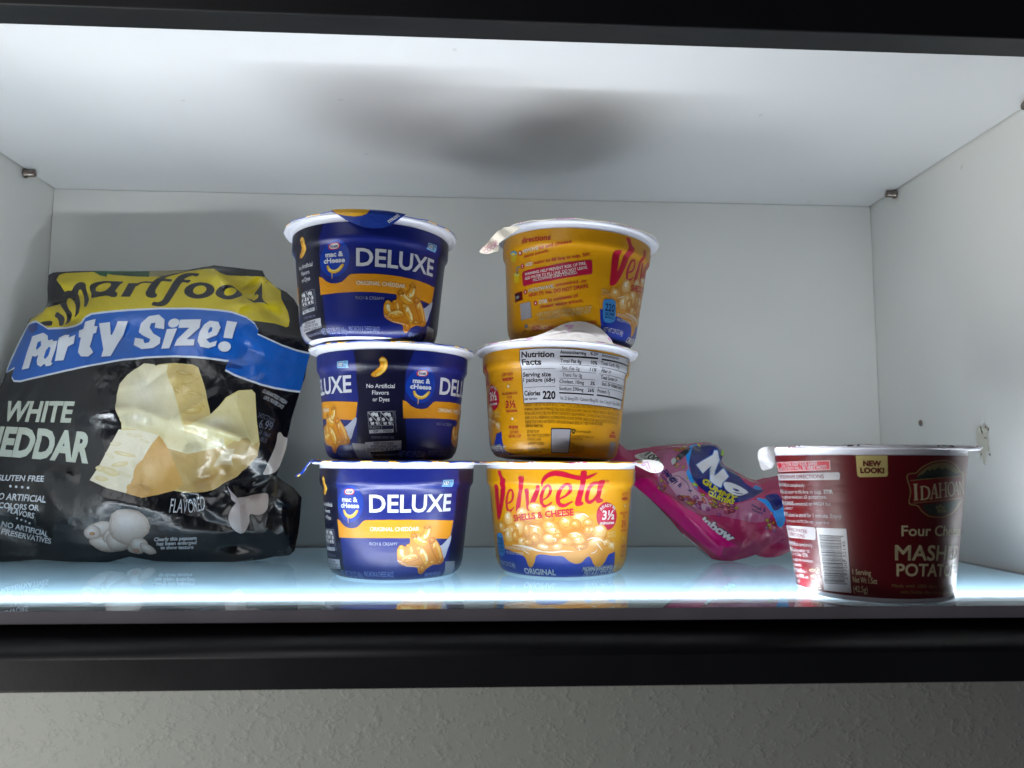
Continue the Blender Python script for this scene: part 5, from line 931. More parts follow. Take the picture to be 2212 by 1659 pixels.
["B",["#efe6bd","#f3ecca","#faf5e0"],3.4,115.03,92.88,12.35,5.67,0],
["B",["#efe6bd","#e9dfb2","#e4d8a6"],3.4,136.68,79.56,23.84,5.99,18],
["B",["#efe6bd","#ece2b6","#f0e8c4"],3.4,156.34,70.03,10.98,8.55,20],
["B",["#c9ab5c","#d6bd78","#e8d79c"],4,139.92,127.13,5.39,1.57,10],
["B",["#c9ab5c","#d6bd78","#e8d79c"],4,144.43,120.96,6.7,1.26,-20],
["B",["#c9ab5c","#d6bd78","#e8d79c"],4,137.37,114.51,3.8,1.66,30],
["B",["#c9ab5c","#d6bd78","#e8d79c"],4,148.47,112.48,6.06,1.32,10],
["B",["#c9ab5c","#d6bd78","#e8d79c"],4,150.17,99.15,6.44,2.46,-8],
["B",["#c9ab5c","#d6bd78","#e8d79c"],4,154.35,103.45,3.61,1.22,20],
["P","#cbae72",3.6,[161.98,72.98,173.77,74.82,186.21,83.27,194.05,80.25,193.49,70.51,185.82,61.62,176.05,52.94,159.6,44.95,148.62,43.98,143.18,46.47,146.58,49.44,140.12,64.72,135.38,73.58,148.98,69.81],0],
["P","#e8dca4",3.8,[147.78,86.87,161.53,96.6,170.35,108.66,177.62,113.6,178.38,105.75,185.43,90.52,191.49,77.07,177.96,79.34,171.58,80.46],0],
["P","#ddcd92",3.9,[177.57,114.13,186.56,115.59,189.31,113.15,191.37,94.22,193.67,79.2,190.6,77.96,184.45,91.47,178.48,104.71],0],
["P","#f2ead0",4.2,[102.43,85.8,115.35,85.65,128.84,82.42,124.69,76.42,120.83,68.46,116.38,57.65,113.06,46.92,111.81,43.02,99.38,46.29,86.77,51.78,91.44,60.48,97.53,75.09],0],
["P","#d8ab62",4.2,[128.84,82.42,134.18,75.58,140.04,65.69,147.3,49.47,142.32,45.5,132.76,42.37,122.25,40.05,111.81,43.02,113.45,47.41,117.09,59.61,120.83,68.46,124.69,76.42],0],
["B",["#e8dcb4","#ece2be","#f2eacc"],4.6,112.8,82.18,5.58,1.19,8],
["B",["#e8dcb4","#ece2be","#f2eacc"],4.6,119.82,78.31,3.77,0.99,20],
["B",["#e4d29a","#e9daaa","#f0e4c0"],4.6,107.7,69.25,7.51,1.38,12],
["B",["#e8dcb4","#ece2be","#f2eacc"],4.6,98.28,68.24,3.86,1.18,30],
["B",["#e4d29a","#e9daaa","#f0e4c0"],4.6,105.74,62.35,5.6,1.82,-10],
["B",["#e4d29a","#e9daaa","#f0e4c0"],4.6,99.74,57.45,6.92,2.57,20],
["B",["#e4d29a","#e9daaa","#f0e4c0"],4.6,94.54,52.64,4.85,1.58,10],
["B",["#e8dcb4","#ece2be","#f2eacc"],4.6,109.36,55.56,5.33,1.16,20],
["B",["#e8dcb4","#ece2be","#f2eacc"],4.6,101.23,76.09,3.77,1.58,0],
["B",["#e8dcb4","#ece2be","#f2eacc"],4.6,114.03,62.48,2.76,1.37,60],
["B",["#e4d29a","#e9daaa","#f0e4c0"],4.6,92.56,59.49,2.97,1.97,20],
["B",["#d8ab62","#dcb26c","#e4be80"],5,125.81,55.84,10.22,11.71,-30],
["B",["#d8ab62","#cfa056","#c89648"],5,119.55,46.04,8.2,3.52,6],
["B",["#cbae72","#c4a364","#bc9858"],5,165.85,54.1,17.75,7.15,-24],
["B",["#cbae72","#d2b67c","#dac08c"],5,185.01,71.05,5.29,10.25,10],
["B",["#e8dca4","#ece2b0","#f4ecc8"],5,167.85,89.0,13.27,9.88,-30],
["T","#e4e8f0",6,"FLAVORED",[140.44,30.45,151.14,30.69,162.96,32.71],[9.69],-0.004,0,0],
["T","#e4e8f0",3,"Clearly this popcorn",[130.72,12.18,157.81,13.23],[2.23],0.03,0.2,0],
["T","#e4e8f0",3,"has been enlarged",[132.24,9.44,157.61,10.44],[2.23],0.03,0.2,0],
["T","#e4e8f0",3,"to show texture",[134.47,7.07,155.7,7.47],[2.22],0.03,0.2,0],
["B",["#c4b2a4","#f0e6de","#fdf9f5"],4.016666666666667,95.95,19.72,10.19,4.78,-14],
["B",["#c4b2a4","#f0e6de","#fdf9f5"],4.1,91.23,17.9,5.68,4.6,0],
["B",["#c4b2a4","#f0e6de","#fdf9f5"],4.05,99.72,10.51,10.41,4.84,10],
["B",["#c4b2a4","#f0e6de","#fdf9f5"],4.316666666666666,114.33,21.62,13.46,11.36,0],
["B",["#c4b2a4","#f0e6de","#fdf9f5"],4.2,107.7,12.42,8.07,6.48,0],
["B",["#c4b2a4","#f0e6de","#fdf9f5"],4.433333333333334,120.54,9.68,6.18,5.14,0],
["B",["#c4b2a4","#f0e6de","#fdf9f5"],4.533333333333333,126.12,7.37,5.78,2.93,26],
["B",["#c4b2a4","#f0e6de","#fdf9f5"],4.383333333333334,117.53,7.41,4.8,2.93,0],
["B",["#c4b2a4","#f0e6de","#fdf9f5"],4.133333333333334,104.09,15.17,6.31,5.52,0],
["B",["#b8865a","#d8a870","#e0b888"],5.2,91.05,16.98,1.89,1.1,0],
["B",["#c89888","#d8b0a0","#e0c0b0"],5.6,118.47,6.51,2.32,1.29,0],
["P","#cfc4c4",4,[175.93,48.91,178.5,45.28,181.48,42.24,184.08,38.59,181.53,37.66,179.09,40.04,178.41,43.24],0],
["P","#c3b4ae",4,[182.23,41.07,185.84,42.28,192.25,44.42,201.96,44.23,203.93,35.93,202.82,31.72,199.68,29.69,196.37,29.52,191.96,29.85,191.93,24.56,190.35,19.67,187.29,17.31,181.66,20.13,178.59,25.34,178.22,28.56,179.35,32.62,181.66,36.81,184.08,38.59],1],
["P","#d4cac8",4.3,[183.38,38.54,185.44,32.63,186.47,24.49,187.3,17.38,181.66,20.13,178.8,25.34,178.31,28.97,179.56,32.62,181.52,36.38],1],
["P","#d2c4bc",4.3,[183.21,40.79,187.01,42.11,190.18,43.19,188.27,38.92,185.6,36.07],1],
["P","#c8bdb4",4,[205.25,86.51,206.97,87.75,208.82,84.98,211.05,84.27,211.0,78.04,209.45,71.83,207.09,63.61,203.69,59.35,196.67,58.42,198.85,63.11,202.48,72.01,204.61,80.4],1],
["P","#e0cfa8",4.8,[172.83,72.91,179.02,74.27,176.84,67.77,178.77,60.19,172.08,56.75,164.49,59.97,168.07,66.24],0],
["T","#b8bcc2",3,"GUARANTEED FRESH",[193.88,114.89,201.81,111.48,208.95,107.79],[2.75],0.01,0,0],
["T","#b8bcc2",3,"UNTIL PRINTED DATE",[195.01,110.22,200.74,107.63,207.17,104.21],[2.75],0.01,0,0],
["T","#5c6070",3,"24OCT2023",[192.1,97.13,196.76,95.7,201.87,93.17],[3.44],0,0,0],
["T","#6c7080",3,"6.99",[192.97,89.81,201.2,88.04],[6.03],0.0,0,0],
["T","#5c6070",3,"63 19645",[193.27,85.25,200.1,82.89],[3.41],0,0,0],
["T","#5c6070",3,"00:35",[194.49,80.29,198.51,79.2],[3.4],0,0,0],
["T","#9a9c9c",3,"NET WT",[180.48,-1.99,187.15,-1.68,195.18,-0.41],[1.76],-0.005,0,0],
["T","#9a9c9c",3,"OZ  (27",[210.9,3.57,216.2,3.96,220.16,6.38],[2.74],-0.01,0,0]]
CANDY_PRINT = [
["P","#a8587e",1,[474.41,80.03,487.66,82.97,497.54,80.77,495.84,64.29,498.82,50.2,506.62,42.01,520.66,36.01,541.12,41.34,549.42,34.68,545.05,26.04,525.2,26.07,511.17,30.66,494.83,31.44,484.34,43.0,474.81,49.39,473.65,62.14],2],
["P","#b88fa4",1.3,[479.73,57.73,493.15,63.03,497.57,49.15,508.42,40.25,505.53,34.16,495.04,37.17,486.42,45.31],2],
["P","#d8107c",2,[457.57,58.57,461.56,59.73,468.16,58.32,470.44,53.88,473.51,47.98,480.24,42.26,489.26,35.07,494.8,31.29,500.43,25.83,506.14,19.93,511.72,15.26,517.55,11.45,523.8,8.77,524.21,6.31,519.91,2.98,513.2,1.54,508.34,3.73,500.02,11.04,489.02,21.87,478.44,34.96,469.14,45.05,457.58,56.27],0],
["P","#a81060",2.3,[512.97,8.07,523.8,8.62,524.09,6.32,519.91,3.08,513.5,1.63,510.74,2.6],0],
["P","#1b8ce0",2,[502.76,87.77,509.38,88.77,506.61,84.24,498.45,72.96,496.45,64.23,498.5,53.91,501.03,47.57,504.57,42.89,500.45,48.18,495.62,54.37,493.84,61.5,495.79,65.82,495.78,71.2,496.1,77.23],1],
["P","#1b8ce0",2,[541.4,42.72,551.63,41.64,557.76,41.35,561.08,32.73,556.34,22.66,552.36,21.41,551.23,28.02,549.13,33.32,545.82,38.77],1],
["P","#101c6c",3,[502.51,84.07,508.93,87.49,517.88,89.74,522.27,88.13,526.81,83.46,524.14,75.68,525.81,71.26,531.83,66.44,535.46,55.98,542.3,50.55,548.7,49.4,534.08,40.61,522.02,37.72,512.58,42.3,503.69,48.27,498.11,55.36,496.92,63.43,497.65,71.62],1],
["P","#101c6c",3,[547.8,44.48,555.24,46.49,558.35,44.11,558.92,36.86,552.35,33.37,550.32,38.8],1],
["B",["#c0b818","#d8d020","#e8e040"],4,508.61,87.51,0.9,2.62,0],
["P","#8ab020",4,[526.3,85.59,527.47,83.73,526.16,80.29,524.0,80.45],1],
["B",["#6a8a18","#90b020","#a8c840"],4,498.41,52.16,2.41,0.94,30],
["B",["#6a8a18","#a0b828","#c8d040"],4,493.88,57.3,0.85,0.68,0],
["P","#2a6ab8",4,[501.24,67.87,515.56,77.52,516.77,80.72,520.89,81.31,523.36,76.57,515.79,63.65,515.13,60.99,523.62,68.63,525.83,60.55,519.45,53.83,517.78,50.06,512.86,51.35,508.25,54.16,510.65,64.56,512.42,67.0,504.89,59.67],0],
["P","#d9dae2",5,[501.64,67.37,515.98,77.08,517.17,80.11,520.12,80.44,522.19,75.89,514.9,63.45,513.12,58.55,522.67,67.02,525.0,60.3,518.7,53.99,517.42,50.8,513.37,51.94,508.93,54.47,511.16,64.05,513.61,68.21,505.18,60.61],0],
["P","#d9dae2",5,[519.64,53.79,521.75,55.36,525.09,54.97,528.74,53.46,532.89,50.94,536.61,47.5,533.43,45.38,529.22,43.47,525.22,43.64,522.33,46.53,520.21,49.78],1],
["P","#101c6c",6,[525.16,49.4,526.98,49.61,529.57,48.74,529.61,47.56,527.07,47.41],1],
["S","#101c6c",6,[525.0,46.33,527.95,45.51,532.01,45.26],[0.42,1.03,0.61],1],
["T","#d8d020",5,"GUMMY",[503.46,53.37,510.19,48.57,517.93,44.28,524.23,39.18],[3.61],0.05,0,0],
["T","#d8d020",5,"CLUSTERS",[506.95,45.4,513.07,42.96,518.84,39.41,522.8,36.84],[2.86],0.05,0,0],
["P","#3c78b8",4,[540.97,51.76,544.15,53.48,548.08,51.45,544.45,49.9],1],
["P","#c9cbc4",3,[460.27,79.31,465.57,80.91,471.56,81.92,474.25,79.16,475.77,74.29,476.16,66.42,469.08,71.73,461.73,76.26],1],
["T","#20202a",4,"100",[466.65,78.8,472.43,70.42],[5.74],0.03,0,0],
["T","#40404a",4,"CALORIES",[463.1,79.21,467.55,73.39],[2.22],0.01,0,0],
["T","#1c2460",4,"tangy",[477.41,62.53,484.88,54.02],[4.03],0.03,0,0],
["T","#1c2460",4,"crunchy &",[475.83,62.02,488.69,50.73],[2.95],0.03,0,0],
["T","#1c2460",4,"outside",[474.79,60.47,480.45,53.52],[1.66],0.02,0,0],
["S","#1c2460",4,[484.32,59.54,489.3,58.21,493.17,54.0,494.9,48.91],[0.27,0.52,0.53,0.36],1],
["P","#1c2460",4,[492.89,49.51,496.65,48.67,495.39,47.35],0],
["T","#1c2460",4,"sweet &",[536.0,36.19,545.88,32.18],[3.05],0.02,0,0],
["T","#1c2460",4,"gummy",[535.43,32.9,543.81,30.41],[2.52],0.02,0,0],
["T","#1c2040",4,"inbow",[497.89,24.56,508.37,17.73,517.73,10.55],[6.89],0.09,0.2,0],
["T","#d9d5de",5,"inbow",[498.12,24.91,508.51,17.96,517.63,10.88],[6.2],0.045,0.2,0],
["B",["#5a1830","#8c2c48","#c06080"],3.0,499.94,38.31,1.58,1.22,21.941335014755133],
["B",["#6a5a18","#9a8a30","#c8b860"],3.02,489.74,45.3,2.08,0.91,5.442780800631903],
["B",["#7a3410","#b05c24","#d89050"],3.04,503.65,41.53,1.97,1.31,56.86253654742034],
["B",["#5a2050","#8c4478","#b878a0"],3.06,505.94,35.17,1.48,1.59,17.376557179900576],
["B",["#8a3a4a","#c06a78","#e0a0a8"],3.08,493.67,42.46,2.38,1.06,34.896009819747974],
["B",["#5a1830","#8c2c48","#c06080"],3.1,510.2,36.43,1.45,1.01,12.357522769159592],
["B",["#6a5a18","#9a8a30","#c8b860"],3.12,512.04,37.28,2.18,1.35,17.986019811820942],
["B",["#7a3410","#b05c24","#d89050"],3.14,517.17,38.53,2.09,1.51,52.50824973440574],
["B",["#5a2050","#8c4478","#b878a0"],3.16,512.88,30.63,1.44,1.26,45.42845577391496],
["B",["#8a3a4a","#c06a78","#e0a0a8"],3.18,493.07,43.91,2.17,1.52,34.381556416643036],
["B",["#5a1830","#8c2c48","#c06080"],3.2,518.48,31.88,2.03,1.47,27.372319878084785],
["B",["#6a5a18","#9a8a30","#c8b860"],3.22,519.78,36.5,2.02,0.97,42.08952127826544],
["B",["#7a3410","#b05c24","#d89050"],3.24,514.24,38.69,1.72,1.35,40.11916295305129],
["B",["#5a2050","#8c4478","#b878a0"],3.26,487.89,45.19,1.67,1.01,46.093979308351244],
["B",["#8a3a4a","#c06a78","#e0a0a8"],3.2800000000000002,492.31,41.74,2.55,1.06,26.951244056959858],
["B",["#5a1830","#8c2c48","#c06080"],3.3,510.55,42.81,2.8,0.98,24.917791032701913],
["B",["#6a5a18","#9a8a30","#c8b860"],3.32,503.33,44.8,1.66,1.01,13.917412009172146],
["B",["#7a3410","#b05c24","#d89050"],3.34,494.6,42.53,1.61,0.9,25.136790067519676],
["B",["#5a2050","#8c4478","#b878a0"],3.36,498.36,43.17,2.17,1.25,37.05556496454766],
["B",["#8a3a4a","#c06a78","#e0a0a8"],3.38,515.05,36.17,2.35,1.74,47.87238727179396],
["B",["#5a1830","#8c2c48","#c06080"],3.4,501.26,39.84,2.55,0.9,4.040856950581491],
["B",["#6a5a18","#9a8a30","#c8b860"],3.42,495.61,40.96,1.32,0.9,9.075895936765676],
["B",["#7a3410","#b05c24","#d89050"],3.44,491.46,44.33,2.52,1.44,8.913029119853487],
["B",["#5a2050","#8c4478","#b878a0"],3.46,495.92,40.46,1.41,1.56,59.586163302282834],
["B",["#8a3a4a","#c06a78","#e0a0a8"],3.48,504.36,40.07,1.72,1.17,15.885413503030804],
["B",["#5a1830","#8c2c48","#c06080"],3.5,518.19,35.49,2.54,1.4,8.796152333945441],
["B",["#6a5a18","#9a8a30","#c8b860"],3.52,509.61,39.3,2.89,1.77,41.771807154468114],
["B",["#7a3410","#b05c24","#d89050"],3.54,496.46,41.08,2.28,1.3,46.74329348029063],
["B",["#5a2050","#8c4478","#b878a0"],3.56,499.34,36.8,3.05,1.48,48.36471508714005],
["B",["#8a3a4a","#c06a78","#e0a0a8"],3.58,518.19,38.15,1.9,1.33,1.7388090444819237],
["B",["#5a1830","#8c2c48","#c06080"],3.6,488.42,43.5,2.89,2.24,26.833660666003407],
["B",["#6a5a18","#9a8a30","#c8b860"],3.62,524.3,34.08,1.91,1.12,13.610749603843677],
["B",["#7a3410","#b05c24","#d89050"],3.64,494.94,39.77,2.52,1.63,28.76840557569229],
["B",["#5a2050","#8c4478","#b878a0"],3.66,512.57,39.66,2.27,1.87,46.9381730458854],
["B",["#8a3a4a","#c06a78","#e0a0a8"],3.68,514.83,37.12,2.41,1.26,48.04941413380146],
["B",["#5a1830","#8c2c48","#c06080"],3.7,521.45,32.12,2.37,1.48,10.20021959831373],
["B",["#6a5a18","#9a8a30","#c8b860"],3.7199999999999998,493.35,39.54,2.57,1.27,49.59062871152322],
["B",["#7a3410","#b05c24","#d89050"],3.74,522.63,35.4,1.94,1.03,0.8545762893663333],
["B",["#5a2050","#8c4478","#b878a0"],3.76,522.19,36.13,2.43,1.27,52.30457567936425],
["B",["#8a3a4a","#c06a78","#e0a0a8"],3.7800000000000002,517.98,34.16,1.71,1.08,35.186230089957704],
["B",["#5a1830","#8c2c48","#c06080"],3.8,496.39,41.58,2.47,1.16,27.489659188304017],
["B",["#6a5a18","#9a8a30","#c8b860"],3.8200000000000003,511.08,41.03,2.83,1.37,31.909497746156028],
["B",["#7a3410","#b05c24","#d89050"],3.84,508.72,39.7,1.74,0.99,47.9502270295333],
["B",["#5a2050","#8c4478","#b878a0"],3.86,492.21,43.23,2.05,1.21,31.10092276218221],
["B",["#8a3a4a","#c06a78","#e0a0a8"],3.88,508.95,40.9,2.37,1.14,16.61502422788689],
["B",["#5a1830","#8c2c48","#c06080"],3.9,514.88,37.28,2.38,1.74,26.59490361464633],
["B",["#5a1830","#8c2c48","#c06080"],3.0,548.18,25.93,1.25,1.41,0],
["B",["#6a5a18","#9a8a30","#c8b860"],3.02,546.77,23.21,1.24,1.34,0],
["B",["#7a3410","#b05c24","#d89050"],3.04,547.13,21.18,1.27,1.24,0],
["B",["#5a2050","#8c4478","#b878a0"],3.06,544.93,21.21,1.52,1.44,0],
["B",["#8a3a4a","#c06a78","#e0a0a8"],3.08,549.48,31.09,1.33,1.41,0],
["B",["#5a1830","#8c2c48","#c06080"],3.1,550.4,23.47,1.25,1.38,0],
["B",["#6a5a18","#9a8a30","#c8b860"],3.12,546.15,26.62,1.27,1.36,0],
["B",["#7a3410","#b05c24","#d89050"],3.14,549.85,24.34,1.25,1.4,0],
["B",["#5a2050","#8c4478","#b878a0"],3.16,550.13,19.34,1.28,1.11,0],
["B",["#8a3a4a","#c06a78","#e0a0a8"],3.18,549.98,20.95,1.21,1.27,0],
["B",["#5a1830","#8c2c48","#c06080"],3.0,476.57,50.4,1.66,1.52,40],
["B",["#6a5a18","#9a8a30","#c8b860"],3.02,476.07,56.41,1.34,0.97,40],
["B",["#7a3410","#b05c24","#d89050"],3.04,475.51,48.73,1.4,1.15,40],
["B",["#5a2050","#8c4478","#b878a0"],3.06,474.36,52.89,1.59,1.47,40],
["B",["#8a3a4a","#c06a78","#e0a0a8"],3.08,478.3,55.62,1.35,0.95,40],
["B",["#5a1830","#8c2c48","#c06080"],3.1,474.68,46.68,1.24,0.88,40],
["B",["#6a5a18","#9a8a30","#c8b860"],3.12,472.84,50.12,1.34,1.04,40],
["B",["#7a3410","#b05c24","#d89050"],3.14,477.97,52.54,1.43,1.14,40],
["B",["#5a2050","#8c4478","#b878a0"],3.16,475.1,49.6,1.41,1.21,40],
["B",["#5a1830","#8c2c48","#c06080"],3.0,486.02,69.07,1.28,1.2,40],
["B",["#6a5a18","#9a8a30","#c8b860"],3.02,488.07,67.33,1.27,1.2,40],
["B",["#7a3410","#b05c24","#d89050"],3.04,487.73,69.23,1.28,1.21,40],
["B",["#5a2050","#8c4478","#b878a0"],3.06,485.89,69.58,1.28,1.22,40],
["B",["#8a3a4a","#c06a78","#e0a0a8"],3.08,489.43,68.64,1.26,1.22,40],
["B",["#5a1830","#8c2c48","#c06080"],3.1,486.35,70.49,1.28,1.24,40],
["B",["#6a5a18","#9a8a30","#c8b860"],3.12,492.46,66.53,1.28,1.21,40],
["B",["#7a3410","#b05c24","#d89050"],3.14,489.77,73.76,1.28,1.24,40],
["B",["#6a5a18","#9a8a30","#c8b860"],3.0,489.25,81.87,1.29,1.02,10],
["B",["#7a3410","#b05c24","#d89050"],3.02,490.29,81.72,1.29,1.03,10],
["B",["#6a5a18","#9a8a30","#c8b860"],3.04,491.08,80.24,1.28,0.96,10],
["B",["#7a3410","#b05c24","#d89050"],3.06,492.31,81.16,1.28,1.05,10],
["B",["#6a5a18","#9a8a30","#c8b860"],3.08,493.42,81.37,1.28,1.11,10],
["B",["#7a3410","#b05c24","#d89050"],3.1,494.28,80.44,1.29,1.04,10],
["B",["#6a5a18","#9a8a30","#c8b860"],3.12,496.07,83.11,1.32,2.33,10],
["P","#2a3038",3,[487.29,73.9,492.19,78.34,500.03,82.17,499.26,80.34,497.09,77.25,490.1,71.48,487.28,70.0],1],
["P","#b8bcba",3.2,[484.8,72.43,487.43,74.69,488.17,71.52,485.15,68.59],1],
["P","#d8d4d8",3,[501.49,4.4,492.31,13.7,487.46,19.23,488.1,19.51,494.58,13.16,503.34,4.65],0],
["S","#3a4848",4,[489.17,18.52,489.87,15.91],[0.31,0.39],0],
["S","#3a4848",4,[490.14,17.52,490.86,14.94],[0.31,0.39],0],
["S","#3a4848",4,[491.1,16.51,491.85,13.96],[0.31,0.39],0],
["S","#3a4848",4,[492.07,15.51,492.83,12.99],[0.31,0.39],0],
["S","#3a4848",4,[493.04,14.53,493.81,12.02],[0.31,0.39],0],
["S","#3a4848",4,[494.04,13.57,494.79,11.06],[0.31,0.39],0],
["S","#3a4848",4,[495.03,12.61,495.77,10.09],[0.31,0.39],0],
["S","#3a4848",4,[496.02,11.66,496.75,9.13],[0.31,0.39],0],
["S","#3a4848",4,[497.0,10.71,497.72,8.17],[0.31,0.39],0],
["S","#3a4848",4,[497.99,9.76,498.69,7.21],[0.31,0.39],0],
["S","#3a4848",4,[498.98,8.81,499.67,6.25],[0.31,0.39],0],
["S","#3a4848",4,[499.96,7.86,500.64,5.29],[0.32,0.39],0],
["S","#3a4848",4,[500.95,6.92,501.6,4.33],[0.32,0.39],0],
["S","#3a4848",4,[501.93,5.97,502.57,3.38],[0.33,0.38],0]]
POPCORN_OUTLINE=[[28.61,205.55],[31.35,207.82],[34.92,208.37],[46.43,209.21],[59.71,209.64],[78.41,209.87],[97.18,210.14],[113.29,210.62],[128.7,211.84],[139.97,214.31],[147.48,215.73],[158.65,214.66],[171.05,213.38],[183.44,212.29],[186.05,207.04],[193.66,199.54],[202.51,195.08],[207.97,190.13],[211.77,184.29],[216.55,173.75],[221.14,160.52],[222.01,147.2],[220.65,129.57],[217.38,117.54],[213.38,99.93],[211.44,86.45],[209.15,75.93],[207.1,62.66],[205.54,58.09],[210.81,53.57],[217.94,49.39],[224.0,42.44],[224.0,35.01],[223.75,24.89],[223.24,17.75],[221.62,6.21],[218.42,3.24],[208.88,2.55],[199.32,0.43],[180.23,-1.04],[158.79,-0.98],[140.49,-0.93],[129.77,-0.3],[118.92,1.55],[113.02,2.63],[107.44,1.28],[98.39,-1.12],[82.97,-0.77],[75.74,-0.66],[61.81,0.19],[52.12,0.82],[40.91,-0.05],[29.08,-0.62],[14.22,-0.58],[0.77,0.06],[-3.59,18.81],[-6.3,49.84],[-3.57,78.67],[2.92,101.73],[8.59,119.93],[9.77,124.16],[12.79,139.16],[18.33,163.4],[21.16,171.27],[29.01,176.04],[31.43,183.65],[29.75,194.54]]
CANDY_OUTLINE=[[442.43,82.19],[446.36,88.87],[449.16,90.37],[451.06,89.27],[453.17,87.05],[454.95,84.83],[458.61,84.85],[466.76,86.38],[475.62,87.92],[489.86,89.27],[504.17,90.55],[508.99,91.18],[513.11,91.65],[518.38,90.78],[522.87,89.31],[525.76,86.33],[527.38,83.96],[526.77,81.14],[524.42,76.35],[526.14,72.7],[532.64,68.02],[537.43,65.16],[541.54,62.31],[547.15,60.55],[552.11,62.2],[560.36,63.66],[568.68,65.27],[579.33,68.19],[584.08,56.74],[583.49,42.74],[579.69,29.12],[570.02,11.96],[560.75,7.13],[554.48,4.27],[548.56,2.88],[542.91,2.77],[539.31,3.54],[536.44,4.82],[530.46,2.93],[524.6,1.49],[518.79,0.24],[512.03,0.57],[505.43,1.86],[503.61,4.08],[498.98,8.23],[492.4,14.35],[486.48,21.2],[483.33,25.81],[480.74,30.13],[473.07,39.88],[468.6,45.34],[463.45,50.85],[457.6,56.41],[450.01,64.86],[441.72,74.16]]
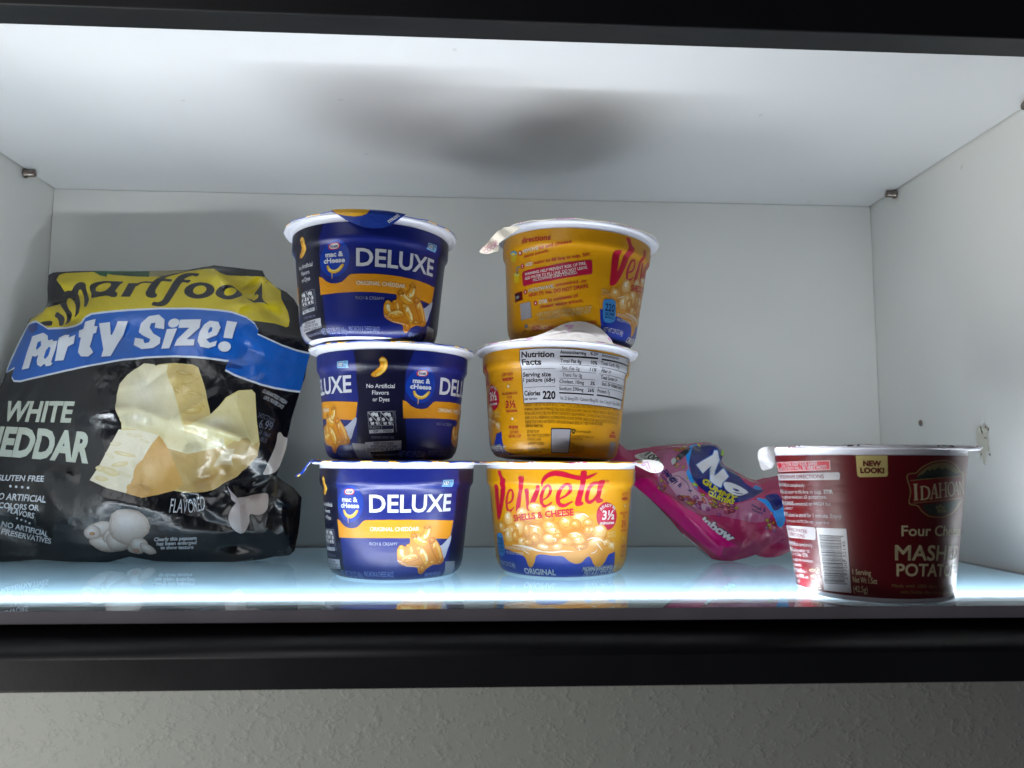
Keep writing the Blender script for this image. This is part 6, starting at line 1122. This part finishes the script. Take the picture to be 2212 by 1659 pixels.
POPCORN_CREASES=[[72.0, 92.8, 110.7, 100.4, 10, 9.1, 1.0], [110.7, 100.4, 135.6, 92.2, 9, 6.5, 1.0], [135.6, 92.2, 168.1, 87.1, 8, 6.5, 1.0], [165.6, 113.5, 135.7, 91.1, 8, 3.9, 1.0], [162.1, 87.1, 188.9, 79.0, 7, 9.1, 1.0], [162.6, 61.4, 176.4, 61.5, 8, 6.5, 1.0], [154.0, 49.3, 175.9, 67.6, 9, -7.8, 1.0], [156.6, 43.3, 152.3, 28.5, 7, -5.2, 1.0], [171.5, 51.4, 182.3, 40.4, 7, 6.5, 1.0], [179.9, 45.4, 204.5, 58.5, 11, -11.7, 1.0], [202.6, 57.5, 223.6, 41.5, 10, 6.5, 1.0], [184.3, 17.8, 183.6, 4.3, 12, -5.2, 1.0], [83.8, 43.2, 150.3, 28.5, 14, 3.9, 1.0], [24.6, 25.6, 59.1, 10.3, 16, -3.9, 1.0], [66.4, 12.2, 122.1, 6.3, 12, 3.9, 1.0], [61.0, 200.2, 62.5, 175.2, 10, -5.2, 1.0], [34.5, 183.8, 60.2, 191.0, 9, -6.5, 1.0], [20.3, 170.1, 43.4, 179.4, 8, 5.2, 1.0], [60.7, 172.9, 49.8, 163.8, 9, -5.2, 1.0], [166.8, 190.4, 184.8, 203.5, 9, -6.5, 1.0], [147.8, 212.2, 166.8, 190.4, 9, 5.2, 1.0], [167.8, 179.0, 201.0, 185.2, 8, 5.2, 1.0], [181.9, 186.1, 205.4, 168.2, 8, -3.9, 1.0], [180.4, 154.4, 178.0, 134.5, 8, -3.9, 1.0], [42.6, 143.9, 66.7, 159.6, 14, 5.2, 1.0], [90.1, 159.9, 101.2, 144.6, 10, -2.6, 1.0], [57.9, 59.2, 73.9, 53.9, 2.696833000155977, 1.49, 1.0], [116.6, 91.1, 122.5, 96.2, 3.053407390753848, 1.1, 1.0], [55.9, 48.9, 68.9, 31.8, 3.204768615174225, 1.45, 1.0], [95.8, 102.1, 105.9, 85.7, 3.7960054320571013, 1.64, 1.0], [81.9, 153.9, 90.4, 146.2, 4.334270885176688, 0.82, 1.0], [154.6, 109.8, 166.6, 125.8, 3.2808666399980844, -0.73, 1.0], [63.3, 61.9, 79.5, 48.8, 4.383404729920798, 1.68, 1.0], [37.6, 81.1, 52.4, 79.1, 2.9848316149658345, -1.57, 1.0], [94.6, 115.7, 109.2, 117.7, 4.488138271229272, 0.93, 1.0], [170.4, 154.2, 194.7, 140.4, 2.2065135809074423, -1.22, 1.0], [155.1, 142.3, 173.5, 137.4, 3.632032259994985, -1.35, 1.0], [143.7, 35.4, 162.3, 43.8, 4.338318389692993, -0.76, 1.0], [43.5, 38.5, 55.9, 29.7, 3.7717091231376223, 1.19, 1.0], [138.4, 138.5, 145.4, 128.6, 3.906279780404219, -1.57, 1.0], [109.9, 114.0, 127.9, 128.7, 2.5732729032052943, -1.11, 1.0], [102.5, 50.6, 107.3, 62.2, 4.1626065186660455, 0.95, 1.0], [91.9, 151.1, 97.6, 164.6, 4.2680339644556025, -1.43, 1.0], [104.9, 136.2, 114.9, 119.5, 3.8757995501298694, -1.64, 1.0], [186.1, 116.4, 195.3, 128.2, 3.9773556417226024, 1.25, 1.0], [175.7, 126.8, 189.1, 125.8, 3.9669883009624876, -1.05, 1.0], [51.6, 54.8, 61.8, 62.3, 2.774460459939158, 1.09, 1.0], [152.4, 49.0, 160.7, 41.9, 2.5265241154889018, 0.75, 1.0], [26.2, 100.7, 38.4, 119.7, 3.707243518882108, -0.97, 1.0], [194.6, 111.0, 207.5, 94.8, 2.6176232235362313, 0.86, 1.0], [163.6, 48.2, 180.2, 44.0, 3.9147928921935877, -1.47, 1.0], [23.6, 97.7, 31.1, 117.5, 2.6031834391147677, 0.89, 1.0], [201.6, 74.2, 212.4, 67.2, 2.5591989980015653, 1.59, 1.0], [76.8, 91.2, 101.7, 88.3, 2.426695835996135, 0.71, 1.0], [128.1, 123.4, 141.6, 123.0, 3.6368716881372727, 0.85, 1.0], [132.2, 123.1, 138.5, 129.7, 3.71330706912577, 0.76, 1.0], [176.1, 43.4, 201.5, 45.4, 3.2, -2.08, 1.0], [201.5, 45.4, 220.0, 35.5, 3.2, 3.12, 1.0], [186.1, 41.4, 196.1, 15.8, 3.2, -2.08, 1.0], [206.3, 35.5, 202.7, 6.2, 3.2, 3.12, 1.0], [177.2, 53.4, 204.6, 57.5, 3.2, 2.6, 1.0], [211.6, 43.4, 217.0, 10.0, 3.2, 3.12, 1.0], [150.5, 45.3, 167.7, 29.5, 3.2, 3.12, 1.0], [156.2, 27.6, 182.2, 19.7, 3.2, -2.08, 1.0]]
CANDY_CREASES=[[521.3, 59.4, 495.5, 35.8, 14, 5, 1.0], [517.9, 39.2, 548.7, 48.2, 12, 6, 1.0], [499.1, 42.6, 524.6, 40.6, 16, -6, 1.0], [523.9, 44.0, 547.1, 50.3, 8, -4, 1.0], [490.7, 75.8, 503.0, 86.9, 9, 5, 1.0], [470.4, 60.7, 483.4, 70.7, 8, 5, 1.0], [457.9, 59.2, 512.6, 7.6, 6, 4, 2.0], [463.5, 57.1, 514.9, 10.1, 3, -2, 1.0], [462.0, 55.0, 510.9, 5.0, 3, 2, 1.0], [529.9, 13.3, 537.0, 4.3, 8, 6, 1.0], [537.0, 4.3, 558.5, 17.2, 9, -5, 1.0], [547.4, 19.2, 561.2, 23.8, 8, 4, 1.0], [512.7, 89.2, 524.0, 76.0, 10, 5, 1.0], [535.4, 65.2, 545.7, 49.6, 14, 3, 1.0], [458.4, 83.0, 458.9, 68.5, 10, -3, 1.0], [512.6, 41.4, 514.9, 37.1, 4.492231128826256, 0.3231707811788602, 1.0], [528.5, 39.4, 529.9, 33.8, 3.721038497505602, -1.1606677032755468, 1.0], [512.2, 60.1, 513.1, 55.7, 2.3716021573625183, 1.2225602180115838, 1.0], [501.6, 57.2, 502.8, 53.2, 4.085203450952301, 1.1129991072362218, 1.0], [488.5, 43.2, 495.2, 48.2, 3.1733752081844155, -1.2056941958236782, 1.0], [498.3, 51.0, 506.8, 47.1, 3.476845796360019, 0.43188974849186557, 1.0], [477.6, 63.5, 483.2, 70.5, 3.0845371994722117, -1.6658247201204082, 1.0], [532.7, 18.6, 533.7, 9.5, 4.36450199138519, 2.010980029676136, 1.0], [506.5, 57.9, 512.0, 54.5, 3.376106154310915, 1.764471120881742, 1.0], [518.3, 61.6, 523.0, 69.1, 2.259204174660044, 1.172879161535721, 1.0], [475.7, 79.9, 481.3, 71.2, 2.6095139136862477, 1.2619403750051756, 1.0], [474.7, 77.7, 482.0, 72.1, 3.3822413374208113, -0.17945554466030655, 1.0], [501.6, 55.3, 506.4, 45.5, 4.39855131785285, -1.0627227899074512, 1.0], [553.5, 28.3, 563.7, 32.5, 2.2153507797398095, -0.6196821866334044, 1.0], [540.4, 36.8, 543.6, 35.0, 2.769378178744594, -1.2893426065982412, 1.0], [503.0, 51.0, 514.7, 55.6, 4.113494844307848, 1.0134086766814627, 1.0], [491.3, 58.6, 497.2, 52.0, 3.7744213065308188, 0.15725622724742427, 1.0], [537.0, 34.9, 539.0, 31.5, 4.370978420845985, 0.4667568416671364, 1.0], [531.7, 28.6, 536.8, 25.9, 2.2655897294847542, -1.7837549101258758, 1.0], [472.7, 68.2, 476.9, 65.6, 3.2011416836460875, 2.5097012092073827, 1.0], [520.3, 38.2, 522.4, 26.5, 3.160608354894099, 0.7891159445690927, 1.0], [548.7, 15.7, 552.2, 10.7, 3.6675459034176265, -0.10582670212805367, 1.0], [484.3, 56.6, 488.0, 55.0, 4.264196160941422, 2.206245111138224, 1.0], [517.1, 34.0, 520.5, 31.1, 2.634557660802159, -0.608933114188142, 1.0], [540.2, 24.4, 545.5, 18.2, 3.428786299956635, 1.282723347754292, 1.0], [507.6, 59.6, 513.6, 64.0, 2.9646765979093304, 1.2207395166036854, 1.0], [458.8, 58.2, 512.8, 5.0, 1.5, 1.5, 1.6], [460.5, 58.5, 515.2, 6.7, 1.5, 1.5, 1.6], [462.2, 58.7, 517.6, 8.3, 1.5, 1.5, 1.6], [463.9, 59.0, 520.0, 10.0, 1.5, 1.5, 1.6], [465.6, 59.3, 522.4, 11.7, 1.5, 1.5, 1.6]]
POPCORN_WAVES=[[0.055, 0.03, 0.5, 0.8], [-0.04, 0.08, 1.7, 0.7], [0.11, -0.05, 0.3, 0.35], [0.02, 0.13, 2.2, 0.4]]
CANDY_WAVES=[[0.12, 0.05, 0.5, 0.7], [-0.07, 0.16, 1.7, 0.6], [0.2, -0.1, 0.3, 0.4]]
POPCORN_V=[0.0, 0.037, 0.2076]
CANDY_Y=-0.1022
TAB_TOP_BLUE = [
["P","#1f3f9e",0,[-23.33,68.25,-18.17,68.06,-11.52,68.03,-4.22,67.97,3.53,68.17,12.72,67.57,11.93,66.82,8.52,63.18,5.43,60.06,1.53,58.16,-2.74,57.45,-7.01,57.88,-10.91,59.52,-15.33,61.86,-19.47,65.09],0],
["P","#eeb428",1,[-22.84,68.21,-18.17,68.06,-11.52,68.03,-4.22,67.92,-5.67,65.42,-7.99,64.06,-11.43,63.64,-14.93,64.04,-19.38,65.19],0],
["T","#dfe3ee",1,"must",[4.62,61.16,9.62,65.86],[2.22],0.02,0,0]]
TAB_MID_YELLOW = [
["P","#efe6e2",0,[52.13,66.79,58.61,67.21,63.29,68.27,66.9,69.66,69.97,71.22,73.0,73.39,76.09,75.19,79.77,76.83,83.56,77.62,87.4,77.54,91.24,76.6,95.53,74.32,99.01,70.95,100.91,69.5,103.13,66.83,95.71,66.64,85.8,66.32,76.71,66.13,63.26,66.0],0],
["P","#e2b8d6",1,[76.75,74.76,81.49,75.06,80.55,73.31,78.77,70.46,77.42,71.45,78.76,73.2,76.54,73.36],0],
["P","#e2b8d6",1,[57.64,66.84,61.66,67.29,60.47,66.09,58.1,66.09],0],
["P","#e2b8d6",1,[99.68,70.1,102.27,68.39,101.18,67.69,99.3,68.73],0],
["S","#d8ccd0",1,[69.57,68.37,76.59,69.73,83.22,70.76,90.27,70.3,93.33,69.47],[0.21,0.46,0.53,0.46,0.21],1],
["S","#fbf8f6",1,[68.68,69.14,74.79,71.05,83.25,72.52,92.24,72.01],[0.21,0.54,0.67,0.28],1]]
TAB_BOTTOM_YELLOW = [
["P","#f1edea",0,[140.92,17.41,143.75,18.31,147.67,18.66,152.14,18.56,156.02,17.91,158.45,16.25,159.41,14.32,158.8,12.37,156.77,10.93,154.52,10.37,151.21,10.91,147.93,12.34,144.67,13.87,141.66,15.08],0],
["S","#d9a6dc",1,[143.68,16.75,146.39,15.1],[0.78,0.78],1],
["S","#d9a6dc",1,[145.67,17.59,146.67,15.1,148.65,15.66],[0.67,0.67,0.67],1],
["S","#d9a6dc",1,[149.82,16.78,151.02,12.9],[0.78,0.78],1],
["S","#d9a6dc",1,[148.6,14.55,150.15,12.07],[0.78,0.77],1],
["S","#d9a6dc",1,[146.74,16.49,149.84,17.33],[0.56,0.56],1],
["S","#d9a6dc",1,[153.53,12.91,154.81,10.59],[0.67,0.66],1]]
TAB_TOP_YELLOW = [
["P","#e6dccb",0,[44.47,143.82,46.01,145.39,48.33,148.01,51.4,151.65,54.46,155.19,58.58,157.61,62.21,157.99,66.36,158.48,67.42,157.33,61.27,152.86,57.67,150.23,55.61,148.65,55.39,143.5,54.23,143.99,51.53,143.12,48.66,142.24,46.94,142.57,45.26,142.7],0],
["T","#d08a98",1,"CHEESE",[46.4,143.85,55.09,148.64],[2.05],0.0,0,0],
["T","#c47aa0",1,"COOK",[47.88,142.33,55.38,147.11],[2.26],0.0,0,0]]
TAB_BOTTOM_BLUE = [
["P","#2244a8",0,[-50.92,18.19,-53.35,18.29,-56.01,17.51,-58.37,16.08,-60.37,13.13,-62.11,10.41,-65.21,8.12,-65.28,7.41,-63.82,7.15,-62.01,8.34,-60.08,10.52,-58.27,14.12,-56.22,16.2,-53.27,16.65,-50.57,16.66],0],
["P","#f0d060",1,[-64.4,7.9,-62.69,9.16,-62.43,8.13,-63.77,7.2],0],
["P","#f0b428",1,[-53.88,18.07,-51.18,18.08,-50.88,17.42,-52.24,17.53],0],
["S","#e8ecf4",1,[-53.28,16.76,-56.22,16.31,-58.23,14.34,-60.09,10.74],[0.16,0.27,0.27,0.16],1]]
TAB_RED = [
["P","#f2f1f6",0,[186.16,27.28,189.12,27.65,192.12,27.79,193.5,18.21,192.85,15.9,190.44,14.92,188.29,14.43,187.21,15.03,186.16,16.97,184.67,21.18,184.22,23.57,184.5,25.49],0]]
CUP_PROFILE=[(31.0, 0.0), (34.6, 0.5), (37.4, 2.2), (39.2, 5.0), (40.2, 9.0), (42.2, 30.0), (44.3, 51.0), (44.9, 52.2), (46.0, 54.0), (46.2, 56.0), (46.4, 62.6)]
TALL_PROFILE=[(37.7, 1.0), (37.9, 4.0), (46.8, 71.0)]
TAB_PLANES={"bottom_yellow": [-0.158, [0, 0.15, 1]], "top_yellow": [-0.152, [0, -0.35, 1]], "bottom_blue": [-0.1515, [0, 0.1, 1]], "red": [-0.238, [0, -0.5, 1]]}
BLUE_OFFSET=-104.39
ROT_BLUE=(1.0379,0.2035)
ROT_YELLOW=(-1.7646,1.5912)
OFF_FACTS=0


# ------------------------------------------------------------------ cups
REF = 44.
def rev_wrap(P, rotu=0.):
    pz = np.array([z for r, z in P], float); pr = np.array([r for r, z in P], float)
    def w(U, V, O):
        th = U/REF; r = np.interp(V, pz, pr); e = .6
        dr = (np.interp(V+e, pz, pr)-np.interp(V-e, pz, pr))/(2*e)
        ln = np.sqrt(1+dr*dr); nr, nz = 1/ln, -dr/ln
        rr = r+O*nr; zz = V+O*nz; s, c = np.sin(th), np.cos(th)
        return np.stack([rr*s, -rr*c, zz], 1)/1000, np.stack([nr*s, -nr*c, nz], 1)
    return w
ULINES = [i*2.16 for i in range(-70, 71)]
def cup_matrix(x, y, z, tx=0, ty=0, rot=0):
    return Matrix.Translation((x, y, z)) @ Matrix.Rotation(ty, 4, 'Y') @ Matrix.Rotation(-tx, 4, 'X') @ Matrix.Rotation(rot, 4, 'Z')
def base_rect(pr, col, v0, v1):
    c = lin(col); h = math.pi*REF
    pr.tri((-h, v0), (h, v0), (h, v1), 0, c, c, c); pr.tri((-h, v0), (h, v1), (-h, v1), 0, c, c, c)
def sleeve_mesh(name, base, arts, profile, v0, v1, vl):
    pr = Print(); base_rect(pr, base, v0, v1)
    for items, du in arts: pr.add(items, du)
    cl = []
    for a, b, c, lay, ca, cb, cc in pr.T:
        q = [(p[0], min(max(p[1], v0+.15), v1-.15)) if lay > 0 else p for p in (a, b, c)]
        cl.append((*q, lay, ca, cb, cc))
    pr.T = cl
    return pr.mesh(name, rev_wrap(profile), ULINES, vl, .02, .035, gain=INK)
VL = [2.2, 5, 9, 16, 23, 30, 37, 44, 51, 52.2, 53.1, 54, 56]
def cup_body(prof, parent):
    bm = lathe([(r/1000, z/1000) for r, z in prof], 128); return to_obj('cup_body', bm, M_cupw, parent)
CUP_BODY = [(28, .9), (30.6, 0), (34.2, .7), (37.0, 2.4), (38.8, 5.2), (39.8, 9), (41.8, 30), (43.9, 51), (44.5, 52.2), (45.6, 54), (45.8, 56), (46.0, 62.4), (46.3, 63.2), (46.4, 65.2), (46.9, 65.7), (48.6, 65.5), (50.0, 65.0), (50.7, 65.3), (50.9, 66.0), (50.6, 66.7), (49.4, 67.0), (46, 67.0)]
def lid_mesh(name, rad, z, seed, base, patches, ruffle=.5, droop=.25):
    """foil film with a torn, slightly ruffled edge; printed patches as colours by angle"""
    rnd = random.Random(seed); n = 240; bm = bmesh.new(); cl = bm.loops.layers.float_color.new('ink')
    ph = [rnd.uniform(0, 6.28) for _ in range(8)]
    fr = [0, .3, .6, .8, .9, .96, 1.0]; rows = []
    for f in fr[1:]:
        row = []
        for i in range(n):
            t = 2*math.pi*i/n
            e = ruffle*(.5*math.sin(7*t+ph[0])+.4*math.sin(17*t+ph[1])+.35*math.sin(41*t+ph[2])+rnd.uniform(-.25, .25))
            r = rad*f+(e if f == 1 else e*.4 if f > .95 else 0)
            zz = z+(.35*math.sin(5*t+ph[3])*math.sin(f*9+ph[4]) if f < .93 else 0)+(droop*(math.sin(11*t+ph[5])+.6*math.sin(23*t+ph[6]))-droop if f == 1 else 0)+(.25 if f < .95 else .12 if f < 1 else 0)
            row.append(bm.verts.new((r*math.sin(t)/1000, -r*math.cos(t)/1000, zz/1000)))
        rows.append(row)
    c0 = bm.verts.new((0, 0, (z+.25)/1000)); cols = [lin(p) for p in patches]; b = lin(base)
    def col(i, f):
        t = 2*math.pi*i/n; s = math.sin(9*t+ph[0])+.8*math.sin(14*t+ph[1]+f*3)+.5*math.sin(23*t+ph[2]-f*5)
        return cols[int(abs(s*7)) % len(cols)] if s > .55 else b
    def setc(f, c):
        for l in f.loops: l[cl] = (*c, 1)
        f.smooth = True
    for i in range(n): setc(bm.faces.new((c0, rows[0][i], rows[0][(i+1) % n])), col(i, .2))
    for k, (a, d) in enumerate(zip(rows, rows[1:])):
        for i in range(n): setc(bm.faces.new((a[i], d[i], d[(i+1) % n], a[(i+1) % n])), col(i, fr[k+1]))
    # the film's white underside, .12 mm lower
    low = [bm.verts.new(v.co+Vector((0, 0, -.00055))) for v in rows[-1]]; low2 = [bm.verts.new(v.co*1+Vector((0, 0, -.00012))) for v in rows[-3]]
    for i in range(n):
        setc(bm.faces.new((rows[-1][i], low[i], low[(i+1) % n], rows[-1][(i+1) % n])), col(i, 1)); setc(bm.faces.new((low[i], low2[i], low2[(i+1) % n], low[(i+1) % n])), (.62, .62, .65))
    me = bpy.data.meshes.new(name); bm.to_mesh(me); bm.free(); return me
H = .0673
blue_sleeve = sleeve_mesh('label_sleeve', '#0d0f3e', [(BLUE_FRONT, 0), (BLUE_SIDE, 0), (BLUE_FRONT, BLUE_OFFSET)], CUP_PROFILE, .9, 62.6, VL)
yellow_sleeve = sleeve_mesh('label_sleeve', '#f2aa0c', [(YELLOW_DIRECTIONS, 0), (YELLOW_FRONT, 0), (YELLOW_FACTS, 0)], CUP_PROFILE, .9, 62.6, VL)
for m in (blue_sleeve, yellow_sleeve): m.materials.append(M_print)
def copy_tree(o, parent=None):
    c = o.copy(); S.collection.objects.link(c); c.parent = parent
    if parent: c.matrix_parent_inverse = Matrix.Identity(4)
    for ch in list(o.children): copy_tree(ch, c)
    return c
def make_cup(name, sleeve):
    root = empty(name, Matrix.Identity(4)); cup_body(CUP_BODY, root)
    s = bpy.data.objects.new('label_sleeve', sleeve); S.collection.objects.link(s); s.parent = root
    return root
def add_lid(root, seed, rad, z, base, patches, **k):
    return link('lid', lid_mesh('lid', rad, z, seed, base, patches, **k), M_lid, root)
BP = ['#f0b428', '#f0b428', '#e8a820', '#dfe2ea', '#f3c040']
YP = ['#d23a50', '#e8d8b0', '#c8285a', '#f0e4c8', '#d08890']
PP = ['#d8a0b8', '#c890b8', '#ecd8d0']
bp = make_cup('macaroni_cup', blue_sleeve); yp = make_cup('shells_cup', yellow_sleeve)
blue = [bp, copy_tree(bp), copy_tree(bp)]; yell = [yp, copy_tree(yp), copy_tree(yp)]
for o, M in zip(blue, (cup_matrix(.2962, -.151, 0), cup_matrix(.2918, -.1471, H, rot=ROT_BLUE[0]), cup_matrix(.2796, -.1676, 2*H, rot=ROT_BLUE[1]))): o.matrix_world = M
for o, M in zip(yell, (cup_matrix(.397, -.1429, 0), cup_matrix(.3923, -.1467, H+.001, .0327, .0302, ROT_YELLOW[0]), cup_matrix(.4024, -.1528, 2*H+.0034, -.0076, .0644, ROT_YELLOW[1]))): o.matrix_world = M
GB, GY = 'stacked blue macaroni cups', 'stacked yellow shells cups'
tag(blue[0], 'blue macaroni cup at the bottom of its stack, standing on the glass', 'cup', GB)
tag(blue[1], 'blue macaroni cup in the middle of its stack, turned to the recycling panel', 'cup', GB)
tag(blue[2], 'blue macaroni cup on top of its stack, lid flap with the word must', 'cup', GB)
tag(yell[0], 'yellow shells cup at the bottom of its stack with red script logo in front', 'cup', GY)
tag(yell[1], 'yellow shells cup in the middle of its stack, turned to its nutrition table', 'cup', GY)
tag(yell[2], 'yellow shells cup tilting on top of its stack, turned to its directions', 'cup', GY)
lids = {}
for i, o in enumerate(blue): lids['b%d' % i] = add_lid(o, 11+i, 51.3, 67.05, '#1f42a6', BP, ruffle=.5 if i == 1 else .3)
for i, o in enumerate(yell): lids['y%d' % i] = add_lid(o, 21+i, 51.2, 67.05, '#f2b020' if i == 0 else '#e9dcc4', YP if i == 0 else PP, ruffle=.3)
# the tall red cup
red = empty('mashed_potato_cup', cup_matrix(.5522, -.2253, 0, rot=-.012)); tag(red, 'dark red mashed potato cup standing alone over the light strip', 'cup')
cup_body([(34.5, 1.2), (36.6, 0), (37.5, .3), (37.6, 4), (46.4, 70.6), (46.6, 73.4), (47.2, 73.9), (50, 73.6), (52.0, 73.4), (52.7, 74.0), (52.6, 74.9), (51.5, 75.3), (46, 75.3)], red)
link('label_sleeve', sleeve_mesh('label_sleeve', '#6e0d18', [(RED_LABEL, 0)], TALL_PROFILE, 2.4, 70.6, [4]+[10*i for i in range(1, 8)]), M_print, red)
link('lid', lid_mesh('lid', 53.0, 75.4, 31, '#d9d6dc', ['#7a1c28', '#2c2430', '#c9c6cc', '#d9d6dc'], ruffle=.35), M_lid, red)

# ---- pull tabs and loose film flaps
def solid(o, t):
    md = o.modifiers.new('thickness', 'SOLIDIFY'); md.thickness = t; md.offset = -1
def tab_rev(items, profile, lid):
    pr = Print(); pr.add(items); me = pr.mesh('pull_tab', rev_wrap(profile), ULINES, [62, 63, 64, 65, 66, 67, 68, 70, 72, 74, 76, 78], .02, .12)
    return link('pull_tab', me, M_lid, lid)
def plane_wrap(org, V, h, e=.5, sm={}):
    o = np.array(org, float); Uv = np.array([1., 0, 0]); Vv = np.array(V, float); Vv /= np.linalg.norm(Vv); Nv = np.cross(Uv, Vv)
    def w(U, Vc, O):
        hh = h(U, Vc)
        hu = (h(U+e, Vc, **sm)-h(U-e, Vc, **sm))/(2*e); hv = (h(U, Vc+e, **sm)-h(U, Vc-e, **sm))/(2*e)
        n = Nv[None]-hu[:, None]*Uv-hv[:, None]*Vv; n /= np.linalg.norm(n, axis=1)[:, None]
        return o+(U[:, None]*Uv+Vc[:, None]*Vv+hh[:, None]*Nv+O[:, None]*n)/1000, n
    return w
def tab_plane(key, items, lid, h):
    y, V = TAB_PLANES[key]; pr = Print(); pr.add(items)
    us = [p[0] for t in pr.T for p in t[:3]]; vs = [p[1] for t in pr.T for p in t[:3]]
    g = lambda a: [min(a)+i*1.2 for i in range(int((max(a)-min(a))/1.2)+1)]
    uc, vc = (min(us)+max(us))/2, (min(vs)+max(vs))/2
    me = pr.mesh('pull_tab', plane_wrap((.3, y, .05), V, lambda U, Vv: h(U-uc, Vv-vc)), g(us), g(vs), .02, .08)
    o = link('pull_tab', me, M_lid, lid); o.matrix_parent_inverse = lid.matrix_world.inverted(); return o
bpy.context.view_layer.update()
tab_rev(TAB_TOP_BLUE, [(51.2, 40), (51.4, 58), (52.0, 66), (51.6, 67.6), (50.2, 69)], lids['b2'])
tab_rev(TAB_MID_YELLOW, [(51.4, 64), (51.9, 67), (52.6, 71), (51.8, 75), (49.5, 80)], lids['y1'])
tab_plane('bottom_yellow', TAB_BOTTOM_YELLOW, lids['y0'], lambda u, v: .012*u*u-.02*v*v+.25*np.sin(.5*u+.3*v))
tab_plane('top_yellow', TAB_TOP_YELLOW, lids['y2'], lambda u, v: -.01*u*u+.4*np.sin(.4*u+.5*v))
tab_plane('bottom_blue', TAB_BOTTOM_BLUE, lids['b0'], lambda u, v: .02*u*u+.3*np.sin(.5*u))
tab_plane('red', TAB_RED, [c for c in red.children if c.name.startswith('lid')][0], lambda u, v: -.03*u*u+.15*np.sin(.6*u+.4*v))

# ------------------------------------------------------------------ bags
def field(O, amp, L, creases, wob, grid):
    O = np.array(O, float)
    def segd(U, V, x0, y0, x1, y1):
        dx, dy = x1-x0, y1-y0; t = np.clip(((U-x0)*dx+(V-y0)*dy)/(dx*dx+dy*dy+1e-9), 0, 1); return np.hypot(U-x0-t*dx, V-y0-t*dy), t
    def h(U, V):
        d = np.full(U.shape, 1e9); ins = np.zeros(U.shape, bool); n = len(O)
        for i in range(n):
            (x0, y0), (x1, y1) = O[i], O[(i+1) % n]; d = np.minimum(d, segd(U, V, x0, y0, x1, y1)[0])
            cr = (y0 > V) != (y1 > V); ins ^= cr & (U < (x1-x0)*(V-y0)/((y1-y0) or 1e-9)+x0)
        d = np.where(ins, d, 0); s = amp*(1-np.exp(-d/L))
        for x0, y0, x1, y1, w, a, p in creases:
            q, t = segd(U, V, x0, y0, x1, y1); s = s+a*np.sin(np.pi*np.clip(.08+.84*t, 0, 1))*np.exp(-((np.sqrt(q*q+1.2)-1.09)/w)**p)*np.minimum(1, d/6)
        for kx, ky, ph, a in wob: s = s+a*np.sin(kx*U+ky*V+ph)*np.minimum(1, d/12)
        return s
    # sampled on a triangulated lattice, so that every piece of print lies exactly on the film's facets
    (u0, v0), (u1, v1) = O.min(0), O.max(0); u0 -= grid*3; v0 -= grid*3; u1 += grid*3; v1 += grid*3
    gu, gv = np.arange(u0, u1, grid), np.arange(v0, v1, grid); G = h(*np.meshgrid(gu, gv, indexing='ij'))
    def look(U, V, smooth=False):
        a = np.clip((U-u0)/grid, 0, len(gu)-1.001); b = np.clip((V-v0)/grid, 0, len(gv)-1.001); i, j = a.astype(int), b.astype(int); a, b = a-i, b-j
        g00, g10, g01, g11 = G[i, j], G[i+1, j], G[i, j+1], G[i+1, j+1]
        if smooth: return g00*(1-a)*(1-b)+g10*a*(1-b)+g01*(1-a)*b+g11*a*b
        return np.where(a > b, g00+(g10-g00)*a+(g11-g10)*b, g00+(g01-g00)*b+(g11-g01)*a)
    look.grid = (u0, v0, grid, gu.tolist(), gv.tolist()); return look
def bag(root, outline, base, items, org, V, h, back, back_col, ymax=-.002, gain=.5, film=None, seal=None):
    film = film or M_bag
    u0, v0, g, gu, gv = h.grid; dg = (u0, v0, g); fr = Print(); fr.fan([tuple(p) for p in outline], 0, lin(base)); T0 = list(fr.T); fr.add(items)
    t0 = np.array(root.matrix_world.translation)
    def wf(U, Vv, O):
        p, n = plane_wrap(org, V, h, g, {'smooth': True})(U, Vv, O); return p-t0, n
    link('front_panel', fr.mesh('front_panel', wf, gu, gv, 0., .02, dg, gain), film, root)
    if seal:
        sl = Print(); sl.add(seal); link('end_seal', sl.mesh('end_seal', wf, gu, gv, .45, .02, dg, gain), film, root)
    def wb(U, Vv, O):
        p, n = plane_wrap(org, V, lambda a, b, smooth=False: -back(a, b, smooth), g, {'smooth': True})(U, Vv, O); p[:, 1] = np.minimum(p[:, 1], ymax); return p-t0, -n
    bk = Print(); c = lin(back_col); bk.T = [(a, b, d, 0, c, c, c) for a, b, d, *_ in T0]
    me = bk.mesh('back_panel', wb, gu, gv, 0., 0., dg, gain); me.flip_normals(); link('back_panel', me, film, root)
BK = [[.05, .03, .3, 1.5], [-.06, .07, 1, 1.2]]
pb = empty('popcorn_bag', Matrix.Translation((.09, -.089, 0))); tag(pb, 'large black popcorn bag with a yellow and blue banner leaning at the left', 'snack bag')
bag(pb, POPCORN_OUTLINE, '#0a0c13', POPCORN_PRINT, (0, -.089, 0), POPCORN_V, field(POPCORN_OUTLINE, 15, 22, POPCORN_CREASES, POPCORN_WAVES, 1.6), field(POPCORN_OUTLINE, 34, 30, [], BK, 1.6), '#0a0c13', gain=.74)
SEAL = ('#d8107c', '#a81060')
cb = empty('candy_bag', Matrix.Translation((.52, CANDY_Y, 0))); tag(cb, 'crumpled pink candy bag lying behind the red cup and yellow cups', 'candy bag')
bag(cb, CANDY_OUTLINE, '#a8285a', [i for i in CANDY_PRINT if i[1] not in SEAL], (0, CANDY_Y, 0), (0, .5, 1), field(CANDY_OUTLINE, 9, 11, CANDY_CREASES, CANDY_WAVES, 1.5), field(CANDY_OUTLINE, 10, 30, [], BK, 1.5), '#a82a62', gain=1.0, film=M_candy, seal=[i for i in CANDY_PRINT if i[1] in SEAL])
bpy.context.view_layer.update()
